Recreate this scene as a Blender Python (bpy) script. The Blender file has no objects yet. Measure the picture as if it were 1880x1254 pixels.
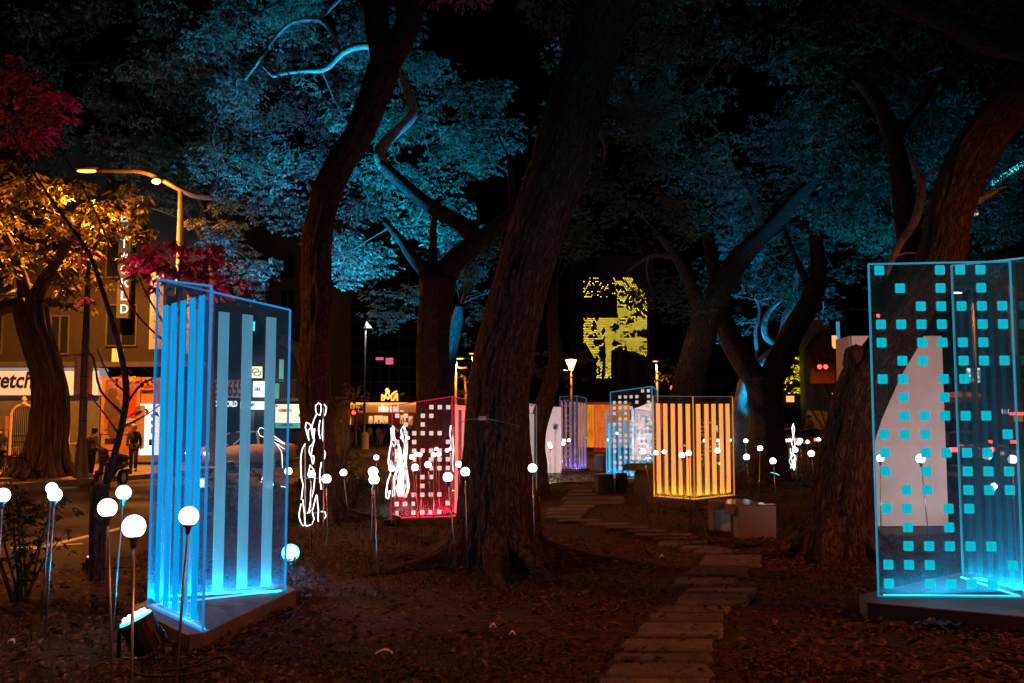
import bpy, bmesh, math, random
import numpy as np
from mathutils import Vector, Matrix, noise

# ------------------------------------------------------------------ camera, world, exposure
S = bpy.context.scene
COL = S.collection
H, FPX, YH = 1.6, 1828.0, 780.0
PITCH = math.atan((YH - 627.0) / FPX)
cam = bpy.data.cameras.new('camera')
cam.lens = 36.0 * FPX / 1880.0
cam.sensor_width = 36.0
cam.clip_start = 0.05
cam.clip_end = 2000
camo = bpy.data.objects.new('camera', cam)
COL.objects.link(camo)
camo.location = (0, 0, H)
camo.rotation_euler = (math.radians(90) + PITCH, 0, 0)
S.camera = camo

W = bpy.data.worlds.new('World')
S.world = W
W.use_nodes = True
wn = W.node_tree
sky = wn.nodes.new('ShaderNodeTexSky')
sky.sky_type = 'NISHITA'
sky.sun_disc = False
sky.sun_elevation = math.radians(-6)
sky.sun_rotation = math.radians(200)
wn.links.new(sky.outputs[0], wn.nodes['Background'].inputs[0])
wn.nodes['Background'].inputs[1].default_value = 0.012

S.view_settings.view_transform = 'Standard'
S.view_settings.look = 'None'
S.view_settings.gamma = 1
S.view_settings.use_curve_mapping = False
S.view_settings.exposure = 0.0
cy = S.cycles
cy.use_denoising = True
try:
    cy.denoiser = 'OPENIMAGEDENOISE'
except Exception:
    pass
cy.max_bounces = 7
cy.diffuse_bounces = 2
cy.glossy_bounces = 3
cy.transmission_bounces = 4
cy.transparent_max_bounces = 40
cy.sample_clamp_indirect = 2.0
cy.sample_clamp_direct = 0.0
cy.caustics_reflective = False
cy.caustics_refractive = False
cy.use_light_tree = True

# ------------------------------------------------------------------ where things stand
CP, SP = math.cos(PITCH), math.sin(PITCH)

def ray(px, py):
    x, y = (px - 940.0) / FPX, (627.0 - py) / FPX
    return Vector((x, CP - y * SP, SP + y * CP))

def P(px, py, Y):
    d = ray(px, py)
    t = Y / d.y
    return Vector((d.x * t, Y, H + d.z * t))

def G(px, py, z=0.0):
    d = ray(px, py)
    t = (z - H) / d.z
    return Vector((d.x * t, d.y * t, z))

def scale_at(Y):          # metres per photo pixel at distance Y
    return Y / FPX

rng = random.Random(7)

# ------------------------------------------------------------------ mesh helpers
class MB:
    def __init__(s):
        s.v, s.f, s.uv = [], [], None
    def add(s, vs, fs):
        o = len(s.v)
        s.v.extend([tuple(v) for v in vs])
        s.f.extend([tuple(i + o for i in f) for f in fs])
        return s
    def box(s, c, size, rz=0.0):
        x, y, z = [k / 2 for k in size]
        vs = []
        cs, sn = math.cos(rz), math.sin(rz)
        for dz in (-z, z):
            for dx, dy in ((-x, -y), (x, -y), (x, y), (-x, y)):
                vs.append((c[0] + dx * cs - dy * sn, c[1] + dx * sn + dy * cs, c[2] + dz))
        return s.add(vs, [(0, 3, 2, 1), (4, 5, 6, 7), (0, 1, 5, 4), (1, 2, 6, 5), (2, 3, 7, 6), (3, 0, 4, 7)])
    def hexa(s, b, t):       # four bottom and four top points
        return s.add(list(b) + list(t), [(0, 3, 2, 1), (4, 5, 6, 7), (0, 1, 5, 4), (1, 2, 6, 5), (2, 3, 7, 6), (3, 0, 4, 7)])
    def bar(s, p, q, w, h=None, up=(0, 0, 1)):
        h = w if h is None else h
        p, q = Vector(p), Vector(q)
        d = (q - p).normalized()
        u = Vector(up)
        if abs(d.dot(u)) > 0.98:
            u = Vector((0, 1, 0))
        a = d.cross(u).normalized() * (w / 2)
        b = a.cross(d).normalized() * (h / 2)
        return s.hexa([p - a - b, p + a - b, p + a + b, p - a + b], [q - a - b, q + a - b, q + a + b, q - a + b])
    def tube(s, pts, r, n=8, cap=True):
        pts = [Vector(p) for p in pts]
        rs = r if isinstance(r, (list, tuple)) else [r] * len(pts)
        ref = Vector((0.31, 0.17, 0.93)).normalized()
        vs, fs = [], []
        for i, p in enumerate(pts):
            d = (pts[min(i + 1, len(pts) - 1)] - pts[max(i - 1, 0)])
            d = d.normalized() if d.length > 1e-9 else Vector((0, 0, 1))
            a = d.cross(ref)
            if a.length < 0.1:
                a = d.cross(Vector((1, 0, 0)))
            a.normalize()
            b = d.cross(a)
            for k in range(n):
                t = 2 * math.pi * k / n
                vs.append(p + (a * math.cos(t) + b * math.sin(t)) * rs[i])
        for i in range(len(pts) - 1):
            for k in range(n):
                fs.append((i * n + k, i * n + (k + 1) % n, (i + 1) * n + (k + 1) % n, (i + 1) * n + k))
        if cap:
            fs.append(tuple(range(n - 1, -1, -1)))
            fs.append(tuple((len(pts) - 1) * n + k for k in range(n)))
        return s.add(vs, fs)
    def lathe(s, prof, c=(0, 0, 0), n=16, axis='z'):
        vs, fs = [], []
        for r, z in prof:
            for k in range(n):
                t = 2 * math.pi * k / n
                q = (r * math.cos(t), r * math.sin(t), z)
                if axis == 'x':
                    q = (q[2], q[0], q[1])
                elif axis == 'y':
                    q = (q[0], q[2], q[1])
                vs.append((c[0] + q[0], c[1] + q[1], c[2] + q[2]))
        for i in range(len(prof) - 1):
            for k in range(n):
                fs.append((i * n + k, i * n + (k + 1) % n, (i + 1) * n + (k + 1) % n, (i + 1) * n + k))
        fs.append(tuple(range(n - 1, -1, -1)))
        fs.append(tuple((len(prof) - 1) * n + k for k in range(n)))
        return s.add(vs, fs)
    def sphere(s, c, r, n=12, m=8, sc=(1, 1, 1)):
        prof = [(max(1e-4, math.sin(math.pi * i / m)), -math.cos(math.pi * i / m)) for i in range(m + 1)]
        o = len(s.v)
        s.lathe(prof, (0, 0, 0), n)
        for i in range(o, len(s.v)):
            x, y, z = s.v[i]
            s.v[i] = (c[0] + x * r * sc[0], c[1] + y * r * sc[1], c[2] + z * r * sc[2])
        return s
    def torus(s, c, R, r, axis='x', n=20, m=6):
        vs, fs = [], []
        for i in range(n):
            t = 2 * math.pi * i / n
            for k in range(m):
                u = 2 * math.pi * k / m
                a, b, w = (R + r * math.cos(u)) * math.cos(t), (R + r * math.cos(u)) * math.sin(t), r * math.sin(u)
                q = (w, a, b) if axis == 'x' else ((a, w, b) if axis == 'y' else (a, b, w))
                vs.append((c[0] + q[0], c[1] + q[1], c[2] + q[2]))
        for i in range(n):
            for k in range(m):
                fs.append((i * m + k, ((i + 1) % n) * m + k, ((i + 1) % n) * m + (k + 1) % m, i * m + (k + 1) % m))
        return s.add(vs, fs)
    def prism(s, poly, z0, z1):
        n = len(poly)
        vs = [(p[0], p[1], z0) for p in poly] + [(p[0], p[1], z1) for p in poly]
        fs = [tuple(range(n - 1, -1, -1)), tuple(range(n, 2 * n))]
        fs += [(i, (i + 1) % n, n + (i + 1) % n, n + i) for i in range(n)]
        return s.add(vs, fs)
    def slab(s, corners, t):   # planar quad or polygon given thickness t along its normal, centred
        c = [Vector(p) for p in corners]
        n = (c[1] - c[0]).cross(c[-1] - c[0]).normalized() * (t / 2)
        k = len(c)
        vs = [p - n for p in c] + [p + n for p in c]
        fs = [tuple(range(k - 1, -1, -1)), tuple(range(k, 2 * k))]
        fs += [(i, (i + 1) % k, k + (i + 1) % k, k + i) for i in range(k)]
        return s.add(vs, fs)
    def mesh(s, name, smooth=False, off=None):
        me = bpy.data.meshes.new(name)
        v = s.v if off is None else [(a - off[0], b - off[1], c - off[2]) for a, b, c in s.v]
        me.from_pydata(v, [], s.f)
        if smooth:
            me.polygons.foreach_set('use_smooth', [True] * len(me.polygons))
        me.update()
        return me
    def build(s, name, m, parent=None, smooth=False, world=True, bevel=0.0):
        """ONE mesh object; with a parent, world coordinates are turned into the parent's own."""
        off = ROOT.get(parent.name) if (parent is not None and world) else None
        me = s.mesh(name, smooth, off)
        bm = bmesh.new()
        bm.from_mesh(me)
        bmesh.ops.recalc_face_normals(bm, faces=bm.faces)
        if bevel > 0:
            bmesh.ops.bevel(bm, geom=list(bm.edges), offset=bevel, segments=1, affect='EDGES', clamp_overlap=True)
        bm.to_mesh(me)
        bm.free()
        return link(name, me, m, parent)

ROOT = {}

def link(name, me, m, parent=None):
    o = bpy.data.objects.new(name, me)
    COL.objects.link(o)
    if m is not None:
        me.materials.clear()
        me.materials.append(m)
    if parent is not None:
        o.parent = parent
        if parent.name in ROOT:
            ROOT[o.name] = ROOT[parent.name]
    return o

def tag(o, label=None, cat=None, group=None, kind=None):
    if label: o['label'] = label
    if cat: o['category'] = cat
    if group: o['group'] = group
    if kind: o['kind'] = kind
    return o

def thing(name, label, cat, loc=(0, 0, 0), group=None, rz=0.0):
    o = bpy.data.objects.new(name, None)
    COL.objects.link(o)
    o.empty_display_size = 0.1
    o.location = loc
    o.rotation_euler = (0, 0, rz)
    ROOT[o.name] = tuple(loc)
    return tag(o, label, cat, group)

def copy_thing(o, loc, label=None, rz=None):
    """a copy of a thing with copies of its parts and sub-parts (mesh data shared)"""
    r = o.copy()
    COL.objects.link(r)
    r.location = loc
    if rz is not None:
        r.rotation_euler = (0, 0, rz)
    if label:
        r['label'] = label
    for ch in list(o.children):
        c = ch.copy(); COL.objects.link(c); c.parent = r
        for g in list(ch.children):
            d = g.copy(); COL.objects.link(d); d.parent = c
    return r

# ------------------------------------------------------------------ materials
def srgb(r, g, b):
    f = lambda c: (c / 255 / 12.92) if c / 255 <= 0.04045 else ((c / 255 + 0.055) / 1.055) ** 2.4
    return (f(r), f(g), f(b), 1.0)

def new_mat(name):
    m = bpy.data.materials.new(name)
    m.use_nodes = True
    nt = m.node_tree
    b = nt.nodes['Principled BSDF']
    return m, nt, b

def mat(name, col, rough=0.6, metal=0.0, var=0.25, scale=4.0, bump=0.0, bscale=30.0, spec=0.4, stretch=None):
    """base colour broken up by two noises, with fine relief"""
    m, nt, b = new_mat(name)
    tc = nt.nodes.new('ShaderNodeTexCoord')
    src = tc.outputs['Object']
    if stretch:
        mp = nt.nodes.new('ShaderNodeMapping')
        mp.inputs['Scale'].default_value = stretch
        nt.links.new(src, mp.inputs[0]); src = mp.outputs[0]
    if var > 0:
        n1 = nt.nodes.new('ShaderNodeTexNoise')
        n1.inputs['Scale'].default_value = scale
        n1.inputs['Detail'].default_value = 6
        n1.inputs['Roughness'].default_value = 0.65
        nt.links.new(src, n1.inputs['Vector'])
        r = nt.nodes.new('ShaderNodeValToRGB')
        r.color_ramp.elements[0].position = 0.3
        r.color_ramp.elements[1].position = 0.7
        r.color_ramp.elements[0].color = [max(0, c * (1 - var)) for c in col[:3]] + [1]
        r.color_ramp.elements[1].color = [min(1, c * (1 + var * 0.7)) for c in col[:3]] + [1]
        nt.links.new(n1.outputs['Fac'], r.inputs[0])
        nt.links.new(r.outputs[0], b.inputs['Base Color'])
    else:
        b.inputs['Base Color'].default_value = list(col[:3]) + [1]
    b.inputs['Roughness'].default_value = rough
    b.inputs['Metallic'].default_value = metal
    b.inputs['Specular IOR Level'].default_value = spec
    if bump > 0:
        n2 = nt.nodes.new('ShaderNodeTexNoise')
        n2.inputs['Scale'].default_value = bscale
        n2.inputs['Detail'].default_value = 5
        nt.links.new(src, n2.inputs['Vector'])
        bp = nt.nodes.new('ShaderNodeBump')
        bp.inputs['Strength'].default_value = bump
        bp.inputs['Distance'].default_value = 0.02
        nt.links.new(n2.outputs['Fac'], bp.inputs['Height'])
        nt.links.new(bp.outputs[0], b.inputs['Normal'])
    return m

def glow(name, col, strength, base=(0.8, 0.8, 0.8)):
    m, nt, b = new_mat(name)
    b.inputs['Base Color'].default_value = list(base[:3]) + [1]
    b.inputs['Emission Color'].default_value = list(col[:3]) + [1]
    b.inputs['Emission Strength'].default_value = strength
    b.inputs['Roughness'].default_value = 0.35
    return m

def clear_acrylic(name, tint=(1, 1, 1), haze=0.03, hz=(0.8, 0.85, 0.9)):
    """a clear sheet: sees through, mirrors at the Fresnel rate, a little dusty haze, whose tint hz can carry a painted glow"""
    m, nt, b = new_mat(name)
    nt.nodes.remove(b)
    out = nt.nodes['Material Output']
    tr = nt.nodes.new('ShaderNodeBsdfTransparent')
    tr.inputs[0].default_value = list(tint) + [1]
    gl = nt.nodes.new('ShaderNodeBsdfGlossy')
    gl.inputs['Roughness'].default_value = 0.015
    lw = nt.nodes.new('ShaderNodeLayerWeight'); lw.inputs['Blend'].default_value = 0.5
    pw = nt.nodes.new('ShaderNodeMath'); pw.operation = 'POWER'; pw.inputs[1].default_value = 5.0
    nt.links.new(lw.outputs['Facing'], pw.inputs[0])
    fr = nt.nodes.new('ShaderNodeMath'); fr.operation = 'MULTIPLY_ADD'; fr.inputs[1].default_value = 0.95; fr.inputs[2].default_value = 0.035
    nt.links.new(pw.outputs[0], fr.inputs[0])
    mx = nt.nodes.new('ShaderNodeMixShader')
    nt.links.new(fr.outputs[0], mx.inputs[0])
    nt.links.new(tr.outputs[0], mx.inputs[1])
    nt.links.new(gl.outputs[0], mx.inputs[2])
    df = nt.nodes.new('ShaderNodeBsdfDiffuse')
    tl = nt.nodes.new('ShaderNodeBsdfTranslucent')
    df.inputs[0].default_value = list(hz) + [1]
    tl.inputs[0].default_value = list(hz) + [1]
    ad = nt.nodes.new('ShaderNodeMixShader')
    ad.inputs[0].default_value = 0.5
    nt.links.new(df.outputs[0], ad.inputs[1]); nt.links.new(tl.outputs[0], ad.inputs[2])
    # the dusty haze is uneven
    tc = nt.nodes.new('ShaderNodeTexCoord')
    nz = nt.nodes.new('ShaderNodeTexNoise')
    nz.inputs['Scale'].default_value = 5
    nz.inputs['Detail'].default_value = 8
    nt.links.new(tc.outputs['Object'], nz.inputs['Vector'])
    mr = nt.nodes.new('ShaderNodeMapRange')
    mr.inputs['From Min'].default_value = 0.3
    mr.inputs['From Max'].default_value = 0.7
    mr.inputs['To Min'].default_value = haze * 0.6
    mr.inputs['To Max'].default_value = haze * 1.4
    nt.links.new(nz.outputs['Fac'], mr.inputs['Value'])
    m2 = nt.nodes.new('ShaderNodeMixShader')
    nt.links.new(mr.outputs[0], m2.inputs[0])
    nt.links.new(mx.outputs[0], m2.inputs[1])
    nt.links.new(ad.outputs[0], m2.inputs[2])
    nt.links.new(m2.outputs[0], out.inputs[0])
    return m

def frosted(name, base, ecol, estr, opacity=0.9):
    """frosted, edge-lit acrylic: scatters light from both sides and glows evenly"""
    m, nt, b = new_mat(name)
    nt.nodes.remove(b)
    out = nt.nodes['Material Output']
    df = nt.nodes.new('ShaderNodeBsdfDiffuse'); df.inputs[0].default_value = list(base) + [1]
    tl = nt.nodes.new('ShaderNodeBsdfTranslucent'); tl.inputs[0].default_value = list(base) + [1]
    mx = nt.nodes.new('ShaderNodeMixShader'); mx.inputs[0].default_value = 0.5
    nt.links.new(df.outputs[0], mx.inputs[1]); nt.links.new(tl.outputs[0], mx.inputs[2])
    em = nt.nodes.new('ShaderNodeEmission')
    em.inputs[0].default_value = list(ecol[:3]) + [1]
    em.inputs[1].default_value = estr
    # engraving is slightly streaky
    tc = nt.nodes.new('ShaderNodeTexCoord')
    mp = nt.nodes.new('ShaderNodeMapping'); mp.inputs['Scale'].default_value = (60, 60, 2.5)
    nt.links.new(tc.outputs['Object'], mp.inputs[0])
    nz = nt.nodes.new('ShaderNodeTexNoise'); nz.inputs['Scale'].default_value = 1.0; nz.inputs['Detail'].default_value = 4
    nt.links.new(mp.outputs[0], nz.inputs['Vector'])
    mr = nt.nodes.new('ShaderNodeMapRange')
    mr.inputs['From Min'].default_value = 0.3; mr.inputs['From Max'].default_value = 0.7
    mr.inputs['To Min'].default_value = estr * 0.8; mr.inputs['To Max'].default_value = estr * 1.2
    nt.links.new(nz.outputs['Fac'], mr.inputs['Value'])
    nt.links.new(mr.outputs[0], em.inputs[1])
    ad = nt.nodes.new('ShaderNodeAddShader')
    nt.links.new(mx.outputs[0], ad.inputs[0]); nt.links.new(em.outputs[0], ad.inputs[1])
    tr = nt.nodes.new('ShaderNodeBsdfTransparent')
    m2 = nt.nodes.new('ShaderNodeMixShader'); m2.inputs[0].default_value = opacity
    nt.links.new(tr.outputs[0], m2.inputs[1]); nt.links.new(ad.outputs[0], m2.inputs[2])
    nt.links.new(m2.outputs[0], out.inputs[0])
    return m

def leaf_mat(name, c1, c2, rough=0.5, transl=0.45):
    m, nt, b = new_mat(name)
    nt.nodes.remove(b)
    out = nt.nodes['Material Output']
    ge = nt.nodes.new('ShaderNodeNewGeometry')
    rp = nt.nodes.new('ShaderNodeValToRGB')
    rp.color_ramp.elements[0].color = list(c1) + [1]
    rp.color_ramp.elements[1].color = list(c2) + [1]
    nt.links.new(ge.outputs['Random Per Island'], rp.inputs[0])
    df = nt.nodes.new('ShaderNodeBsdfPrincipled')
    df.inputs['Roughness'].default_value = rough
    df.inputs['Specular IOR Level'].default_value = 0.35
    tl = nt.nodes.new('ShaderNodeBsdfTranslucent')
    nt.links.new(rp.outputs[0], df.inputs['Base Color']); nt.links.new(rp.outputs[0], tl.inputs[0])
    mx = nt.nodes.new('ShaderNodeMixShader'); mx.inputs[0].default_value = transl
    nt.links.new(df.outputs[0], mx.inputs[1]); nt.links.new(tl.outputs[0], mx.inputs[2])
    nt.links.new(mx.outputs[0], out.inputs[0])
    return m

def bark_mat(name, dark, light, su=24.0, sv=5.0, bump=1.0):
    """furrowed bark laid along the stem's own UV (metres)"""
    m, nt, b = new_mat(name)
    uv = nt.nodes.new('ShaderNodeUVMap')
    mp = nt.nodes.new('ShaderNodeMapping'); mp.inputs['Scale'].default_value = (su, sv, 1)
    nt.links.new(uv.outputs[0], mp.inputs[0])
    # winding furrows run where a stretched noise crosses its middle value; plates lie between them
    nz = nt.nodes.new('ShaderNodeTexNoise'); nz.inputs['Scale'].default_value = 0.95; nz.inputs['Detail'].default_value = 4
    nz.inputs['Roughness'].default_value = 0.55; nz.inputs['Distortion'].default_value = 0.7
    nt.links.new(mp.outputs[0], nz.inputs['Vector'])
    s1 = nt.nodes.new('ShaderNodeMath'); s1.operation = 'SUBTRACT'; s1.inputs[1].default_value = 0.5
    a1 = nt.nodes.new('ShaderNodeMath'); a1.operation = 'ABSOLUTE'
    nt.links.new(nz.outputs['Fac'], s1.inputs[0]); nt.links.new(s1.outputs[0], a1.inputs[0])
    fine = nt.nodes.new('ShaderNodeTexNoise'); fine.inputs['Scale'].default_value = 2.2; fine.inputs['Detail'].default_value = 8
    fine.inputs['Roughness'].default_value = 0.7
    nt.links.new(mp.outputs[0], fine.inputs['Vector'])
    mr = nt.nodes.new('ShaderNodeMapRange')
    mr.inputs['From Max'].default_value = 0.16
    nt.links.new(a1.outputs[0], mr.inputs['Value'])
    mu = nt.nodes.new('ShaderNodeMath'); mu.operation = 'MULTIPLY_ADD'; mu.inputs[1].default_value = 0.6
    nt.links.new(fine.outputs['Fac'], mu.inputs[0]); nt.links.new(mr.outputs[0], mu.inputs[2])
    rp = nt.nodes.new('ShaderNodeValToRGB')
    rp.color_ramp.elements[0].position = 0.15; rp.color_ramp.elements[1].position = 1.0
    rp.color_ramp.elements[0].color = list(dark) + [1]
    rp.color_ramp.elements[1].color = list(light) + [1]
    nt.links.new(mu.outputs[0], rp.inputs[0])
    nt.links.new(rp.outputs[0], b.inputs['Base Color'])
    b.inputs['Roughness'].default_value = 0.85
    b.inputs['Specular IOR Level'].default_value = 0.25
    bp = nt.nodes.new('ShaderNodeBump'); bp.inputs['Strength'].default_value = bump; bp.inputs['Distance'].default_value = 0.05
    nt.links.new(mu.outputs[0], bp.inputs['Height'])
    nt.links.new(bp.outputs[0], b.inputs['Normal'])
    return m

CYAN = (0.0, 0.36, 0.85)
M = {}
M['asphalt'] = mat('asphalt', (0.05, 0.05, 0.052), 0.8, var=0.35, scale=1.5, bump=0.5, bscale=60)
M['pave'] = mat('sidewalk paving', (0.24, 0.21, 0.19), 0.75, var=0.3, scale=2, bump=0.3, bscale=25)
M['kerb'] = mat('kerb concrete', (0.3, 0.24, 0.22), 0.8, var=0.3, scale=3, bump=0.3)
M['paint'] = mat('road paint', (0.7, 0.68, 0.62), 0.6, var=0.25, scale=14)
M['stone'] = mat('path stone', (0.15, 0.125, 0.11), 0.8, var=0.4, scale=5, bump=0.6, bscale=40)
M['stone_dark'] = mat('path stone dark', (0.1, 0.092, 0.09), 0.8, var=0.4, scale=6, bump=0.6, bscale=40)
M['stone_warm'] = mat('path stone warm', (0.18, 0.13, 0.1), 0.8, var=0.45, scale=4, bump=0.6, bscale=40)
M['granite'] = mat('granite', (0.2, 0.17, 0.165), 0.55, var=0.18, scale=60, bump=0.15, bscale=80)
M['granite_top'] = mat('polished granite', (0.26, 0.25, 0.25), 0.12, var=0.3, scale=50)
M['dark_stone'] = mat('dark stone', (0.1, 0.08, 0.07), 0.7, var=0.4, scale=8, bump=0.5)
M['plinth'] = mat('plinth board', (0.13, 0.12, 0.115), 0.55, var=0.35, scale=3, bump=0.2)
M['black'] = mat('black plastic', (0.02, 0.02, 0.022), 0.45, var=0.2)
M['dark_metal'] = mat('dark metal', (0.06, 0.06, 0.065), 0.4, metal=0.6, var=0.2)
M['steel'] = mat('brushed steel', (0.55, 0.54, 0.52), 0.32, metal=0.9, var=0.15)
M['pole'] = mat('painted pole', (0.13, 0.115, 0.11), 0.5, var=0.3, scale=3)
M['white_board'] = mat('white painted board', (0.78, 0.76, 0.76), 0.55, var=0.08, scale=2)
M['rubber'] = mat('rubber', (0.02, 0.02, 0.02), 0.7, var=0.2)
M['glass_dark'] = mat('dark glass', (0.012, 0.014, 0.018), 0.08, var=0.3, scale=0.6, spec=0.6)
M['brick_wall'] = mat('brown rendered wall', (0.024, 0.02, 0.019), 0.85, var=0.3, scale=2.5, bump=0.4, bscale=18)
M['grey_wall'] = mat('grey wall', (0.30, 0.29, 0.29), 0.8, var=0.25, scale=1.2, bump=0.2)
M['dark_wall'] = mat('dark wall', (0.06, 0.058, 0.06), 0.7, var=0.3, scale=1.0)
M['white_sign'] = mat('white sign panel', (0.72, 0.71, 0.7), 0.45, var=0.06)
M['ink'] = mat('black lettering', (0.015, 0.02, 0.03), 0.5, var=0.1)
M['orange_board'] = mat('orange hoarding', (0.42, 0.2, 0.08), 0.6, var=0.25, scale=2)
M['poster_dark'] = mat('poster print', (0.26, 0.15, 0.11), 0.5, var=0.7, scale=2.2)
M['poster_red'] = mat('poster red', (0.6, 0.05, 0.03), 0.5, var=0.3)
M['cream'] = mat('cream trim', (0.62, 0.5, 0.34), 0.6, var=0.2)
M['globe'] = glow('lit globe', (0.93, 1.0, 1.0), 4.0)
M['rope'] = glow('lit rope light', (0.9, 1.0, 1.0), 2.2)
M['lamp_sodium'] = glow('sodium lens', (1.0, 0.42, 0.06), 3.0)
M['lamp_warm'] = glow('warm lens', (1.0, 0.62, 0.25), 10.0)
M['red_lit'] = glow('red signal', (1.0, 0.03, 0.015), 9.0)
M['flood_cyan'] = glow('cyan lens', (0.06, 0.9, 0.95), 1.5)
M['flood_red'] = glow('red lens', (1.0, 0.05, 0.06), 4.0)
M['neon'] = glow('neon cyan', (0.07, 0.72, 0.85), 1.25)
M['shop_white'] = glow('lit white sign', (0.9, 0.97, 1.0), 1.6)
M['shop_cream'] = glow('lit cream sign', (1.0, 0.83, 0.55), 1.5)
M['shop_teal'] = glow('lit teal strip', (0.0, 0.42, 0.48), 0.9)
M['shop_orange'] = glow('lit orange fascia', (1.0, 0.27, 0.03), 0.36)
M['shop_orange_hot'] = glow('lit cove', (1.0, 0.45, 0.1), 1.7)
M['shop_glow'] = glow('lit shop window', (1.0, 0.5, 0.17), 1.1)
M['led_yellow'] = glow('yellow led', (1.0, 0.72, 0.07), 3.4, (.1, .1, .1))
M['green_lit'] = glow('lit green panel', (0.1, 0.55, 0.4), 0.6)
M['blue_lit'] = glow('lit blue screen', (0.05, 0.3, 0.5), 0.7)
M['pink_lit'] = glow('pink neon', (0.9, 0.12, 0.3), 0.8)
M['trouser'] = mat('navy cloth', (0.03, 0.035, 0.06), 0.9, var=0.2)
M['skin'] = mat('skin', (0.52, 0.33, 0.25), 0.55, var=0.08)
M['hair'] = mat('hair', (0.035, 0.02, 0.015), 0.6, var=0.3, scale=40)
M['shoe'] = mat('shoe', (0.25, 0.24, 0.23), 0.6, var=0.2)
M['bark'] = bark_mat('furrowed bark', (0.016, 0.010, 0.008), (0.17, 0.105, 0.088))
M['bark_far'] = bark_mat('furrowed bark grey', (0.022, 0.016, 0.014), (0.12, 0.095, 0.09), 20, 5, 0.8)
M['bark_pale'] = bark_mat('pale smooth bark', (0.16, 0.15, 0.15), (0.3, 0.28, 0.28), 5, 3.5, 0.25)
M['bark_strand'] = bark_mat('banyan bark', (0.05, 0.035, 0.025), (0.26, 0.18, 0.13), 10, 0.8, 1.0)
M['leaf'] = leaf_mat('canopy leaf', (0.025, 0.05, 0.035), (0.09, 0.13, 0.095))
M['leaf_sodium_lit'] = leaf_mat('broad leaf', (0.10, 0.085, 0.025), (0.27, 0.2, 0.05))  # yellow of the sodium lamps is put into the leaf colour
M['leaf_magenta_lit'] = leaf_mat('magenta-lit leaf', (0.2, 0.02, 0.05), (0.34, 0.06, 0.12))  # magenta light on these leaves is put into their colour
M['leaf_shrub'] = leaf_mat('shrub leaf', (0.03, 0.05, 0.025), (0.08, 0.1, 0.05))
M['litter'] = leaf_mat('fallen leaf', (0.045, 0.02, 0.012), (0.22, 0.11, 0.065), 0.7, 0.1)
M['grass'] = leaf_mat('grass blade', (0.035, 0.055, 0.022), (0.10, 0.125, 0.05), 0.7, 0.2)
M['pot'] = mat('terracotta pot', (0.3, 0.09, 0.06), 0.7, var=0.2)
M['tarp'] = mat('blue plastic sheet', (0.03, 0.13, 0.4), 0.3, var=0.4, scale=10)
M['pink_print'] = mat('pink print', (0.6, 0.16, 0.24), 0.6, var=0.2)
M['teal_ink'] = mat('teal print', (0.0, 0.2, 0.24), 0.5, var=0.1)
M['clear'] = clear_acrylic('clear acrylic', (0.97, 0.985, 1.0), 0.03)
M['clear_blue'] = clear_acrylic('clear acrylic blue edge', (0.92, 0.97, 1.0), 0.085, (0.12, 0.55, 0.85))  # blue LED glow painted in as the haze tint
M['clear_red'] = clear_acrylic('clear acrylic red edge', (1.0, 0.95, 0.95), 0.07, (0.9, 0.25, 0.3))  # haze tinted red to carry the glow of the red LEDs

# ------------------------------------------------------------------ lamps
def aim(o, target, src=None):
    d = Vector(target) - Vector(src if src is not None else o.location)
    o.rotation_euler = d.to_track_quat('-Z', 'Y').to_euler()

def lamp(kind, name, loc, col, power, parent=None, target=None, angle=60, blend=0.6, size=0.15):
    l = bpy.data.lights.new(name, kind)
    l.color = col[:3]
    l.energy = power
    if kind == 'SPOT':
        l.spot_size = math.radians(angle)
        l.spot_blend = blend
        l.shadow_soft_size = size
    elif kind == 'POINT':
        l.shadow_soft_size = size
    elif kind == 'AREA':
        l.size = size
    o = bpy.data.objects.new(name, l)
    COL.objects.link(o)
    o.location = loc
    if target is not None:
        aim(o, target, loc)
    if parent is not None:
        o.parent = parent
        b = ROOT[parent.name]
        o.location = (loc[0] - b[0], loc[1] - b[1], loc[2] - b[2])
    return o

SODIUM = (1.0, 0.30, 0.04)
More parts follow.
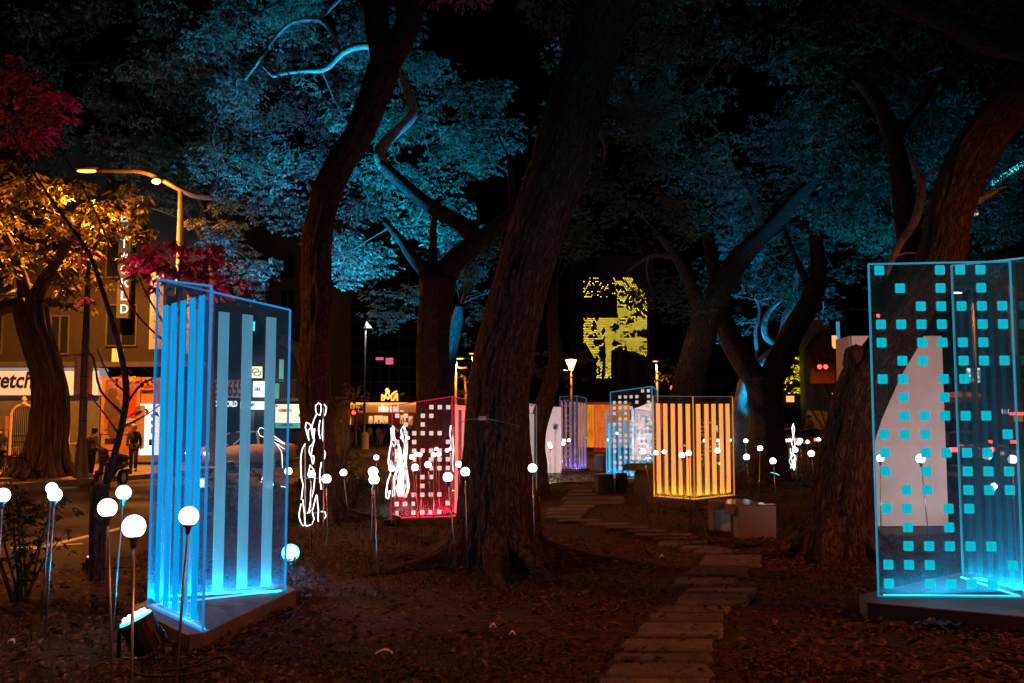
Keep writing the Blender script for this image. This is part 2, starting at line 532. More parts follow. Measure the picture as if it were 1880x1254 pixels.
# ------------------------------------------------------------------ ground, roads, path
def soil_mat():
    m, nt, b = new_mat('leafy soil')
    tc = nt.nodes.new('ShaderNodeTexCoord')
    big = nt.nodes.new('ShaderNodeTexNoise'); big.inputs['Scale'].default_value = 0.55; big.inputs['Detail'].default_value = 5
    mid = nt.nodes.new('ShaderNodeTexNoise'); mid.inputs['Scale'].default_value = 9; mid.inputs['Detail'].default_value = 8; mid.inputs['Roughness'].default_value = 0.75
    vor = nt.nodes.new('ShaderNodeTexVoronoi'); vor.inputs['Scale'].default_value = 16
    for n in (big, mid, vor):
        nt.links.new(tc.outputs['Object'], n.inputs['Vector'])
    r1 = nt.nodes.new('ShaderNodeValToRGB')
    r1.color_ramp.elements[0].color = (0.04, 0.016, 0.010, 1)
    r1.color_ramp.elements[1].color = (0.16, 0.075, 0.05, 1)
    r1.color_ramp.elements[0].position = 0.35; r1.color_ramp.elements[1].position = 0.72
    nt.links.new(mid.outputs['Fac'], r1.inputs[0])
    r2 = nt.nodes.new('ShaderNodeValToRGB')
    r2.color_ramp.elements[0].color = (0.02, 0.028, 0.014, 1)
    r2.color_ramp.elements[1].color = (0.085, 0.09, 0.042, 1)
    nt.links.new(mid.outputs['Fac'], r2.inputs[0])
    mk = nt.nodes.new('ShaderNodeValToRGB')
    mk.color_ramp.elements[0].position = 0.46; mk.color_ramp.elements[1].position = 0.6
    nt.links.new(big.outputs['Fac'], mk.inputs[0])
    mx = nt.nodes.new('ShaderNodeMixRGB')
    nt.links.new(mk.outputs[0], mx.inputs[0]); nt.links.new(r1.outputs[0], mx.inputs[1]); nt.links.new(r2.outputs[0], mx.inputs[2])
    nt.links.new(mx.outputs[0], b.inputs['Base Color'])
    b.inputs['Roughness'].default_value = 0.9
    b.inputs['Specular IOR Level'].default_value = 0.2
    ad = nt.nodes.new('ShaderNodeMath'); ad.operation = 'MULTIPLY_ADD'; ad.inputs[1].default_value = 0.5
    nt.links.new(vor.outputs['Distance'], ad.inputs[0]); nt.links.new(mid.outputs['Fac'], ad.inputs[2])
    bp = nt.nodes.new('ShaderNodeBump'); bp.inputs['Strength'].default_value = 0.9; bp.inputs['Distance'].default_value = 0.05
    nt.links.new(ad.outputs[0], bp.inputs['Height']); nt.links.new(bp.outputs[0], b.inputs['Normal'])
    return m
M['soil'] = soil_mat()

tag(MB().add([(-700, -300, -0.3), (700, -300, -0.3), (700, 1200, -0.3), (-700, 1200, -0.3)], [(0, 1, 2, 3)]).build('ground', M['dark_wall']), kind='structure')
tag(MB().add([(-80, -20, -0.14), (90, -20, -0.14), (90, 150, -0.14), (-80, 150, -0.14)], [(0, 1, 2, 3)]).build('road', M['asphalt']), kind='structure')

# park island: left kerb line read off the photograph, then the far end and the right side
LEFT = [(-6.2, -8)] + [tuple(G(x, y)[:2]) for x, y in ((0, 1064), (130, 1040), (290, 1004), (410, 950), (520, 892), (600, 858), (690, 834))]
LEFT.sort(key=lambda p: p[1])
RIGHT = [(8.5, -8), (9.5, 12), (12, 24), (17, 45), (20, 60)]
def lerp_edge(E, y):
    if y <= E[0][1]: return E[0][0]
    for a, b in zip(E, E[1:]):
        if y <= b[1]:
            t = (y - a[1]) / max(1e-6, b[1] - a[1])
            return a[0] + (b[0] - a[0]) * t
    return E[-1][0]
STONES = [(1102, 1086, 1308, 1306, 1243, 1275), (1121, 1110, 1303, 1311, 1216, 1241), (1126, 1118, 1306, 1308, 1198, 1214),
          (1144, 1134, 1309, 1309, 1172, 1193), (1179, 1165, 1329, 1326, 1142, 1166), (1195, 1187, 1332, 1329, 1124, 1140),
          (1217, 1204, 1343, 1333, 1111, 1122), (1251, 1234, 1384, 1366, 1089, 1108), (1264, 1252, 1391, 1383, 1078, 1087),
          (1242, 1232, 1357, 1349, 1060, 1074), (1267, 1254, 1376, 1374, 1041, 1056), (1292, 1283, 1399, 1397, 1018, 1038),
          (1276, 1270, 1366, 1362, 1009, 1015), (1251, 1246, 1357, 1352, 1001, 1008), (1210, 1206, 1304, 1300, 992, 999.5),
          (1202, 1198, 1285, 1280, 985, 991), (1164, 1160, 1274, 1268, 978.5, 984), (1152, 1148, 1228, 1222, 971.5, 977),
          (1117, 1110, 1193, 1187, 965, 970.5), (1078, 1072, 1156, 1150, 959, 964.2), (1028, 1018, 1106, 1098, 952.5, 958),
          (1003, 998, 1072, 1066, 945.5, 951.5), (1004, 999, 1076, 1070, 939, 944.5), (1008, 1004, 1082, 1078, 933, 938),
          (1030, 1024, 1096, 1090, 926.5, 932), (1040, 1034, 1150, 1144, 918.5, 925.5), (1034, 1030, 1150, 1146, 911, 917.5),
          (1042, 1038, 1100, 1098, 904.5, 910), (1052, 1048, 1090, 1088, 898, 903.5)]
PATHC = [((G(s[0], s[4]) + G(s[2], s[4])) / 2)[:2] for s in STONES] + [((G(s[1], s[5]) + G(s[3], s[5])) / 2)[:2] for s in STONES]
def gz(x, y):
    d = min([(x - a) ** 2 + (y - b) ** 2 for a, b in PATHC] or [9])
    return (0.035 * noise.noise(Vector((x * 0.9, y * 0.9, 3.1))) + 0.02 * noise.noise(Vector((x * 2.7, y * 2.7, 9.0)))) * min(1.0, max(0.0, d - .35) / .8)
YF = LEFT[-1][1]
NX, rows = 150, []
y = -8.0
while y < YF:
    rows.append(y)
    y += 0.09 + max(0.0, y - 6) * 0.012
rows.append(YF)
vs, fs = [], []
for y in rows:
    a, b = lerp_edge(LEFT, y), lerp_edge(RIGHT, y)
    a += 0.12 * noise.noise(Vector((0, y * 0.8, 5)))
    for i in range(NX + 1):
        x = a + (b - a) * i / NX
        e = min(1.0, min(i, NX - i) / 3.0)
        vs.append((x, y, gz(x, y) * e - (0.16 if i in (0, NX) else 0.0)))
for j in range(len(rows) - 1):
    for i in range(NX):
        k = j * (NX + 1) + i
        fs.append((k, k + 1, k + NX + 2, k + NX + 1))
tag(MB().add(vs, fs).build('park_ground', M['soil'], smooth=True), kind='structure')

# far sidewalk on the left with its kerb
KL = [G(x, y) for x, y in ((-320, 912), (50, 888), (180, 878), (292, 869), (480, 851), (560, 839), (604, 828))]
poly = [(p.x, p.y) for p in KL] + [(-15, 75), (-48, 75), (-48, KL[0].y)]
sw = tag(MB().prism(poly, -0.3, 0.0).build('sidewalk', M['pave']), kind='structure')
for a, b in zip(KL, KL[1:]):
    d = (b - a)
    nseg = max(1, int(d.length / 1.0))
    for i in range(nseg):
        p, q = a + d * (i / nseg), a + d * ((i + 0.985) / nseg)
        MB().bar(p + Vector((0, 0, -0.06)), q + Vector((0, 0, -0.06)), 0.16, 0.15).build('kerb_stone', M['kerb'], sw)

# painted road markings
rm = MB()
def mark(pxs, w):
    a, b = G(*pxs[0], -0.136), G(*pxs[1], -0.136)
    d = (b - a).normalized(); n = Vector((-d.y, d.x, 0)) * w / 2
    rm.add([a - n, b - n, b + n, a + n], [(0, 1, 2, 3)])
mark(((60, 1008), (238, 966)), 0.16)
mark(((20, 1006), (152, 998)), 0.13)
mark(((700, 822), (860, 816)), 0.35)
tag(rm.build('road_markings', M['paint']), kind='structure')
rb = G(560, 834, -0.138)

# stepping-stone path: (left_top, left_bottom, right_top, right_bottom, y_top, y_bottom) read off the photograph
bed, bf = [], []
prev = None
for (lt, lb, rt, rb_, yt, yb) in STONES:
    for (l, r, yy) in ((lb, rb_, yb), (lt, rt, yt)):
        a, b = G(l - 2, yy), G(r + 2, yy)
        bed += [(a.x, a.y, 0.022), (b.x, b.y, 0.022)]
for i in range(len(bed) // 2 - 1):
    bf.append((2 * i, 2 * i + 1, 2 * i + 3, 2 * i + 2))
# the bed follows the stones just under their tops
path = tag(MB().add(bed, bf).build('path', M['soil']), kind='structure')
ROOT[path.name] = (0, 0, 0)
r2 = random.Random(3)
for (lt, lb, rt, rb_, yt, yb) in STONES:
    zt = 0.036 + r2.uniform(-.004, .004)
    yb -= .05 * (yb - yt) + .6
    c = [G(lb, yb, zt), G(rb_, yb, zt), G(rt, yt, zt), G(lt, yt, zt)]
    base = []
    for a, b in zip(c, c[1:] + c[:1]):
        n = max(2, int((b - a).length / 0.09))
        for k in range(n):
            p = a.lerp(b, k / n)
            base.append((p.x + r2.uniform(-.012, .012), p.y + r2.uniform(-.012, .012)))
    MB().prism(base, -0.05, zt).build('stone_slab', M[r2.choice(['stone', 'stone', 'stone_dark', 'stone_warm'])], path, bevel=0.022)

# ------------------------------------------------------------------ litter and grass (nobody could count them)
def mesh_np(name, V, F, m, smooth=False):
    me = bpy.data.meshes.new(name)
    nv, nf, k = len(V), len(F), F.shape[1]
    me.vertices.add(nv); me.vertices.foreach_set('co', np.asarray(V, dtype=np.float32).ravel())
    me.loops.add(nf * k); me.loops.foreach_set('vertex_index', np.asarray(F, dtype=np.int32).ravel())
    me.polygons.add(nf)
    me.polygons.foreach_set('loop_start', np.arange(0, nf * k, k, dtype=np.int32))
    me.polygons.foreach_set('loop_total', np.full(nf, k, dtype=np.int32))
    me.update(calc_edges=True)
    me.materials.append(m)
    return me

R = np.random.default_rng(11)

def ground_points(n, ymin, ymax, power=1.6):
    u = R.random(n)
    Y = ymin + (ymax - ymin) * u ** power
    X = (R.random(n) * 2 - 1) * (Y * 0.56 + 0.6)
    ok = np.array([lerp_edge(LEFT, b) + 0.1 < a < lerp_edge(RIGHT, b) - 0.1 for a, b in zip(X, Y)])
    return X[ok], Y[ok]

def leaf_quads(C, L, Wd, yaw, pitch, roll, fold=0.0):
    """C centres (n,3); a pointed four-corner leaf about each, bent by the angles"""
    n = len(C)
    base = np.array([[0, -0.5, 0], [0.5, -0.02, 0], [0, 0.5, 0], [-0.5, -0.02, 0]])
    v = np.repeat(base[None], n, 0)
    v[:, :, 0] *= Wd[:, None]; v[:, :, 1] *= L[:, None]
    v[:, 1, 2] += fold * Wd; v[:, 3, 2] += fold * Wd
    cr, sr = np.cos(roll)[:, None], np.sin(roll)[:, None]
    x, z = v[:, :, 0] * cr - v[:, :, 2] * sr, v[:, :, 0] * sr + v[:, :, 2] * cr
    y = v[:, :, 1]
    cp, sp = np.cos(pitch)[:, None], np.sin(pitch)[:, None]
    y, z = y * cp - z * sp, y * sp + z * cp
    ca, sa = np.cos(yaw)[:, None], np.sin(yaw)[:, None]
    x, y = x * ca - y * sa, x * sa + y * ca
    V = np.stack([x, y, z], -1) + C[:, None, :]
    F = np.arange(n * 4).reshape(n, 4)
    return V.reshape(-1, 3), F

X, Y = ground_points(44000, 5.6, 34, 1.7)
Z = np.array([gz(a, b) for a, b in zip(X, Y)]) + 0.012 + 0.02 * R.random(len(X))
n = len(X)
keep = np.array([noise.noise(Vector((a * 0.5, b * 0.5, 20))) + 0.75 > t for a, b, t in zip(X, Y, R.random(n) * 1.2)])
keep &= np.array([min((a - c) ** 2 + ((b - d) * 1.6) ** 2 for c, d in PATHC) > .3 or q < .12 for a, b, q in zip(X, Y, R.random(n))])
X, Y, Z = X[keep], Y[keep], Z[keep]; n = len(X)
# some have blown onto the stones and into drifts round the trunks and plinths
ex = []
for (a, b) in PATHC:
    if b > 16: continue
    for _ in range(7):
        ex.append((a + R.normal() * .42, b + R.normal() * .18, .045 + .012 * R.random()))
for (px_, py_, rad_, k_) in ((908, 1040, .75, 420), (1540, 1040, .7, 360), (602, 960, .6, 200), (1590, 1140, .5, 160), (1760, 1165, .5, 160), (480, 1150, .6, 200), (330, 1200, .4, 110), (1390, 1000, .5, 120), (1000, 905, .5, 90)):
    c_ = G(px_, py_)
    for _ in range(k_):
        a_ = R.random() * 6.28; d_ = rad_ * (.55 + .5 * abs(R.normal()))
        ex.append((c_.x + math.cos(a_) * d_, c_.y + math.sin(a_) * d_ * .8, gz(c_.x, c_.y) + .015 + .03 * R.random()))
ex = np.array(ex)
X, Y, Z = np.concatenate([X, ex[:, 0]]), np.concatenate([Y, ex[:, 1]]), np.concatenate([Z, ex[:, 2]]); n = len(X)
V, F = leaf_quads(np.stack([X, Y, Z], -1), 0.035 + 0.05 * R.random(n), 0.018 + 0.026 * R.random(n), R.random(n) * 6.28,
                  (R.random(n) - .5) * 0.8, (R.random(n) - .5) * 1.1, 0.25)
tag(link('fallen_leaves', mesh_np('fallen_leaves', V, F, M['litter']), None), kind='stuff')

X, Y = ground_points(1500, 5.8, 14, 1.2)
off_ = np.array([min((a - c) ** 2 + ((b - d) * 1.6) ** 2 for c, d in PATHC) > .34 or q < .06 for a, b, q in zip(X, Y, R.random(len(X)))])
X, Y = X[off_], Y[off_]
Z = np.array([gz(a, b) for a, b in zip(X, Y)]) + 0.02 + 0.03 * R.random(len(X)); n = len(X)
V, F = leaf_quads(np.stack([X, Y, Z], -1), 0.055 + 0.045 * R.random(n), 0.026 + 0.026 * R.random(n), R.random(n) * 6.28, (R.random(n) - .5) * 1.3, (R.random(n) - .5) * 1.6, 0.45)
tag(link('curled_leaves', mesh_np('curled_leaves', V, F, M['litter']), None), kind='stuff')
mb = MB(); rt = random.Random(12)
for _ in range(420):
    yy = rt.uniform(6, 15); xx = rt.uniform(-.5, .5) * yy
    if not lerp_edge(LEFT, yy) + .1 < xx < lerp_edge(RIGHT, yy): continue
    a = rt.uniform(0, 6.28); l = rt.uniform(.06, .28); z = gz(xx, yy) + .018
    mb.tube([(xx, yy, z), (xx + math.cos(a) * l * .5, yy + math.sin(a) * l * .5, z + .012), (xx + math.cos(a + .3) * l, yy + math.sin(a + .3) * l, z)], [.005, .004, .002], 4)
tag(mb.build('fallen_twigs', mat('twig', (.09, .06, .045), .8)), kind='stuff')
X, Y = ground_points(120000, 6.2, 36, 1.6)
n = len(X)
keep = np.array([noise.noise(Vector((a * 0.55, b * 0.55, 0.0))) * 1.5 + 0.45 > t for a, b, t in zip(X, Y, R.random(n))])
pxs = 940 + X / Y * FPX
keep &= ~((pxs > 980) & (pxs < 1420) & (Y < 22) & (R.random(n) < 0.75))
keep &= ~((Y < 9.0) & (R.random(n) < 0.6))
X, Y = X[keep], Y[keep]; n = len(X)
Z = np.array([gz(a, b) for a, b in zip(X, Y)])
h = 0.03 + 0.05 * R.random(n); a = R.random(n) * 6.28; w = 0.004 + Y * 0.00025
dx, dy = np.cos(a), np.sin(a)
lean = h * (0.2 + 0.9 * R.random(n)); b = R.random(n) * 6.28
V = np.stack([np.stack([X - dx * w, Y - dy * w, Z], -1), np.stack([X + dx * w, Y + dy * w, Z], -1),
              np.stack([X + np.cos(b) * lean, Y + np.sin(b) * lean, Z + h], -1)], 1).reshape(-1, 3)
tag(link('grass', mesh_np('grass', V, np.arange(n * 3).reshape(n, 3), M['grass']), None), kind='stuff')

# ------------------------------------------------------------------ text
FONT_CACHE = {}
def text_mesh(txt, size, extrude=0.01, bold=False, shear=0.0):
    c = bpy.data.curves.new('lettering', 'FONT')
    c.body = txt; c.size = size; c.extrude = extrude; c.shear = shear
    c.align_x = 'CENTER'; c.align_y = 'CENTER'
    if bold: c.offset = size * 0.022
    c.resolution_u = 4
    o = bpy.data.objects.new('lettering', c)
    COL.objects.link(o)
    dg = bpy.context.evaluated_depsgraph_get()
    me = bpy.data.meshes.new_from_object(o.evaluated_get(dg))
    bpy.data.objects.remove(o)
    bpy.data.curves.remove(c)
    return me

def letters(txt, size, at, m, parent, width=None, extrude=0.01, bold=False, shear=0.0, rz=0.0, name='lettering'):
    """upright lettering facing -Y at a world point, fitted to a width"""
    me = text_mesh(txt, size, extrude, bold, shear)
    xs = [v.co.x for v in me.vertices]
    wd = max(xs) - min(xs)
    k = (width / wd) if width else 1.0
    me.transform(Matrix.Diagonal((k, 1, 1, 1)))
    me.transform(Matrix.Rotation(math.radians(90), 4, 'X'))
    me.transform(Matrix.Rotation(rz, 4, 'Z'))
    o = link(name, me, m, parent)
    b = ROOT.get(parent.name, (0, 0, 0))
    o.location = (at[0] - b[0], at[1] - b[1], at[2] - b[2])
    return o

def pxbox(mb, x0, y0, x1, y1, Y, depth, back=True):
    """a box whose front face at distance Y covers those photo pixels; it goes back by depth"""
    a, b = P(x0, y1, Y), P(x1, y0, Y)
    d = depth / 2
    return mb.box(((a.x + b.x) / 2, Y + d, (a.z + b.z) / 2), (abs(b.x - a.x), depth, abs(b.z - a.z)))

def strokes(rs, x0, z0, x1, z1, Y, rows, thick=None):
    """brush-stroke marks standing in for characters that cannot be read: bars inside a box, facing -Y"""
    mb = MB()
    hh = (z1 - z0) / rows
    for r in range(rows):
        zc = z0 + hh * (r + 0.5)
        t = thick or hh * 0.09
        for k in range(3):
            zz = zc + hh * (-0.3 + 0.28 * k)
            mb.box(((x0 + x1) / 2, Y, zz), ((x1 - x0) * rs.uniform(.6, .95), 0.01, t))
        for k in range(2):
            xx = x0 + (x1 - x0) * rs.uniform(.2, .8)
            mb.box((xx, Y - 0.006, zc), (t * 1.1, 0.01, hh * rs.uniform(.55, .85)))
        mb.bar((x0 + (x1 - x0) * .2, Y - 0.012, zc - hh * .35), (x0 + (x1 - x0) * .75, Y - 0.012, zc + hh * .1), 0.01, t)
    return mb

# ------------------------------------------------------------------ buildings across the street, left
YA = 41.0
def window(parent, x0, y0, x1, y1, Y, glass, frame, cols=2, fr=0.06):
    """a window as a part (frame) with its panes as sub-parts, set into the wall face at Y"""
    a, b = P(x0, y1, Y), P(x1, y0, Y)
    f = MB()
    f.box(((a.x + b.x) / 2, Y - 0.02, b.z), (b.x - a.x + fr, 0.08, fr)).box(((a.x + b.x) / 2, Y - 0.02, a.z), (b.x - a.x + fr, 0.12, fr))
    for k in range(cols + 1):
        xx = a.x + (b.x - a.x) * k / cols
        f.box((xx, Y - 0.023, (a.z + b.z) / 2), (fr, 0.07, b.z - a.z - fr))
    w = f.build('window', frame, parent)
    for k in range(cols):
        xa, xb = a.x + (b.x - a.x) * k / cols, a.x + (b.x - a.x) * (k + 1) / cols
        MB().box(((xa + xb) / 2, Y - 0.008, (a.z + b.z) / 2), (xb - xa - fr, 0.012, b.z - a.z - fr)).build('pane', glass, w)
    return w

o = P(-180, 860, YA); q = P(292, 860, YA)
b1 = thing('corner_building', 'brown two-storey building with a white sign band, arched gate and orange hoarding', 'building', ((o.x + q.x) / 2, YA, 0))
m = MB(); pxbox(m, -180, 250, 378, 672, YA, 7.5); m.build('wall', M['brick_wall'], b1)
m = MB(); pxbox(m, -180, 727, 184, 866, YA + .06, 7); m.build('shop_wall', mat('dim grey wall', (.12, .125, .14), .8, var=.3, scale=1.5, bump=.2), b1)
m = MB(); pxbox(m, 184, 692, 300, 866, YA + .10, 7); m.build('side_wall', M['orange_board'], b1)
m = MB(); pxbox(m, -180, 675, 181, 725, YA - 0.16, 1.0); sg = m.build('sign_band', glow('white sign with added glow', (1, .97, .93), .22, (.7, .7, .7)), b1)  # faint glow added to brighten the sign band
c = P(-6, 699, YA - 0.19)
letters('Stretch', 0.92, (P(13, 699, YA).x, YA - 0.175, c.z), M['ink'], sg, width=P(64, 699, YA).x - P(-38, 699, YA).x, bold=True, shear=0.18)
m = MB(); pxbox(m, -180, 664, 378, 673, YA - 0.35, 0.5); m.build('ledge', M['dark_wall'], b1)
for (x0, y0, x1, y1) in ((-40, 575, 6, 650), (92, 580, 128, 650), (195, 560, 252, 635), (-40, 460, 30, 540), (92, 440, 150, 520), (195, 420, 252, 510)):
    window(b1, x0, y0, x1, y1, YA, M['glass_dark'], M['dark_wall'])
m = MB(); pxbox(m, 205, 640, 222, 664, YA - .35, .3); m.build('air_conditioner', M['white_board'], b1)
# arched iron gate
gx0, gx1 = P(18, 860, YA).x, P(64, 860, YA).x
gz0 = 0.0; zc = P(40, 762, YA).z
gate = MB()
gw = (gx1 - gx0)
arch = [((gx0 + gx1) / 2 + gw / 2 * math.cos(t), YA - .06, zc + 0.42 * math.sin(t)) for t in [math.pi * k / 14 for k in range(15)]]
gate.tube([(gx1, YA - .06, 0)] + arch + [(gx0, YA - .06, 0)], 0.06, 6)
gt = gate.build('gate', M['cream'], b1)
for k in range(13):
    x = gx0 + gw * (k + .5) / 13
    t = 1 - ((x - (gx0 + gx1) / 2) / (gw / 2)) ** 2
    MB().tube([(x, YA - .05, 0.05), (x, YA - .05, zc + 0.42 * math.sqrt(max(0, t)) - 0.05)], 0.016, 5).build('gate_bar', M['steel'], gt)
for zz in (0.35, 0.9, 1.15):
    MB().box(((gx0 + gx1) / 2, YA - .05, zz), (gw, 0.04, 0.05)).build('gate_rail', M['dark_metal'], gt)
MB().lathe([(0.12, 0), (0.07, .1), (.11, .17), (0.02, 0.42)], ((gx0 + gx1) / 2, YA - .06, zc + .45), 10).build('finial', M['cream'], gt)
m = MB(); pxbox(m, 19, 765, 64, 860, YA + .03, .02); m.build('gate_backing', M['dark_wall'], gt)
m = MB(); pxbox(m, 8, 764, 18, 788, YA - .02, .05); m.build('notice', M['orange_board'], b1)
m = MB(); pxbox(m, 8, 789, 15, 804, YA - .02, .05); m.build('notice', M['orange_board'], b1)
# bright shop window
w = window(b1, 110, 731, 128, 784, YA + .04, M['shop_white'], M['grey_wall'], 1)
m = MB()
for xx in (113, 118):
    pxbox(m, xx, 755, xx + 2, 783, YA - .005, .01)
pxbox(m, 109, 776, 121, 780, YA - .012, .01)
m.build('red_shelf', M['poster_red'], w)
m = MB(); pxbox(m, 106, 786, 128, 852, YA + .02, .05); m.build('counter_front', M['white_board'], b1)
# hoarding with its poster
m = MB(); pxbox(m, 184, 692, 258, 797, YA - .05, .1); hb = m.build('poster_frame', M['orange_board'], b1)
m = MB(); pxbox(m, 191, 699, 252, 790, YA - .075, .02); ps = m.build('poster', M['poster_dark'], hb)
m = MB()
hd = P(207, 722, YA - .09)
m.sphere(hd, 0.2, 10, 8, (1, .08, 1.2)); m.sphere((hd.x, hd.y, hd.z - .62), .36, 10, 8, (1, .04, 1.3)); m.sphere((hd.x + .1, hd.y, hd.z - 1.35), .4, 10, 8, (.7, .04, 1.3))
m.build('printed_figure', mat('dark print', (.1, .06, .05), .6), hb)
m = MB(); pxbox(m, 234, 716, 250, 766, YA - .085, .01); m.build('printed_panel', M['poster_red'], hb)
letters('WHAT', .36, P(238, 690 + 7, YA - .1), M['cream'], hb, width=.5, bold=True)
letters('HERE?', .36, P(240, 775, YA - .1), M['white_sign'], hb, width=.36, bold=True)
m = MB(); pxbox(m, 258, 703, 283, 716, YA - .05, .08); m.build('yellow_panel', M['orange_board'], b1)
strokes(random.Random(5), P(260, 780, YA).x, P(0, 713, YA).z, P(281, 780, YA).x, P(0, 706, YA).z, YA - .07, 1).build('panel_print', M['poster_red'], b1)
m = MB(); pxbox(m, 184, 799, 252, 848, YA - .06, .1); m.build('low_panel', M['orange_board'], b1)
m = MB(); pxbox(m, 192, 805, 214, 815, YA - .075, .02); m.build('vent_slot', M['black'], b1)
# lit doorway
m = MB(); pxbox(m, 255, 742, 300, 836, YA + .03, .04); dw = m.build('lit_doorway', M['shop_white'], b1)
m = MB(); pxbox(m, 254, 744, 266, 824, YA - .02, .06); m.build('door_leaf', M['grey_wall'], b1)
for (a, y0, y1, mm) in ((276, 759, 767, 'orange_board'), (276, 772, 780, 'orange_board'), (276, 784, 796, 'grey_wall'), (273, 806, 818, 'black')):
    m = MB(); pxbox(m, a, y0, a + 8, y1, YA - .01, .03); m.build('door_notice', M[mm], dw)
m = MB(); pxbox(m, 240, 836, 300, 848, YA - .6, .6); m.build('doorstep', M['pave'], b1)
# vertical neon letters on a blade sign
bs = P(229, 582, YA - 1.0)
nb = thing('vertical_neon_sign', 'tall dark blade sign with cyan neon letters stacked down its face', 'sign', (bs.x, YA - 1.0, bs.z))
m = MB(); pxbox(m, 213, 352, 243, 584, YA - 0.9, .2); m.build('sign_board', M['dark_wall'], nb)
for yy in (380, 540):
    MB().bar((bs.x, YA - .8, P(229, yy, YA).z), (bs.x, YA + .02, P(229, yy, YA).z), .06).build('bracket', M['dark_metal'], nb)
for k, ch in enumerate('NEXTWORLD'):
    letters(ch, .52, P(228, 376 + k * 24, YA - .95), M['neon'], nb, width=.3, name='neon_letter')
# banner hanging from the facade
for (x0, x1, y0, y1, lab) in ((273, 301, 500, 641, 'long grey banner with pink brush characters at the corner of the brown building'),
                              (341, 358, 520, 650, 'narrow grey banner with pale characters seen through the striped blue sheets')):
    Yb = YA - 1.6
    c = P((x0 + x1) / 2, y0, Yb)
    bn = thing('banner', lab, 'banner', tuple(c), 'cloth banners on the left facade')
    m = MB(); pxbox(m, x0, y0, x1, y1, Yb, .02); cl = m.build('cloth', M['grey_wall'], bn)
    a, b = P(x0 + 5, y1 - 18, Yb), P(x1 - 4, y0 + 8, Yb)
    strokes(random.Random(x0), a.x, a.z, b.x, b.z, Yb - .03, 4).build('brush_characters', M['pink_print'] if 'pink_print' in M else M['poster_red'], bn)
    m = MB(); m.bar((c.x - .3, Yb, c.z + .03), (c.x + .3, YA + .02, c.z + .03), .05); m.build('bracket', M['dark_metal'], bn)

# second building: long dark facade with many signs
YB = 54.0
c = P(450, 850, YB)
b2 = thing('dark_shop_building', 'dark long building behind the sedan carrying lit shop signs and a balcony', 'building', (c.x, YB, 0))
m = MB(); pxbox(m, 292, 300, 606, 846, YB, 8); m.build('wall', M['dark_wall'], b2)
for k in range(7):
    for r in range(3):
        x0 = 305 + k * 42; y0 = 470 + r * 62
        window(b2, x0, y0, x0 + 26, y0 + 40, YB, M['glass_dark'], M['dark_metal'])
for k in range(7):
    x0 = 386 + k * 17
    m = MB(); pxbox(m, x0, 756, x0 + 13, 840, YB - .02, .05)
    m.build('shopfront_panel', M[('grey_wall', 'glass_dark', 'glass_dark', 'orange_board', 'grey_wall', 'dark_wall', 'glass_dark')[k]], b2)
for k in range(9):
    x = P(508 + k * 4, 780, YB - .6).x
    MB().box((x, YB - .6, P(0, 715, YB).z), (.03, .03, P(0, 698, YB).z - P(0, 731, YB).z)).build('balcony_bar', M['kerb'], b2)
m = MB(); pxbox(m, 505, 696, 545, 699, YB - .63, .06); pxbox(m, 503, 731, 560, 736, YB - .65, .7); m.build('balcony_rail', M['kerb'], b2)
m = MB(); pxbox(m, 512, 660, 521, 700, YB - .03, .05); m.build('lit_window', M['green_lit'], b2)

def sign(name, label, x0, y0, x1, y1, Y, m, depth=.25, cat='sign', frame=None):
    a, b = P(x0, y1, Y), P(x1, y0, Y)
    t = thing(name, label, cat, ((a.x + b.x) / 2, Y, a.z))
    mm = MB(); pxbox(mm, x0, y0, x1, y1, Y, depth)
    t_panel = mm.build('panel', m, t)
    if frame:
        f = MB(); e = .05
        for (p, q, r, s) in ((x0, y0, x1, y0), (x0, y1, x1, y1), (x0, y0, x0, y1), (x1, y0, x1, y1)):
            f.bar(P(p, q, Y - .02), P(r, s, Y - .02), e * 2, e * 2)
        f.build('frame', frame, t)
    return t
t = sign('phone_billboard', 'pale billboard with large dull red phone digits above the black shop sign', 385, 697, 448, 732, YB - .5, glow('billboard with added glow', (1, .82, .78), .14, (.5, .45, .45)), frame=M['kerb'])  # panel glow stands in for the light falling on the billboard
letters('6', 1.1, P(396, 715, YB - .53), M['poster_red'], t, width=.35, bold=True)
letters('-655', 1.1, P(429, 715, YB - .53), M['poster_red'], t, width=.95, bold=True)
t = sign('logo_sign', 'square cream light box with a teal interlocking emblem', 446, 671, 484, 696, YB - .9, M['shop_cream'], frame=M['dark_metal'])
cc = P(471, 683.5, YB - .93)
lg = MB()
for sgn in (1, -1):
    pts = []
    for k in range(9):
        a = math.radians(200 - k * 27)
        pts.append((cc.x + sgn * (-.05 + .17 * math.cos(a)), cc.y, cc.z + sgn * (.06 + .13 * math.sin(a))))
    for p, q in zip(pts, pts[1:]):
        lg.bar(p, q, .03, .075, up=(0, 1, 0))
    lg.bar((cc.x + sgn * .27, cc.y, cc.z + sgn * .02), (cc.x - sgn * .02, cc.y, cc.z + sgn * .02), .03, .075, up=(0, 1, 0))
lg.build('emblem', M['teal_ink'] if 'teal_ink' in M else M['ink'], t)
t = sign('white_light_box', 'bright white light box under the emblem sign', 464, 700, 488, 729, YB - .7, M['shop_white'])
strokes(random.Random(9), P(469, 780, YB).x, P(0, 719, YB).z, P(486, 780, YB).x, P(0, 711, YB).z, YB - .72, 1, .03).build('print', M['grey_wall'], t)
t = sign('green_light_box', 'small green light box beside the balcony bars', 502, 704, 511, 732, YB - .7, M['green_lit'])
strokes(random.Random(19), P(503.5, 780, YB).x, P(0, 725, YB).z, P(509.5, 780, YB).x, P(0, 710, YB).z, YB - .72, 2, .04).build('print', M['white_sign'], t)
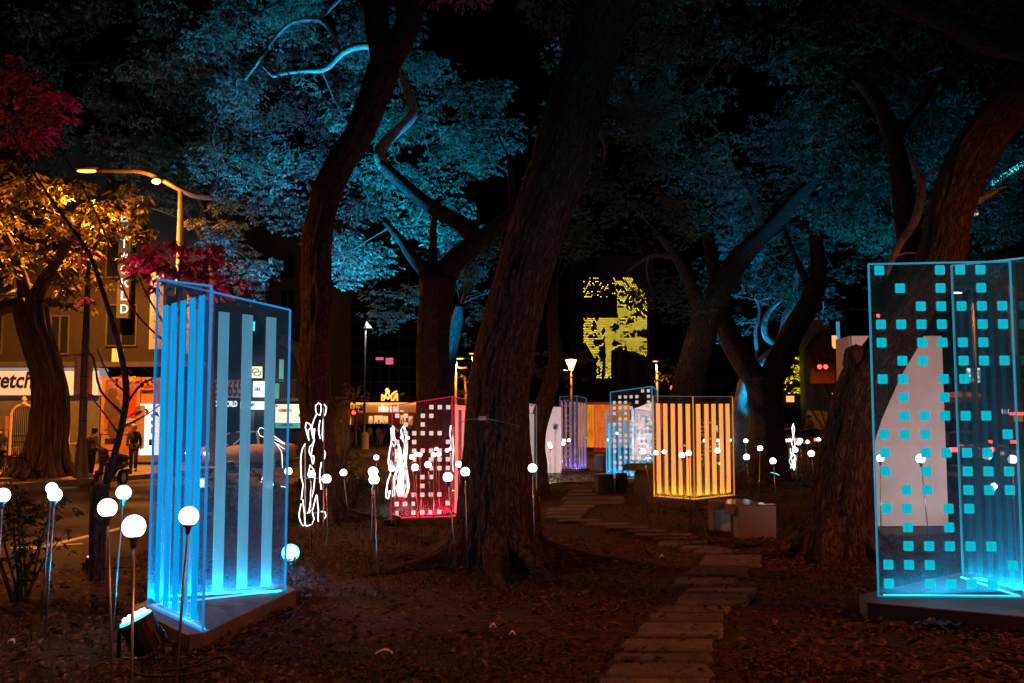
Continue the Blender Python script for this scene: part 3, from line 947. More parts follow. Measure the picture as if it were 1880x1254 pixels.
t = sign('black_shop_sign', 'black shop fascia with white capital letters under the phone billboard', 386, 735, 441, 749, YB - .55, M['ink'])
letters('NEXT WORLD', .42, P(411, 742, YB - .58), M['shop_white'], t, width=1.42, bold=True)
t = sign('white_shop_sign', 'white shop fascia right of the black one', 441, 737, 492, 752, YB - .55, M['shop_white'])
strokes(random.Random(4), P(462, 780, YB).x, P(0, 747, YB).z, P(474, 780, YB).x, P(0, 740, YB).z, YB - .57, 1, .03).build('print', M['ink'], t)
t = sign('lit_map_board', 'large glowing cream board with a teal strip along its foot', 505, 742, 566, 776, YB - 2.2, M['shop_cream'], .3)
m = MB(); pxbox(m, 505, 776, 566, 786, YB - 2.2, .3); ts = m.build('teal_strip', M['shop_teal'], t)
strokes(random.Random(6), P(516, 780, YB - 2).x, P(0, 783, YB - 2).z, P(542, 780, YB - 2).x, P(0, 777.5, YB - 2).z, YB - 2.22, 1, .03).build('strip_print', M['white_sign'], ts)
for (x0, x1, ya, yb) in ((510, 541, 750, 757), (546, 562, 758, 766), (507, 511, 744, 747)):
    strokes(random.Random(x0), P(x0, 780, YB - 2).x, P(0, yb, YB - 2).z, P(x1, 780, YB - 2).x, P(0, ya, YB - 2).z, YB - 2.22, 1, .03).build('print', M['orange_board'], t)
m = MB(); pxbox(m, 505, 738, 568, 742, YB - 2.3, .5); pxbox(m, 503, 786, 568, 792, YB - 2.3, .5); m.build('housing', M['dark_metal'], t)
for x in (512, 560):
    MB().bar(P(x, 790, YB - 2), (P(x, 780, YB - 2).x, YB - 2, 0), .1).build('post', M['dark_metal'], t)
# overpass-like curved grey wing above the balcony
t = thing('curved_awning', 'grey curved awning arm above the balcony', 'awning', tuple(P(545, 650, YB - 1)))
m = MB(); pts = [P(x, y, YB - 1) for x, y in ((520, 625), (535, 632), (550, 646), (562, 668), (572, 690))]
for p, q in zip(pts, pts[1:]): m.bar(p, q, 1.6, .5)
m.build('panel', M['grey_wall'], t)
t = sign('cyan_character_sign', 'cyan neon characters on a dark rack glimpsed between the stripes', 379, 568, 475, 612, YB - 3, M['dark_wall'], .1)
strokes(random.Random(8), P(380, 780, YB - 3).x, P(0, 605, YB - 3).z, P(406, 780, YB - 3).x, P(0, 570, YB - 3).z, YB - 3.03, 2, .07).build('neon_strokes', M['neon'], t)
for k in range(3):
    strokes(random.Random(80 + k), P(424 + k * 15, 780, YB - 3).x, P(0, 610, YB - 3).z, P(436 + k * 15, 780, YB - 3).x, P(0, 588, YB - 3).z, YB - 3.03, 1, .05).build('neon_strokes', M['neon'], t)

# glass tower with the corner shop
YC = 98.0
c = P(690, 800, YC)
b3 = thing('glass_tower', 'dark glass office tower standing over the glowing orange shop', 'building', (c.x, YC, 0))
m = MB(); pxbox(m, 606, 380, 770, 737, YC, 14); m.build('wall', M['dark_wall'], b3)
for k in range(9):
    for r in range(10):
        x0 = 610 + k * 17.6; y0 = 455 + r * 27.5
        m = MB(); pxbox(m, x0, y0, x0 + 15.5, y0 + 24.5, YC - .04, .06); m.build('glass_panel', M['glass_dark'], b3)
m = MB(); pxbox(m, 708, 657, 722, 669, YC - .12, .05); m.build('pink_lit_window', M['pink_lit'], b3)
m = MB(); pxbox(m, 690, 656, 704, 661, YC - .12, .05); m.build('pink_lit_window', M['pink_lit'], b3)
Ys = YC - 3
c = P(690, 800, Ys)
sh = thing('corner_shop', 'orange glowing corner shop with white cove-lit name above its windows', 'shop', (c.x, Ys, 0))
m = MB(); pxbox(m, 608, 742, 766, 757, Ys, 3); fa = m.build('fascia', M['shop_orange'], sh)
m = MB(); pxbox(m, 607, 739.3, 766, 741.8, Ys - .25, .3); m.build('cove_light', M['shop_orange_hot'], sh)
m = MB(); pxbox(m, 606, 736, 768, 739, Ys - .3, 3.3); m.build('roof_slab', M['dark_wall'], sh)
letters('niko and ...', 1.0, P(718, 750, Ys - .06), glow('soft white letters', (1, .9, .75), 1.0), sh, width=P(741, 780, Ys).x - P(695, 780, Ys).x, bold=True)
m = MB(); pxbox(m, 608, 757.3, 766, 812, Ys + .6, 2); m.build('shop_wall', M['orange_board'], sh)
for (x0, x1, y0, y1) in ((619, 644, 761, 780), (677, 684, 764, 780), (687, 703, 763, 780), (704, 712, 764, 780), (735, 745, 762, 778), (750, 757, 764, 780)):
    m = MB(); pxbox(m, x0, y0, x1, y1, Ys + .5, .1); wnd = m.build('lit_window', M['shop_glow'], sh)
    for k in range(3):
        m = MB(); xa = x0 + (x1 - x0) * (k + .3) / 3
        pxbox(m, xa, y1 - rng.uniform(5, 12), xa + (x1 - x0) * .18, y1, Ys + .44, .05); m.build('window_display', M['orange_board'], wnd)
t = thing('gold_crown_display', 'golden lit crest-shaped display on the shop roof', 'display', tuple(P(712, 738, Ys - .2)))
m = MB()
for pts in (((701, 736), (701, 724), (706, 730), (711, 716), (716, 730), (721, 722), (729, 718)), ((704, 736), (708, 726), (712, 733), (718, 726), (719, 736)), ((708, 716), (711, 713), (715, 719), (711, 721), (708, 716)), ((721, 736), (729, 722), (730, 736))):
    pp = [P(x, y, Ys - .2) for x, y in pts]
    for p, q in zip(pp, pp[1:]): m.bar(p, q, .12, .14)
m.build('lit_tubes', glow('gold tubes', (1, .5, .08), 1.6), t)
m = MB(); pxbox(m, 721, 722, 731, 736, Ys - .1, .05); m.build('backing', M['cream'], t)
# ------------------------------------------------------------------ LED-front building in the middle
YL = 88.0
c = P(1120, 790, YL)
b4 = thing('led_front_building', 'dark building whose front is a screen of yellow light dots', 'building', (c.x, YL, 0))
m = MB(); pxbox(m, 1047, 470, 1199, 800, YL, 12); m.build('wall', M['dark_wall'], b4)
m = MB(); pxbox(m, 1058, 500, 1196, 700, YL - .12, .1); scr = m.build('screen_panel', M['black'], b4)
m = MB(); pxbox(m, 1045, 703, 1201, 727, YL - 1.2, 1.2); m.build('canopy', M['black'], b4)
ROWS = """3,5-7,15,20-24|15.5,20.5-24.5|0,3,6,7,16-19,22-24|2.5,4.5,8.5,14.5-20.5,22.5-25.5|2,3,5,8,12,16,18-26|1.5,9.5,11.5,19.5-26.5|0,1,9,11,12,21-28|.5,10.5,16.5,18.5,21.5-28.5,29.5|0,2,4,7,8,17-20,27,29|1.5,2.5,14.5,15.5,17.5-20.5,26.5,27.5,29.5,30.5|1,4,7,17,22,27-30|.5-3.5,8.5,11.5,17.5-21.5,23.5,27.5-29.5|17-21,23,24,26,30,31|18.5-20.5,24.5,25.5,28.5|17,20,22-28,31|17.5,21.5,26.5,29.5-31.5|17-22,25,26,30,31|20.5,22.5-24.5,30.5,31.5|17-21,23,25-27,30,31|17.5-22.5,24.5,25.5,27.5,31.5|17-26,29|17.5-24.5,29.5|17-23,30,31|17.5-19.5,22.5-25.5,27.5,28.5,31.5|0,2-5,8-16,17-22,24,26-31|.5-5.5,7.5-16.5,17.5-18.5,21.5,25.5,27.5-31.5|0-4,6-16,18-21,26-31|.5-3.5,6.5-14.5,16.5,17.5,20.5,23.5-31.5|0-4,7-14,18-21,22-31|.5-3.5,6.5-13.5,18.5-20.5,22.5-31.5|0-3,6-9,11-14,18-29,31|.5-3.5,5.5-8.5,11.5-13.5,16.5-28.5|0-8,11-19,23,24|.5-8.5,10.5-19.5,21.5-22.5,26.5|0-2,5-8,9-18,20-23,26|.5,1.5,7.5-9.5,11.5-17.5,19.5,23.5,26.5-28.5|0-9,11-31|.5-4.5,10.5-14.5,16.5-17.5,19.5-31.5|0-4,10-14,18-28,29|1.5-4.5,9.5,11.5-13.5,19.5-31.5|2-5,8,9,11-14,17-31|2.5-7.5,11.5-16.5,22.5-27.5,30.5,31.5|3-7,11-15,20,22,23,25-27,29|3.5-7.5,11.5-13.5,22.5-27.5,29.5-31.5|4-7,11-13,26-30|4.5-6.5,11.5-13.5,28.5-31.5|5-7,11-13,31|5.5,7.5,11.5-13.5|8,11-13|7.5,11.5-13.5|7-9,11-13|6.5-8.5,11.5-13.5|7-9,11-13|8.5,11.5-13.5|7-9,11-13|6.5,8.5,11.5-13.5|7-9,11-13|7.5-8.5,11.5-13.5|7-8,11-13|6.5-8.5,10.5-13.5"""
dots = MB(); dim = MB()
lit = set()
dr = random.Random(2)
for r, row in enumerate(ROWS.split('|')):
    for tok in row.split(','):
        if '-' in tok:
            a, b = [float(x) for x in tok.split('-')]
        else:
            a = b = float(tok)
        u = a
        while u <= b + 1e-6:
            lit.add((r, round(u * 2))); u += 1
def dot(mb, px, py, rad):
    p = P(px, py, YL - .135)
    mb.lathe([(rad, 0), (rad * .6, -.04)], p, 6, axis='y')
for r, u2 in sorted(lit):
    if dr.random() < .04: continue
    dot(dots, 1072.2 + u2 / 2 * 3.64, 510.8 + r * 3.09, .038 * dr.choice((.8, .95, 1.0, 1.2)))
for r in range(44, 60):
    for k in range(32):
        u2 = 2 * k + (1 if r % 2 else 0)
        if (r, u2) not in lit and not (14 < k < 18):
            dot(dim, 1064 + u2 / 2 * 4.0, 510.8 + r * 3.09, .04)
tag(dots.build('led_dots', M['led_yellow'], b4), kind='stuff')
tag(dim.build('unlit_dots', M['kerb'], b4), kind='stuff')

# amber rain-curtain wall at street level
Yw = 59.0
c = P(1108, 820, Yw)
t = thing('amber_light_wall', 'amber backlit wall with a streaky curtain face beyond the small panels', 'light wall', (c.x, Yw, 0))
def curtain():
    m, nt, b = new_mat('amber curtain')
    tc = nt.nodes.new('ShaderNodeTexCoord'); mp = nt.nodes.new('ShaderNodeMapping'); mp.inputs['Scale'].default_value = (14, 1, 1.2)
    nz = nt.nodes.new('ShaderNodeTexNoise'); nz.inputs['Scale'].default_value = 1; nz.inputs['Detail'].default_value = 6
    rp = nt.nodes.new('ShaderNodeValToRGB')
    rp.color_ramp.elements[0].color = (.42, .07, .0, 1); rp.color_ramp.elements[1].color = (1, .34, .015, 1)
    rp.color_ramp.elements[0].position = .32; rp.color_ramp.elements[1].position = .72
    nt.links.new(tc.outputs['Object'], mp.inputs[0]); nt.links.new(mp.outputs[0], nz.inputs['Vector']); nt.links.new(nz.outputs['Fac'], rp.inputs[0])
    nt.links.new(rp.outputs[0], b.inputs['Emission Color']); b.inputs['Emission Strength'].default_value = .95
    b.inputs['Base Color'].default_value = (.06, .03, .01, 1)
    return m
m = MB(); pxbox(m, 1062, 743, 1157, 822, Yw, .3); m.build('curtain', curtain(), t)
m = MB(); pxbox(m, 1060, 738, 1159, 743, Yw - .1, .5); m.build('top_rail', M['cream'], t)
m = MB(); m.box((c.x, Yw + .1, P(0, 826, Yw).z), (3.0, .8, .3)); m.build('base', M['dark_stone'], t)
for x in (1064, 1155):
    MB().bar((P(x, 780, Yw).x, Yw + .25, 0), (P(x, 780, Yw).x, Yw + .25, P(0, 743, Yw).z), .12).build('post', M['dark_metal'], t)

# ------------------------------------------------------------------ right background
YR = 92.0
c = P(1500, 800, YR)
b5 = thing('grey_concrete_building', 'grey building with a slanted dark red canopy behind the fork-trunked tree', 'building', (c.x, YR, 0))
m = MB(); pxbox(m, 1482, 580, 1552, 800, YR, 10); m.build('wall', M['grey_wall'], b5)
m = MB(); a = [P(x, y, YR - 2.5) for x, y in ((1482, 705), (1482, 640), (1505, 610), (1540, 668), (1540, 705))]
m.slab(a, 2.0); m.build('canopy', mat('maroon canopy', (.16, .03, .03), .6), b5)
for x in (1494, 1516):
    MB().bar(P(x, 704, YR - 2.4), P(x + 24, 790, YR - .3), .08).build('stay_cable', M['dark_metal'], b5)
for k in range(3):
    window(b5, 1526 + k * 9, 590, 1533 + k * 9, 640, YR, M['blue_lit'] if k == 1 else M['glass_dark'], M['dark_metal'], 1)
m = MB(); pxbox(m, 1528, 616, 1536, 640, YR - .1, .05); m.build('orange_lit_window', M['shop_glow'], b5)
c = P(1455, 800, YR + 2)
b6 = thing('yellow_dot_building', 'building corner sprinkled with yellow light dots between the trunk forks', 'building', (c.x, YR + 2, 0))
m = MB(); pxbox(m, 1392, 600, 1481, 810, YR + 2, 10); m.build('wall', M['dark_wall'], b6)
m = MB(); pxbox(m, 1360, 722, 1394, 810, YR, 8); m.build('side_block', M['kerb'], b6)
m = MB()
for k in range(900):
    x, yv = dr.uniform(1393, 1480), dr.uniform(655, 722)
    if noise.noise(Vector((x * .07, yv * .07, 4))) > -.1 and not (x < 1440 and yv > 705):
        p = P(x, yv, YR + 1.93); s = dr.uniform(.04, .09)
        m.box((p.x, p.y, p.z), (s * dr.uniform(.8, 2), .05, s))
tag(m.build('light_dots', glow('yellow dots', (.8, .62, .03), .75), b6), kind='stuff')
m = MB(); pxbox(m, 1444, 727, 1458, 738, YR + 1.9, .1); m.build('orange_lit_window', M['shop_glow'], b6)
for k in range(3):
    m = MB(); pxbox(m, 1440 + k * 14, 748, 1451 + k * 14, 775, YR + 1.9, .1); m.build('dark_window', M['glass_dark'], b6)

YV = 75.0
c = P(1840, 800, YV)
b7 = thing('dark_tower_right', 'dark tower at right edge crossed by a slanting line of cyan lights', 'building', (c.x, YV, 0))
m = MB(); pxbox(m, 1745, 150, 2050, 830, YV, 12); m.build('wall', M['dark_wall'], b7)
for k in range(9):
    for r in range(13):
        m = MB(); x0 = 1750 + k * 30; y0 = 200 + r * 42
        pxbox(m, x0, y0, x0 + 24, y0 + 32, YV - .04, .06); m.build('glass_panel', M['glass_dark'], b7)
m = MB()
for k in range(7):
    a, b = P(1826 + k * 14, 330 - k * 9, YV - .6), P(1838 + k * 14, 322 - k * 9, YV - .6)
    m.bar(a, b, .12, .1)
m.build('light_line', M['neon'], b7)
for k in range(26):
    x = 1822 + k * 3.4
    y0 = 342 - k * 2.2
    m = MB(); m.bar(P(x, y0, YV - .5), P(x + dr.uniform(-1, 1), y0 - dr.uniform(5, 13), YV - .5), .05, .07); m.build('light_streak', M['neon'], b7)
m = MB(); pxbox(m, 1788, 386, 1796, 396, YV - .1, .05); m.build('lit_window', M['shop_cream'], b7)
t = sign('cinema_sign', 'small white lit word over the right-hand street', 1838, 751, 1854, 761, YV - 1, M['black'], .2)
letters('IMAX', .5, P(1846, 756, YV - 1.03), M['shop_white'], t, width=.55, bold=True)
t = sign('red_strip_sign', 'thin red lit strip beside the small white lit word', 1856, 757, 1880, 762, YV - 1, M['red_lit'], .2)
m = MB(); pxbox(m, 1862, 763, 1878, 774, YV - 1, .1); m.build('orange_panel', M['shop_orange'], t)
t = sign('teal_screen', 'teal lit shop window glimpsed past the big white board', 1776, 676, 1800, 702, YV - 1.2, M['green_lit'], .2)
m = MB()
for k in range(12):
    m.box(P(dr.uniform(1776, 1800), dr.uniform(677, 701), YV - 1.25), (.2, .05, .12))
m.build('bright_goods', M['shop_white'], t)
# round dark red kiosk on the right street
c = P(1766, 830, 48)
t = thing('round_kiosk', 'round-fronted dark red kiosk beyond the right panel', 'kiosk', (c.x, 48, 0))
m = MB().lathe([(1.05, 0), (1.05, 2.6), (1.2, 2.65), (1.2, 2.9), (.9, 3.1), (.1, 3.2)], (c.x, 48, 0), 20); m.build('body', mat('kiosk red', (.25, .08, .04), .5), t)
m = MB().lathe([(1.07, 1.15), (1.07, 1.9)], (c.x, 48, 0), 20); m.build('band', M['glass_dark'], t)
# low blocks along the far right street
c = P(1600, 800, 96)
b8 = thing('low_dark_block', 'low dark street block behind the large white board', 'building', (c.x, 100, 0))
m = MB(); pxbox(m, 1554, 640, 1744, 810, 100, 8); m.build('wall', M['dark_wall'], b8)
for k in range(5):
    m = MB(); pxbox(m, 1562 + k * 35, 660, 1584 + k * 35, 690, 99.95, .06); m.build('window', M['glass_dark'], b8)
c = P(1300, 800, 105)
b9 = thing('distant_dark_block', 'distant dark block behind the orange striped panel', 'building', (c.x, 105, 0))
m = MB(); pxbox(m, 1205, 690, 1360, 812, 105, 8); m.build('wall', M['dark_wall'], b9)
for k in range(5):
    m = MB(); pxbox(m, 1214 + k * 28, 712, 1234 + k * 28, 738, 104.95, .06); m.build('window', M['glass_dark'], b9)
c = P(870, 800, 105)
b10 = thing('distant_grey_block', 'distant grey block seen between the middle trunks', 'building', (c.x, 105, 0))
m = MB(); pxbox(m, 772, 672, 1044, 812, 108, 8); m.build('wall', M['dark_wall'], b10)
m = MB(); pxbox(m, 850, 718, 880, 732, 107.5, .3); m.build('pale_band', M['grey_wall'], b10)
t = sign('red_running_sign', 'small red lit running-text sign over the far street', 839, 745, 857, 752, 60, M['red_lit'], .2)
m = MB(); [m.box(P(841 + 2.2 * k, 748.5, 59.97), (.03, .03, .14)) for k in range(7)]; m.build('print', M['black'], t)
MB().bar(P(848, 752, 60.1), (P(848, 780, 60.1).x, 60.1, -.14), .08).build('post', M['dark_metal'], t)
t = sign('blue_lit_screen', 'blue glittering screen on a post behind the red panel', 801, 759, 816, 777, 60, M['blue_lit'], .2)
m = MB()
for k in range(40): m.box(P(dr.uniform(802, 815), dr.uniform(760, 776), 59.96), (.05, .05, .05))
m.build('bright_specks', M['neon'], t)
MB().bar(P(808, 777, 60.1), (P(808, 780, 60.1).x, 60.1, -.14), .1).build('post', M['dark_metal'], t)
# ------------------------------------------------------------------ trees
def resample(pts, rad, step):
    out, ro = [], []
    n = len(pts)
    for i in range(n - 1):
        p0, p1, p2, p3 = pts[max(0, i - 1)], pts[i], pts[i + 1], pts[min(n - 1, i + 2)]
        k = max(1, int(round((p2 - p1).length / step)))
        for j in range(k):
            t = j / k
            t2, t3 = t * t, t * t * t
            out.append(0.5 * ((2 * p1) + (p2 - p0) * t + (2 * p0 - 5 * p1 + 4 * p2 - p3) * t2 + (3 * p1 - p0 - 3 * p2 + p3) * t3))
            s = t * t * (3 - 2 * t)
            ro.append(rad[i] * (1 - s) + rad[i + 1] * s)
    out.append(pts[-1]); ro.append(rad[-1])
    return out, ro

def stem(name, pts, rad, m, parent, seg=24, step=0.12, amp=0.06, ridges=9, seed=0, flare=0.0):
    """a tapered, knobbly stem with a UV map in metres"""
    pts, rad = resample([Vector(p) for p in pts], rad, step)
    off = Vector(ROOT[parent.name])
    N = len(pts)
    V, F, UV = [], [], []
    ref = Vector((0.13, -1.0, 0.07)).normalized()
    L = 0.0
    lens = [0.0]
    for a, b in zip(pts, pts[1:]):
        L += (b - a).length; lens.append(L)
    z0 = pts[0].z
    rmean = sum(rad) / N
    for i, p in enumerate(pts):
        d = pts[min(i + 1, N - 1)] - pts[max(i - 1, 0)]
        d.normalize()
        a = d.cross(ref)
        if a.length < 1e-3: a = d.cross(Vector((1, 0, 0)))
        a.normalize(); b = d.cross(a)
        for k in range(seg):
            t = 2 * math.pi * k / seg
            ca, sa = math.cos(t), math.sin(t)
            q = noise.noise(Vector((ca * 1.3 + seed, sa * 1.3, lens[i] * 0.55))) * 1.3
            q += 0.55 * noise.noise(Vector((ca * ridges * .35, sa * ridges * .35 + seed, lens[i] * 1.6)))
            r = rad[i] * (1 + amp * q * 2)
            if seg >= 96:
                rd = noise.noise(Vector((ca * rad[i] * 15, sa * rad[i] * 15, lens[i] * 2.0 + seed)))
                r += .016 * (1 - 3.0 * abs(rd))
            if flare > 0:
                e = math.exp(-max(0, p.z - z0) / 0.45)
                lobe = max(0.0, math.sin(5 * t + seed) * .6 + .4 * math.sin(3 * t + 1.7 * seed))
                r *= 1 + flare * e * lobe
            V.append(p + (a * ca + b * sa) * r - off)
    for i in range(N - 1):
        for k in range(seg):
            F.append((i * seg + k, i * seg + (k + 1) % seg, (i + 1) * seg + (k + 1) % seg, (i + 1) * seg + k))
            c = 2 * math.pi * rmean
            u0, u1 = c * k / seg, c * (k + 1) / seg
            UV += [(u0, lens[i]), (u1, lens[i]), (u1, lens[i + 1]), (u0, lens[i + 1])]
    V.append(pts[-1] - off)
    for k in range(seg):
        F.append(((N - 1) * seg + k, (N - 1) * seg + (k + 1) % seg, N * seg))
        UV += [(0, L), (.1, L), (.05, L + .1)]
    me = bpy.data.meshes.new(name)
    me.from_pydata(V, [], F)
    me.polygons.foreach_set('use_smooth', [True] * len(F))
    uvl = me.uv_layers.new(name='UVMap')
    uvl.data.foreach_set('uv', [c for p in UV for c in p])
    me.update()
    return link(name, me, m, parent)

def px_path(rows, Y):
    """(px, py, width px[, dY]) rows -> points and radii"""
    pts, rad = [], []
    for r in rows:
        yy = Y + (r[3] if len(r) > 3 else 0)
        pts.append(P(r[0], r[1], yy)); rad.append(r[2] * 0.5 * scale_at(yy))
    return pts, rad

LEAFRNG = np.random.default_rng(5)
def crown(parent, clumps, m, leaf=0.11, dens=1.0, name='crown', droop=0.35):
    """leaf sprays filling clumps (centre, radius): every spray is a twig end with a rosette of pointed leaves"""
    g = LEAFRNG
    off = np.array(ROOT[parent.name])
    Cs, yaws, pit, rol, Ls = [], [], [], [], []
    for c, rad in clumps:
        area = math.pi * rad * rad
        nspray = 2 if rad < .15 else max(6, int(dens * area * 1.15 / (leaf * leaf * 0.30) / 9))
        d = g.normal(size=(nspray, 3)); d /= np.linalg.norm(d, axis=1)[:, None]
        rr = rad * (0.25 + 0.75 * g.random(nspray) ** 0.5)
        ctr = np.array(c)[None] + d * rr[:, None] * np.array([1.15, 1.0, 0.72])[None]
        # sprays gather along a few twig directions, which leaves gaps
        sh = g.normal(size=3) * .8
        k = np.sin(ctr @ np.array([2.3, 1.9, 3.1]) / max(.4, rad) * 1.6 + sh[0]) + np.sin(ctr @ np.array([-3.7, 1.1, 2.2]) / max(.4, rad) + sh[1])
        ctr = ctr[k > -0.75]
        nspray = len(ctr)
        if nspray == 0: continue
        nl = 9 if rad >= .15 else 5
        out = ctr - np.array(c)[None]
        base_yaw = np.arctan2(out[:, 1], out[:, 0])
        y = (base_yaw[:, None] + (g.random((nspray, nl)) - .5) * 4.2)
        dist = leaf * (0.35 + 1.1 * g.random((nspray, nl)))
        cx = ctr[:, None, 0] + np.cos(y) * dist
        cy_ = ctr[:, None, 1] + np.sin(y) * dist
        cz = ctr[:, None, 2] - droop * dist + leaf * .5 * (g.random((nspray, nl)) - .5)
        Cs.append(np.stack([cx, cy_, cz], -1).reshape(-1, 3))
        yaws.append((y - math.pi / 2).ravel())
        pit.append((-droop - .5 * g.random((nspray, nl))).ravel())
        rol.append(((g.random((nspray, nl)) - .5) * 1.7).ravel())
        Ls.append((leaf * (.65 + .7 * g.random((nspray, nl)))).ravel())
    C = np.concatenate(Cs) - off[None]; L = np.concatenate(Ls)
    V, F = leaf_quads(C, L, L * .42, np.concatenate(yaws), np.concatenate(pit), np.concatenate(rol), 0.12)
    return _crown(name, V, F, m, parent)

NLEAF = [0]
def _crown(name, V, F, m, parent):
    NLEAF[0] += len(F)
    me = mesh_np(name, V, F, m)
    o = bpy.data.objects.new(name, me)
    COL.objects.link(o)
    o.parent = parent
    ROOT[o.name] = ROOT[parent.name]
    return tag(o, kind='stuff')

def twigs(parent, starts, clumps, m, r0=0.035):
    """thin bent branches: every clump hangs on the nearest limb or on a clump already reached, so the wood forks outwards"""
    mb = MB()
    rr = random.Random(len(clumps))
    nodes = [(Vector(p), 0) for p in starts]
    todo = [(Vector(c), rad) for c, rad in clumps]
    links = []
    best = [min(((n[0] - c).length + .35 * n[1], i) for i, n in enumerate(nodes)) for c, _ in todo]
    while todo:
        k = min(range(len(todo)), key=lambda i: best[i][0])
        c, rad = todo.pop(k); d, i = best.pop(k)
        s, lev = nodes[i]
        nodes.append((c, lev + 1)); j = len(nodes) - 1
        links.append((s, c, rad, lev))
        for q in range(len(todo)):
            dd = (todo[q][0] - c).length + .35 * (lev + 1)
            if dd < best[q][0]: best[q] = (dd, j)
    for s, c, rad, lev in links:
        L = (c - s).length
        if L < .15 or L > 5: continue
        mid = s.lerp(c, .5) + Vector((rr.uniform(-.16, .16), rr.uniform(-.16, .16), rr.uniform(-.04, .16))) * L
        r = max(.004, r0 * .8 ** lev * min(1.2, .35 + .2 * L))
        pts, rad_ = resample([s, mid, c], [r, r * .8, r * .6], .3)
        mb.tube(pts, rad_, 5, cap=False)
        for k in range(4):
            q = Vector((rr.uniform(-1, 1), rr.uniform(-1, 1), rr.uniform(-.4, .7))) * rad
            mb.tube([c.lerp(mid, .2), c + q * .5 + Vector((0, 0, .05)) * rad, c + q], [r * .4, r * .28, r * .1], 4, cap=False)
    return tag(mb.build('twigs', m, parent, smooth=True), kind='stuff')

def region(cx, cy, rx, ry, Y0, Y1, n, seed, rpx=(36, 64)):
    n = int(n * 1.35)
    """leaf clumps through a stretch of canopy given as an ellipse in the photograph and a depth range"""
    rr = random.Random(seed)
    out = []
    while len(out) < n:
        a, b = rr.uniform(-1, 1), rr.uniform(-1, 1)
        if a * a + b * b > 1: continue
        Y = rr.uniform(Y0, Y1)
        p = P(cx + a * rx, cy + b * ry, Y)
        out.append((p, rr.uniform(*rpx) * scale_at(22)))
    return out

def tree(name, label, trunk, Y, limbs=(), clumps=(), bark='bark', leaf='leaf', leafsize=.09, dens=1.0, flare=0.3, seed=1, seg=24, step=.12, group=None, cat='tree', amp=.06, twig_r=.035, roots=0):
    pts, rad = px_path(trunk, Y)
    base = Vector((pts[0].x, pts[0].y, 0))
    t = thing(name, label, cat, tuple(base), group)
    pts[0].z = min(pts[0].z, -0.06)
    stem('trunk', pts, rad, M[bark], t, seg, step, amp, 9, seed, flare)
    if roots:
        rr = random.Random(seed)
        r0 = rad[0]
        for k in range(roots):
            a = 6.28 * (k + rr.uniform(-.3, .3)) / roots
            ln = r0 * rr.uniform(1.5, 2.6)
            dv = Vector((math.cos(a), math.sin(a), 0)); sv = Vector((-dv.y, dv.x, 0)) * rr.uniform(-.35, .35) * ln
            rp = [base + dv * r0 * .45 + Vector((0, 0, r0 * .75)), base + dv * r0 * .95 + Vector((0, 0, r0 * .22)), base + dv * (r0 + ln * .4) + sv * .3 + Vector((0, 0, .01)), base + dv * (r0 + ln) + sv + Vector((0, 0, -.06))]
            stem('root', rp, [r0 * .3, r0 * .26, r0 * .15, r0 * .05], M[bark], t, 12, .08, .12, 6, seed + k)
    starts = [p for p in pts[len(pts) // 2:]]
    for i, lb in enumerate(limbs):
        bm_ = bark
        if isinstance(lb[0], str): bm_, lb = lb[0], lb[1:]
        lp, lr = px_path(lb, Y)
        stem('limb', lp, lr, M[bm_], t, 14, step * 1.1, amp * .9, 6, seed + 3.3 * (i + 1))
        starts += lp
    if clumps:
        twigs(t, starts, clumps, M['bark_pale' if bark == 'bark_pale' else 'bark_far'], twig_r)
        crown(t, clumps, M[leaf], leafsize, dens)
    return t

TG = 'old park trees'
# central leaning tree
tree('leaning_tree', 'massive furrowed dark trunk leaning right in the middle, a small white box strapped to it',
     [(908, 1048, 190), (908, 1010, 158), (910, 950, 142), (910, 870, 131), (911, 790, 118), (918, 700, 106), (938, 600, 100), (961, 500, 98), (992, 400, 99), (1028, 300, 104), (1056, 200, 105), (1084, 100, 105), (1120, 0, 116), (1150, -90, 112), (1185, -200, 100)], 11.6,
     limbs=[[(1060, 180, 40, .3), (1098, 230, 14, .9), (1112, 280, 9, 1.5), (1090, 330, 7, 2), (1072, 350, 5, 2.2)], [(1150, -80, 70), (1050, -190, 50, 1.5), (960, -260, 40, 3)]],
     clumps=region(900, 445, 28, 26, 11.8, 12.6, 2, 5, (9, 13)) + region(1090, -60, 260, 90, 11, 18, 14, 4),
     flare=.42, roots=7, seed=2, seg=144, step=.05, group=TG, amp=.05)
# left forked tree
tree('forked_tree', 'tall dark trunk left of the middle, bent and forked high up',
     [(602, 962, 82), (596, 920, 64), (588, 860, 60), (582, 780, 59), (577, 700, 57), (581, 600, 52), (581, 500, 55), (583, 440, 54), (594, 380, 50), (607, 335, 52), (630, 290, 50), (657, 245, 51), (682, 185, 55), (704, 125, 60)], 17.0,
     limbs=[[(706, 132, 46), (697, 80, 44), (690, 30, 46), (686, -40, 46), (676, -140, 40)], [(700, 140, 48), (728, 90, 46), (747, 50, 47), (754, 0, 46), (762, -90, 42)], [(585, 352, 24), (572, 335, 12, .1), (566, 330, 5, .15)],
            [(676, -100, 30), (560, -60, 20, 4), (480, 30, 12, 6)]],
     clumps=region(440, 480, 60, 80, 26, 31, 10, 33) + region(470, 40, 90, 90, 20, 27, 12, 34),
     flare=.25, roots=5, seed=5, seg=100, step=.06, group=TG, amp=.06)
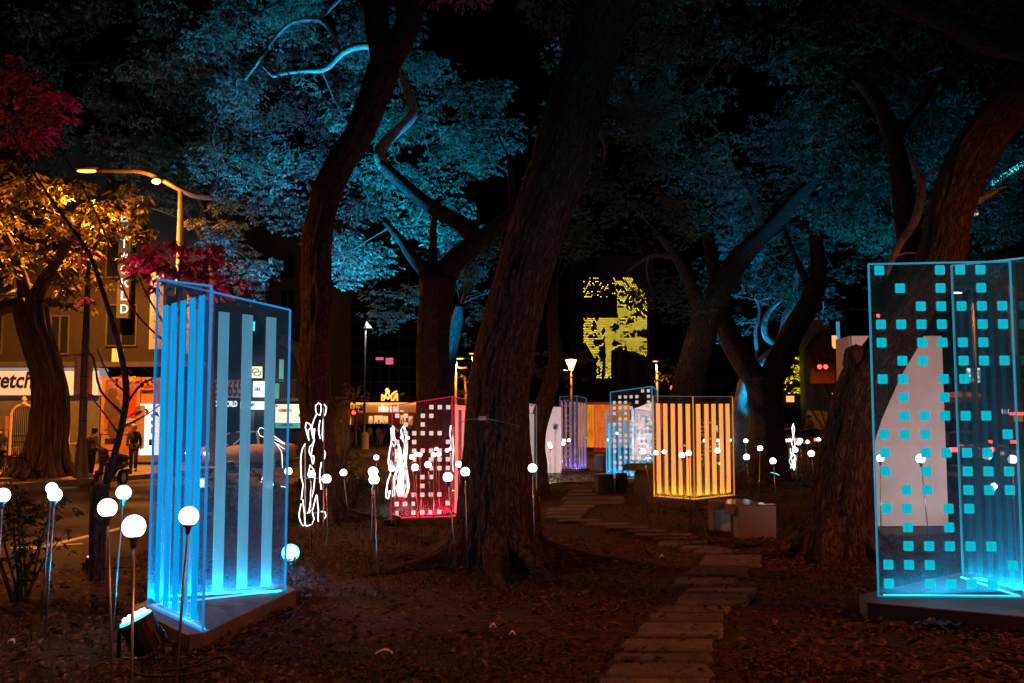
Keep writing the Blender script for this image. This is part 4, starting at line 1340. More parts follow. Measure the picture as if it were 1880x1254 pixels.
tree('street_side_tree', 'tall street tree left of the forked tree, its pale-lit crown behind the long-armed street lamp',
     [(392, 858, 16), (390, 780, 12), (389, 700, 11), (388, 620, 11), (390, 540, 10), (386, 460, 10), (370, 380, 9)], 39.0,
     limbs=[[(388, 470, 9), (340, 380, 7), (300, 280, 5), (250, 180, 4)], [(300, 280, 5), (200, 200, 4), (120, 120, 3)]],
     clumps=region(330, 225, 165, 150, 36, 43, 46, 31, (46, 80)) + region(190, 130, 220, 140, 36, 44, 46, 32, (50, 84)) + region(60, 260, 100, 60, 37, 42, 8, 35, (46, 70)), bark='bark_far', leafsize=.14, flare=.1, seed=6, seg=16, step=.25, group=TG)
# blue-lit tree behind
tree('blue_lit_tree', 'dark forked tree behind the red panel whose crooked branches glow blue',
     [(788, 892, 112), (793, 840, 84), (795, 780, 68), (797, 700, 65), (795, 620, 62), (799, 560, 64), (804, 510, 70)], 24.0,
     limbs=[[(800, 520, 38), (775, 492, 26), (752, 465, 20), (735, 440, 16), (705, 405, 10)],
            [(808, 520, 50), (838, 474, 42), (870, 450, 40), (905, 422, 34), (940, 395, 28), (985, 350, 22)],
            [(880, 448, 40), (862, 425, 34), (838, 405, 30), (800, 385, 28), (765, 360, 26), (722, 322, 24), (700, 300, 22)],
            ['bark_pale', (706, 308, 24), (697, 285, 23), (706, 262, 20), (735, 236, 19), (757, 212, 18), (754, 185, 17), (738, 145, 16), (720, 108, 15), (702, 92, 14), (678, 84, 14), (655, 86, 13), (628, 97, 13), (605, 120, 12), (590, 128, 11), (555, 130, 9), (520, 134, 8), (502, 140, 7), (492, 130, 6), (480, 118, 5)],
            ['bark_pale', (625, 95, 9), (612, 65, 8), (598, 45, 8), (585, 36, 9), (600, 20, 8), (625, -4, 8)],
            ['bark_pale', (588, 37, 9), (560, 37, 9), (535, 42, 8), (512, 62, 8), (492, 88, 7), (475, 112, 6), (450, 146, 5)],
            [(796, 500, 18), (795, 440, 14), (798, 400, 11), (808, 360, 7)], [(945, 392, 20), (940, 340, 16), (935, 290, 10)]],
     clumps=region(560, 90, 180, 130, 25, 32, 34, 21) + region(500, 300, 130, 120, 25.5, 32, 30, 22) + region(815, 270, 130, 180, 25, 31, 40, 23) + region(650, 410, 70, 100, 26, 31, 16, 24) + region(690, 100, 80, 110, 25.5, 30, 12, 25),
     bark='bark_far', flare=.2, seed=8, seg=32, step=.12, group=TG)
tree('slim_red_tree', 'slim knotted trunk behind the middle tree, red on one side and blue on the other',
     [(812, 880, 42), (815, 800, 36), (817, 720, 34), (821, 660, 33), (827, 625, 30), (838, 592, 22), (844, 560, 14)], 29.0,
     limbs=[[(826, 640, 20), (840, 600, 14, 1), (850, 550, 9, 2), (866, 520, 6, 2)]],
     clumps=region(722, 560, 52, 48, 29.5, 34, 14, 41, (20, 30)) + region(865, 560, 38, 70, 29, 33, 12, 42, (18, 28)) + region(850, 470, 60, 50, 30, 33, 9, 43), bark='bark_far', flare=.1, seed=4, group=TG)
tree('crooked_small_tree', 'small crooked trunk right of the middle tree, in front of the pink-white board',
     [(978, 908, 58), (984, 862, 40), (984, 820, 33), (988, 785, 32), (1000, 742, 32), (1012, 700, 30), (1020, 655, 26), (1014, 590, 22), (1020, 520, 14)], 22.6,
     clumps=region(1030, 655, 40, 60, 23, 26, 7, 51, (16, 24)) + region(980, 670, 20, 30, 23, 25, 3, 52, (14, 20)) + region(1040, 380, 70, 90, 22, 27, 10, 53), flare=.25, seed=9, bark='bark_far', group=TG)
tree('slanting_tree', 'dark tree slanting far to the right behind the orange striped panel',
     [(1236, 885, 86), (1246, 800, 68), (1262, 710, 60), (1284, 625, 54), (1312, 550, 46), (1350, 485, 40), (1402, 430, 34), (1456, 372, 28), (1502, 318, 20), (1530, 250, 12)], 27.0,
     limbs=[[(1290, 610, 34), (1275, 540, 24), (1240, 470, 18), (1200, 420, 10)], [(1400, 432, 22), (1390, 380, 16), (1350, 320, 10), (1330, 250, 7)], [(1456, 374, 16), (1520, 350, 10, 1), (1560, 310, 6, 2)],
            [(1240, 470, 14), (1190, 470, 10), (1150, 500, 6)]],
     clumps=region(1180, 290, 170, 160, 22, 30, 48, 61) + region(1260, 60, 260, 120, 18, 28, 34, 63) + region(1280, 540, 110, 70, 26, 31, 12, 62), bark='bark_far', flare=.2, seed=11, group=TG, dens=.9)
tree('fork_trunk_tree', 'dark stout trunk splitting low into two arms behind the bench',
     [(1408, 880, 92), (1409, 830, 66), (1408, 770, 57), (1404, 725, 60), (1400, 692, 66)], 29.0,
     limbs=[[(1396, 705, 50), (1368, 668, 46), (1342, 622, 40), (1324, 572, 34), (1312, 505, 28), (1300, 430, 20)],
            [(1410, 705, 50), (1438, 650, 46), (1462, 600, 42), (1490, 548, 38), (1503, 500, 32), (1498, 420, 24), (1520, 330, 14)], [(1494, 540, 18), (1462, 480, 12), (1440, 420, 8)]],
     clumps=region(1415, 430, 110, 130, 29, 34, 34, 71) + region(1470, 250, 80, 120, 27, 33, 18, 72) + region(1530, 540, 40, 60, 30, 33, 8, 73, (18, 26)) + region(1360, 590, 45, 45, 31, 34, 6, 74, (16, 24)), bark='bark_far', flare=.2, seed=14, group=TG)
tree('pale_crooked_tree', 'pale smooth tree with a hooked branch glowing blue inside the fork',
     [(1350, 870, 44), (1354, 800, 34), (1362, 740, 30), (1374, 692, 28), (1400, 667, 27), (1426, 645, 26), (1441, 615, 24), (1448, 580, 22), (1462, 540, 16), (1470, 470, 10)], 32.0,
     limbs=[[(1432, 638, 16), (1415, 628, 13), (1404, 612, 12), (1404, 590, 11), (1414, 568, 10), (1432, 550, 9), (1440, 530, 6)], [(1385, 682, 7), (1390, 650, 6), (1387, 610, 6), (1394, 570, 5), (1386, 545, 4)]],
     clumps=region(1400, 560, 60, 50, 33, 36, 8, 75, (16, 26)), bark='bark_pale', flare=.1, seed=15, seg=16, group=TG)
# the big right-hand tree
tree('broken_stub_tree', 'big trunk leaning over the panel at right, a broken stub low on it',
     [(1538, 1046, 160), (1540, 1005, 124), (1542, 940, 108), (1548, 880, 100), (1560, 800, 84), (1589, 708, 92), (1636, 632, 80), (1676, 560, 74), (1726, 480, 84), (1742, 400, 78), (1777, 300, 80), (1828, 222, 74), (1893, 160, 72), (1965, 100, 66), (2040, 20, 60)], 12.2,
     limbs=[[(1594, 716, 80), (1576, 668, 56), (1566, 644, 36), (1562, 636, 20)],
            [(1990, 120, 62), (1880, 90, 52, .5), (1800, 72, 44, .8), (1738, 38, 40, 1), (1640, 0, 36, 1.5), (1540, -60, 30, 2)],
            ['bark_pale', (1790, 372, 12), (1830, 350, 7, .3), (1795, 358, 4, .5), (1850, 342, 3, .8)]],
     clumps=region(1830, 40, 100, 80, 12.5, 17, 8, 81) + region(1700, -60, 200, 80, 13, 18, 10, 82), flare=.32, roots=6, seed=17, seg=128, step=.05, group=TG)
tree('grey_trunk_tree', 'grey trunk behind the big right-hand tree with a pale dead branch below it',
     [(1648, 905, 60), (1654, 800, 52), (1664, 650, 46), (1672, 540, 44), (1668, 440, 42), (1656, 330, 38), (1638, 250, 34), (1612, 190, 28), (1570, 140, 20)], 19.0,
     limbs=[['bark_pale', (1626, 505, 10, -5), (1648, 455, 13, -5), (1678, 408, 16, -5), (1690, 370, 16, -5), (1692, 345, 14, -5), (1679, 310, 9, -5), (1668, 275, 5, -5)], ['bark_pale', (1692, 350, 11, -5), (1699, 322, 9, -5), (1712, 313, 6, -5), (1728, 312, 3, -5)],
            ['bark_pale', (1640, 472, 5, -5), (1665, 464, 4, -5), (1690, 466, 2.5, -5)], [(1640, 255, 18), (1690, 200, 14), (1740, 120, 9)]],
     clumps=region(1590, 180, 160, 170, 20, 26, 48, 91) + region(1800, 380, 95, 130, 21, 26, 20, 92) + region(1580, 420, 70, 90, 21, 27, 14, 93) + region(1830, 260, 60, 80, 20, 24, 8, 94), bark='bark_far', flare=.2, seed=20, group=TG)
# banyan on the far sidewalk: trunk made of twisted strands
by = 31.0
bp_, br_ = px_path([(76, 874, 92), (82, 835, 66), (88, 770, 54), (90, 710, 50), (76, 650, 48), (60, 600, 48), (52, 552, 54)], by)
bt = thing('banyan_tree', 'old banyan with a trunk of twisted strands on the far sidewalk, orange-lit leaves above', 'tree', (bp_[0].x, by, 0))
bp_[0].z = -.05
stem('trunk', bp_, br_, M['bark_strand'], bt, 32, .12, .09, 14, 3, .3)
r3 = random.Random(21)
for k in range(11):
    a0 = r3.uniform(0, 6.28)
    tw = r3.uniform(-1.2, 1.2)
    pts, rad = [], []
    for i, (p, r) in enumerate(zip(bp_, br_)):
        a = a0 + tw * i / 6
        q = r * (1.0 + (.28 if i == 0 else .02) + r3.uniform(-.05, .12))
        pts.append(p + Vector((math.cos(a) * q, math.sin(a) * q, 0))); rad.append(r3.uniform(.07, .14) * (1.3 if i == 0 else 1))
    stem('strand', pts, rad, M['bark_strand'], bt, 8, .2, .08, 4, k + 1.0)
for lb in ([(52, 570, 34), (20, 560, 30), (-20, 575, 30), (-90, 590, 26)], [(58, 560, 36), (78, 520, 26), (110, 470, 18), (150, 400, 10)], [(48, 560, 30), (38, 500, 22), (10, 430, 14)]):
    lp, lr = px_path(lb, by); stem('limb', lp, lr, M['bark_strand'], bt, 12, .2, .07, 6, 2)
cl = region(80, 430, 110, 110, 28, 33, 34, 101, (24, 38)) + region(180, 400, 90, 80, 28, 33, 20, 102, (22, 34)) + region(10, 360, 70, 60, 27, 32, 9, 103, (24, 36)) + region(140, 530, 90, 40, 29, 32, 7, 105, (18, 26)) + region(232, 420, 42, 95, 28, 33, 13, 106, (18, 28)) + region(400, 400, 50, 40, 35, 37, 5, 104, (18, 28))
twigs(bt, [P(150, 400, by), P(10, 430, by), P(78, 520, by)], cl, M['bark_far'], .03)
crown(bt, cl, M['leaf_sodium_lit'], .23, 1.2)

# sapling and its stake at the kerb
tree('roadside_sapling', 'thin bent sapling by the kerb with orange-lit broad leaves, in front of the scooter',
     [(186, 1052, 13), (188, 980, 13), (193, 905, 13), (206, 850, 12), (222, 790, 11.5), (232, 725, 12), (225, 665, 10.5), (207, 595, 9.5), (190, 540, 8.5), (165, 470, 8), (112, 392, 6), (50, 300, 4), (20, 240, 3)], 11.0,
     limbs=[[(226, 760, 6), (185, 718, 4.5), (172, 660, 3.5), (150, 630, 2)], [(230, 745, 5), (262, 703, 4), (300, 690, 2)], [(224, 785, 5), (268, 762, 3), (305, 735, 2)], [(220, 800, 4), (180, 745, 3), (160, 720, 2)], [(230, 720, 4), (200, 690, 3), (178, 640, 2)]],
     clumps=[(P(40, 350, 11.6), .2), (P(95, 400, 12.1), .2), (P(150, 470, 11.8), .16), (P(165, 560, 11.5), .14), (P(185, 520, 12.5), .14), (P(20, 300, 12), .2),
             (P(225, 690, 11), .10), (P(262, 705, 11.1), .12), (P(270, 755, 11), .1)],
     bark='bark_far', leaf='leaf_sodium_lit', leafsize=.105, dens=1.3, flare=0, seed=22, seg=12, step=.1, amp=.04, twig_r=.008)
pts, rad = px_path([(176, 1066, 26), (175, 1000, 24), (176, 940, 23), (180, 905, 28), (186, 890, 32)], 10.5)
st = thing('tree_stump_post', 'dark cut-off stump standing at the kerb with dry leaves on its top', 'stump', (pts[0].x, 10.5, 0))
pts[0].z = -.05
stem('trunk', pts, rad, M['bark_far'], st, 16, .08, .08, 7, 1)
crown(st, [(pts[-1] + Vector((0, 0, .02)), .09)], M['leaf_shrub'], .09, .9, 'dry_leaves')
tree('magenta_lit_tree', 'slender tree with magenta-lit leaves rising behind the striped blue sheets',
     [(303, 1046, 12), (305, 960, 11), (308, 850, 10), (312, 740, 9.5), (316, 650, 9), (322, 570, 8), (330, 500, 6), (336, 450, 3)], 11.0,
     limbs=[[(318, 620, 5), (280, 560, 3.5), (250, 500, 2)], [(322, 580, 5), (372, 540, 3.5), (420, 515, 2)], [(318, 640, 4), (240, 560, 3, .3), (180, 400, 3, .6), (90, 240, 2.5, 1.2), (40, 180, 2, 1.2)]],
     clumps=[(P(300, 470, 11.2), .32), (P(350, 475, 11.2), .34), (P(395, 500, 11.4), .26), (P(270, 480, 11.5), .24), (P(330, 510, 11), .3), (P(420, 515, 11.4), .15), (P(375, 530, 11.3), .2), (P(350, 600, 11.6), .14), (P(385, 465, 11.6), .2),
             (P(40, 170, 12), .42), (P(90, 200, 12.2), .36), (P(20, 240, 12), .34), (P(100, 170, 12.3), .22), (P(10, 130, 11.8), .3), (P(60, 250, 12), .25)],
     bark='bark_far', leaf='leaf_magenta_lit', leafsize=.085, dens=2.2, flare=0, seed=23, seg=10, step=.1, amp=.03, twig_r=.008)

# shrubs
def shrub(name, label, base, clumps, leafsize, m='leaf_shrub', stems=5, dens=.7):
    t = thing(name, label, 'shrub', tuple(base))
    mb = MB(); rr = random.Random(int(abs(base[0]) * 100))
    for k in range(stems):
        c, r = clumps[k % len(clumps)]
        c = Vector(c) + Vector((rr.uniform(-.5, .5), rr.uniform(-.5, .5), rr.uniform(-.3, .3))) * r
        b = Vector(base) + Vector((rr.uniform(-.08, .08), rr.uniform(-.08, .08), -.02))
        mb.tube([b, b.lerp(c, .5) + Vector((rr.uniform(-.05, .05), 0, .05)), c], [.014, .010, .004], 5, False)
    tag(mb.build('stems', M['bark_far'], t, smooth=True), kind='stuff')
    crown(t, clumps, M[m], leafsize, dens, 'foliage')
    return t
b0 = G(30, 1105)
shrub('kerb_shrub', 'dark sprawling shrub by the road at lower left below the globes', b0, [(P(x, y, b0.y + d), r) for x, y, d, r in ((20, 930, .2, .26), (60, 960, .1, .28), (10, 1000, 0, .26), (80, 1010, .3, .2), (40, 1040, 0, .2), (95, 935, .4, .2), (-30, 960, .2, .3), (25, 905, .3, .16), (100, 975, .3, .14))], .05, stems=14, dens=1.3)
b0 = G(645, 935)
shrub('round_shrub', 'dark round shrub right of the rope-light figure at the forked tree', b0, [(P(x, y, b0.y + d), r) for x, y, d, r in ((635, 850, .3, .4), (665, 870, .1, .4), (640, 895, 0, .38), (620, 870, .5, .35), (668, 905, .2, .28), (690, 880, .6, .3))], .06, dens=1.1, stems=10)
b0 = G(425, 965)
shrub('hedge_shrub', 'dark bushy shrub seen through the right-hand blue sheet', b0, [(P(x, y, b0.y + d), r) for x, y, d, r in ((400, 890, .3, .4), (440, 880, .1, .4), (470, 900, .2, .35), (420, 930, 0, .35), (380, 920, .4, .35), (450, 940, 0, .3))], .06, dens=1.1, stems=10)
b0 = Vector((P(622, 780, 20).x, 20, 0))
shrub('yellow_lit_shrub', 'loose orange-lit bush beside the forked trunk, level with the shop lights', b0, [(P(x, y, 20 + d), r) for x, y, d, r in ((615, 740, .2, .3), (640, 720, .1, .28), (605, 765, .2, .28), (650, 745, .4, .22), (625, 790, 0, .25), (665, 715, .5, .16), (600, 820, 0, .2))], .07, 'leaf_sodium_lit', dens=.8, stems=12)
b0 = G(1507, 872)
shrub('cyan_lit_shrub', 'low shrub lit cyan left of the big right-hand trunk', b0, [(P(x, y, b0.y + d), r) for x, y, d, r in ((1500, 830, .2, .45), (1520, 835, .1, .42), (1490, 850, 0, .38), (1515, 855, 0, .36))], .075, dens=.6, stems=7)
for (x, y0, Yc, lab) in ((845, 690, 66, 'sodium-lit yellow tree top under the far street lamp at left of the middle trunk'), (1228, 690, 70, 'yellow-lit small tree beside the screen of light dots')):
    base = Vector((P(x + 8, 780, Yc).x, Yc, -.1))
    t = thing('street_tree', lab, 'tree', tuple(base))
    top = P(x + 8, y0, Yc)
    stem('trunk', [base, base.lerp(top, .5) + Vector((.15, 0, 0)), top], [.16, .12, .07], M['bark_far'], t, 8, .4, .05, 4, 1)
    crown(t, [(P(x + 12 * a, y0 - 14 + 14 * b, Yc), .7) for a, b in ((0, 0), (1, .6), (-.6, .9), (.3, -1), (.8, 1.5))], M['leaf_sodium_lit'], .28, .8)

print('LEAVES', NLEAF)
# ------------------------------------------------------------------ folded acrylic light panels
PATTERN = ["0345", "135", "23456", "012356", "02345", "12456", "0134", "13", "12345", "0126", "02345", "02456", "12456", "0134", "13", "12345", "0126", "02345"]
PATTERN_D = ["456", "0134", "13", "12345", "0126", "02345", "02456", "1456", "0134", "13", "12345", "0126", "02345"]
PG = 'folded acrylic light panels'

def plate(t, A, B, hA, hB, z, clear, edge, thick=.014, ew=.02, top_m=None):
    """one upright sheet from A to B with glowing cut edges"""
    A, B = Vector((A.x, A.y, z)), Vector((B.x, B.y, z))
    A1, B1 = A + Vector((0, 0, hA)), B + Vector((0, 0, hB))
    m = MB(); m.slab([A, B, B1, A1], thick)
    pl = m.build('plate', clear, t)
    e = MB()
    up = (B - A).normalized().cross(Vector((0, 0, 1)))
    for p, q in ((A, A1), (A1, B1), (B1, B), (B, A)):
        if top_m and (p, q) == (A1, B1):
            e2 = MB(); e2.bar(p, q, thick + .004, ew * .8, up=tuple(up.cross((q - p).normalized()))); e2.build('top_edge', top_m, pl)
            continue
        e.bar(p, q, thick + .004, ew, up=tuple(up.cross((q - p).normalized())) if abs((q - p).normalized().z) < .9 else tuple((B - A).normalized()))
    e.build('glowing_edge', edge, pl)
    n = up.normalized()
    if n.dot(Vector((0, 0, H)) - A) < 0: n = -n
    return pl, A, B, n

def strips(pl, A, B, n, us, w, zb, tops, m, off=.0105):
    L = B - A
    for i, u in enumerate(us):
        a, b = A + L * (u - w / 2), A + L * (u + w / 2)
        ta, tb = tops
        za, zb_ = ta + (tb - ta) * (u - w / 2), ta + (tb - ta) * (u + w / 2)
        mm = MB()
        mm.slab([a + n * off + Vector((0, 0, zb)), b + n * off + Vector((0, 0, zb)), b + n * off + Vector((0, 0, zb_)), a + n * off + Vector((0, 0, za))], .005)
        mm.build('stripe', m, pl)

def squares(pl, A, B, n, pattern, u0, du, v0, dv, su, sv, m, off=.0105, href=1.0, hfun=None):
    L = B - A
    rz = math.atan2(L.y, L.x)
    mb = MB(); mb.box((0, 0, 0), (su, .005, sv))
    me = mb.mesh('window_square')
    bm = bmesh.new(); bm.from_mesh(me); bmesh.ops.bevel(bm, geom=[e for e in bm.edges if abs((e.verts[0].co - e.verts[1].co).y) > .004], offset=min(su, sv) * .08, segments=1, affect='EDGES'); bm.to_mesh(me); bm.free()
    me.materials.append(m)
    base = Vector(ROOT[pl.name])
    for r, row in enumerate(pattern):
        for ch in row:
            u, v = u0 + du * int(ch), v0 - dv * r
            if hfun and v + sv > hfun(u): continue
            p = A + L * u + n * off + Vector((0, 0, v))
            o = bpy.data.objects.new('window_square', me)
            COL.objects.link(o); o.parent = pl
            o.location = p - base; o.rotation_euler = (0, 0, rz)

def vpanel(label, hinge, e1, e2, z, tops, edge, clear, plinth_poly=None, group=PG, thick=.014, ew=.02, name='light_panel', past=0.0, top_m=None):
    hp, p1, p2 = [G(x, y, z) for x, y in (hinge, e1, e2)]
    hts = [P(x, y, q.y).z - z for (x, y), q in zip(tops, (hp, p1, p2))]
    c = (hp + p1 + p2) / 3
    t = thing(name, label, 'light panel', (c.x, c.y, 0), group)
    if plinth_poly is None:
        k = 1.22
        poly = [(c.x + (q.x - c.x) * k, c.y + (q.y - c.y) * k) for q in (hp, p1, p2)]
        if (Vector((*poly[1], 0)) - Vector((*poly[0], 0))).cross(Vector((*poly[2], 0)) - Vector((*poly[0], 0))).z < 0:
            poly = [poly[0], poly[2], poly[1]]
    else:
        poly = [tuple(G(x, y, z)[:2]) for x, y in plinth_poly]
    m = MB(); m.prism(poly, -.04, z - .004); m.build('plinth', M['plinth'], t, bevel=.008)
    q1 = plate(t, hp, p1, hts[0], hts[1], z, clear, edge, thick, ew, top_m)
    if past:      # the second sheet runs on past the joint towards the viewer
        d = hp - p2
        q2 = plate(t, hp + d.normalized() * past + Vector((.012, 0, 0)), p2 + Vector((.012, 0, 0)), hts[0] + (hts[0] - hts[2]) * past / d.length + .03, hts[2], z, clear, edge, thick, ew, top_m)
    else:
        q2 = plate(t, hp, p2, hts[0], hts[2], z, clear, edge, thick, ew, top_m)
    return t, q1, q2, hts, (hp, p1, p2, c)

def up_light(t, pts, col, power, z, size=.5):
    """the plinth's own LED strips, shining up along the inside of the two sheets"""
    hp, p1, p2, c = pts
    for q in (p1, p2):
        m_ = hp.lerp(q, .5)
        d = (c - m_); d.z = 0
        d.normalize()
        o = m_ + d * .07
        l = lamp('AREA', 'plinth_led', (o.x, o.y, z + .03), col, power * .5, t, (o.x - d.x * .12, o.y - d.y * .12, z + 1), size=size)
        l.data.shape = 'RECTANGLE'
        l.data.size = (q - hp).length * .92
        l.data.size_y = .05
        e = (q - hp); e.z = 0; e.normalize()
        zax = -(Vector((-d.x * .12, -d.y * .12, 1)).normalized())
        zax = -zax * -1
        up = Vector((d.x * .12, d.y * .12, -1)).normalized()      # lamp looks along its -Z
        yax = up.cross(e).normalized()
        xax = yax.cross(up).normalized()
        l.rotation_euler = Matrix((xax, yax, up)).transposed().to_euler()

def led_bars(t, pts, z, m):
    hp, p1, p2, c = pts
    for q in (p1, p2):
        a, b = hp.lerp(q, .03), hp.lerp(q, .97)
        d = (c - hp.lerp(q, .5)); d.z = 0; d.normalize()
        mm = MB(); mm.bar(Vector((a.x, a.y, z + .008)) + d * .028, Vector((b.x, b.y, z + .008)) + d * .028, .018, .012)
        mm.build('led_strip', m, t)

M['edge_blue'] = glow('edge glow blue', (0.0, .27, .72), .8, (.05, .08, .1))
M['edge_cyan'] = glow('edge glow cyan', (0.0, .38, .6), .6, (.1, .2, .25))
M['edge_orange'] = glow('edge glow orange', (1.0, .36, .06), .6, (.2, .1, .05))
M['edge_red'] = glow('edge glow red', (.62, .008, .06), .8, (.2, .02, .04))
M['edge_white'] = glow('edge glow pale', (.3, .33, .38), .22, (.1, .1, .1))
M['edge_faint'] = glow('edge glow faint violet', (.08, .1, .35), .4, (.1, .1, .15))
M['led_blue'] = glow('led strip blue', (0.0, .5, 1.0), 1.6)
M['led_cyan'] = glow('led strip cyan', (0.0, .9, 1.0), 1.6)
M['led_orange'] = glow('led strip orange', (1.0, .42, .03), 1.6)
M['led_red'] = glow('led strip red', (1.0, .03, .12), 1.2)
M['led_violet'] = glow('led strip violet', (.1, .15, 1.0), 1.2)
M['st_blue'] = frosted('engraved stripe blue', (.02, .24, .32), (0.0, .32, .78), .85)
M['st_pale'] = frosted('engraved stripe pale', (.22, .4, .45), (.06, .2, .29), .8, .85)
M['st_navy'] = frosted('engraved stripe dim blue', (.04, .2, .26), (.0, .02, .06), .5, .6)
M['st_orange'] = frosted('engraved stripe orange', (.7, .55, .4), (.85, .3, .075), .9)
M['st_red'] = frosted('engraved stripe red', (.75, .6, .6), (.75, .17, .18), .8)
M['st_white'] = frosted('engraved stripe white', (.7, .7, .7), (.3, .3, .3), .6)
M['st_violet'] = frosted('engraved stripe violet', (.5, .45, .5), (.34, .19, .2), .55, .7)
M['st_cyan'] = frosted('engraved stripe cyan', (.1, .42, .5), (.0, .34, .62), .9)
M['sq_cyan'] = frosted('engraved square cyan', (.06, .5, .52), (.0, .3, .38), 1.05, .95)
M['sq_pink'] = frosted('engraved square pink white', (.8, .75, .75), (.62, .48, .48), .75)
M['sq_white'] = frosted('engraved square white', (.75, .72, .72), (.5, .43, .42), .7)
M['sq_violet'] = frosted('engraved square violet', (.22, .22, .4), (.06, .06, .16), .6)
M['sq_red'] = frosted('engraved square red', (.8, .5, .5), (.7, .08, .12), .6)
M['sq_grey'] = frosted('engraved square grey', (.6, .6, .6), (.2, .2, .2), .5)
M['dark_tint'] = clear_acrylic('smoked acrylic', (.5, .55, .62), .04)
M['board_pink_lit'] = mat('white board tinted by pink light', (.62, .5, .5), .55, var=.08, scale=2)  # pink light on white boards, put into the board colour

# A: left striped pair
t, q1, q2, h, pts = vpanel('tall pair of blue striped sheets hinged at left, nearest on the left side', (272, 1112), (372, 1159), (523, 1084), .13,
    ((288, 513), (386, 525), (527, 569)), M['edge_blue'], M['clear_blue'], [(239, 1112), (346, 1164), (376, 1161), (544, 1081), (520, 1070), (300, 1092)], ew=.014)
strips(q1[0], q1[1], q1[2], q1[3], [.2, .37, .54, .71, .87], .092, .06, (.91 * h[0], .97 * h[1] + .02), M['st_blue'])
strips(q2[0], q2[1], q2[2], q2[3], [.1, .285, .48, .66, .845], .08, .06, (.92 * h[0], .965 * h[2]), M['st_pale'])
led_bars(t, pts, .13, M['led_blue'])
up_light(t, pts, (0, .55, 1), 60, .13)
# B: right squares
t, q1, q2, h, pts = vpanel('huge sheet of cyan window squares cut by the right edge of the photo', (1880, 1097), (1613, 1095), (1766, 1060), .14,
    ((1868, 480), (1601, 485), (1757, 488)), M['edge_cyan'], M['clear_blue'], [(1577, 1091), (1592, 1105), (1900, 1133), (2050, 1150), (2080, 1090), (1770, 1048)], ew=.014, past=.75)
squares(q1[0], q1[1], q1[2], q1[3], PATTERN, .928, -.143, .98 * h[1], .0554 * h[1], .0684 * (pts[0] - pts[1]).length, .029 * h[1], M['sq_cyan'])
strips(q2[0], q2[1], q2[2], q2[3], [.1, .25, .5, .6, .7, .8, .9], .045, .06, (.9 * h[0], .9 * h[2]), M['st_navy'])
led_bars(t, pts, .14, M['led_cyan'])
up_light(t, pts, (0, .7, .9), 30, .14)
# C: orange stripes
t, q1, q2, h, pts = vpanel('orange glowing pair of striped sheets folded towards the viewer behind the bench', (1275, 917), (1201, 911), (1348, 909), .12,
    ((1275, 728), (1203, 727), (1344, 728)), M['edge_orange'], M['clear'], ew=.018, top_m=M['edge_white'])
strips(q1[0], q1[1], q1[2], q1[3], [.12, .31, .49, .68, .86], .1, .07, (.926 * h[0], .926 * h[1]), M['st_orange'])
strips(q2[0], q2[1], q2[2], q2[3], [.11, .31, .49, .68, .85], .1, .07, (.926 * h[0], .926 * h[2]), M['st_orange'])
led_bars(t, pts, .12, M['led_orange'])
up_light(t, pts, (1, .36, .01), 60, .12)
# D: red squares
t, q1, q2, h, pts = vpanel('red-edged sheet of pinkish window squares left of the middle tree', (829, 949), (718, 952), (872, 940), .12,
    ((829, 728), (718, 745), (868, 736)), M['edge_red'], M['clear_red'], ew=.015)
squares(q1[0], q1[1], q1[2], q1[3], PATTERN_D, .917, -.1415, .91 * h[0], .0722 * h[0], .07 * (pts[0] - pts[1]).length, .036 * h[0], M['sq_pink'], hfun=lambda u: h[0] + (h[1] - h[0]) * u)
strips(q2[0], q2[1], q2[2], q2[3], [.17, .45, .73], .13, .05, (.94 * h[0], .92 * h[2]), M['st_red'])
led_bars(t, pts, .12, M['led_red'])
up_light(t, pts, (1, .03, .1), 40, .12)
# E: white stripe behind the middle tree
t, q1, q2, h, pts = vpanel('narrow white striped sheets half hidden by the middle trunk', (957, 907), (985, 910), (925, 900), .1,
    ((957, 742), (984, 744), (925, 744)), M['edge_white'], M['clear'], ew=.016)
strips(q1[0], q1[1], q1[2], q1[3], [.25, .72], .3, .05, (.9 * h[0], .9 * h[1]), M['st_white'])
strips(q2[0], q2[1], q2[2], q2[3], [.3, .7], .2, .05, (.9 * h[0], .9 * h[2]), M['st_red'])
m = MB(); a, b = P(957, 741, pts[0].y - .05), P(966, 748, pts[0].y - .05); m.box(((a.x + b.x) / 2, a.y, (a.z + b.z) / 2), (b.x - a.x, .05, a.z - b.z)); m.build('red_lamp', M['red_lit'], t)
# G: violet
t, q1, q2, h, pts = vpanel('violet-lit sheets of tiny squares right of the pink-white board', (1060, 861), (1028, 858), (1077, 859), .1,
    ((1060, 727), (1028, 728), (1076, 731)), M['edge_faint'], M['clear'], thick=.02, ew=.014, top_m=M['edge_white'])
strips(q1[0], q1[1], q1[2], q1[3], [.14, .4, .66, .9], .12, .06, (.92 * h[0], .92 * h[1]), M['st_violet'], off=-.014)
squares(q1[0], q1[1], q1[2], q1[3], [''.join(c for c in "01234" if (int(c) * 7 + r * 3) % 5) for r in range(13)], .1, .2, .94 * h[0], .07 * h[0], .1 * (pts[0] - pts[1]).length, .03 * h[0], M['sq_violet'])
strips(q2[0], q2[1], q2[2], q2[3], [.2, .5, .8], .16, .06, (.92 * h[0], .92 * h[2]), M['st_violet'])
led_bars(t, pts, .1, M['led_violet'])
up_light(t, pts, (.12, .15, 1), 26, .1)
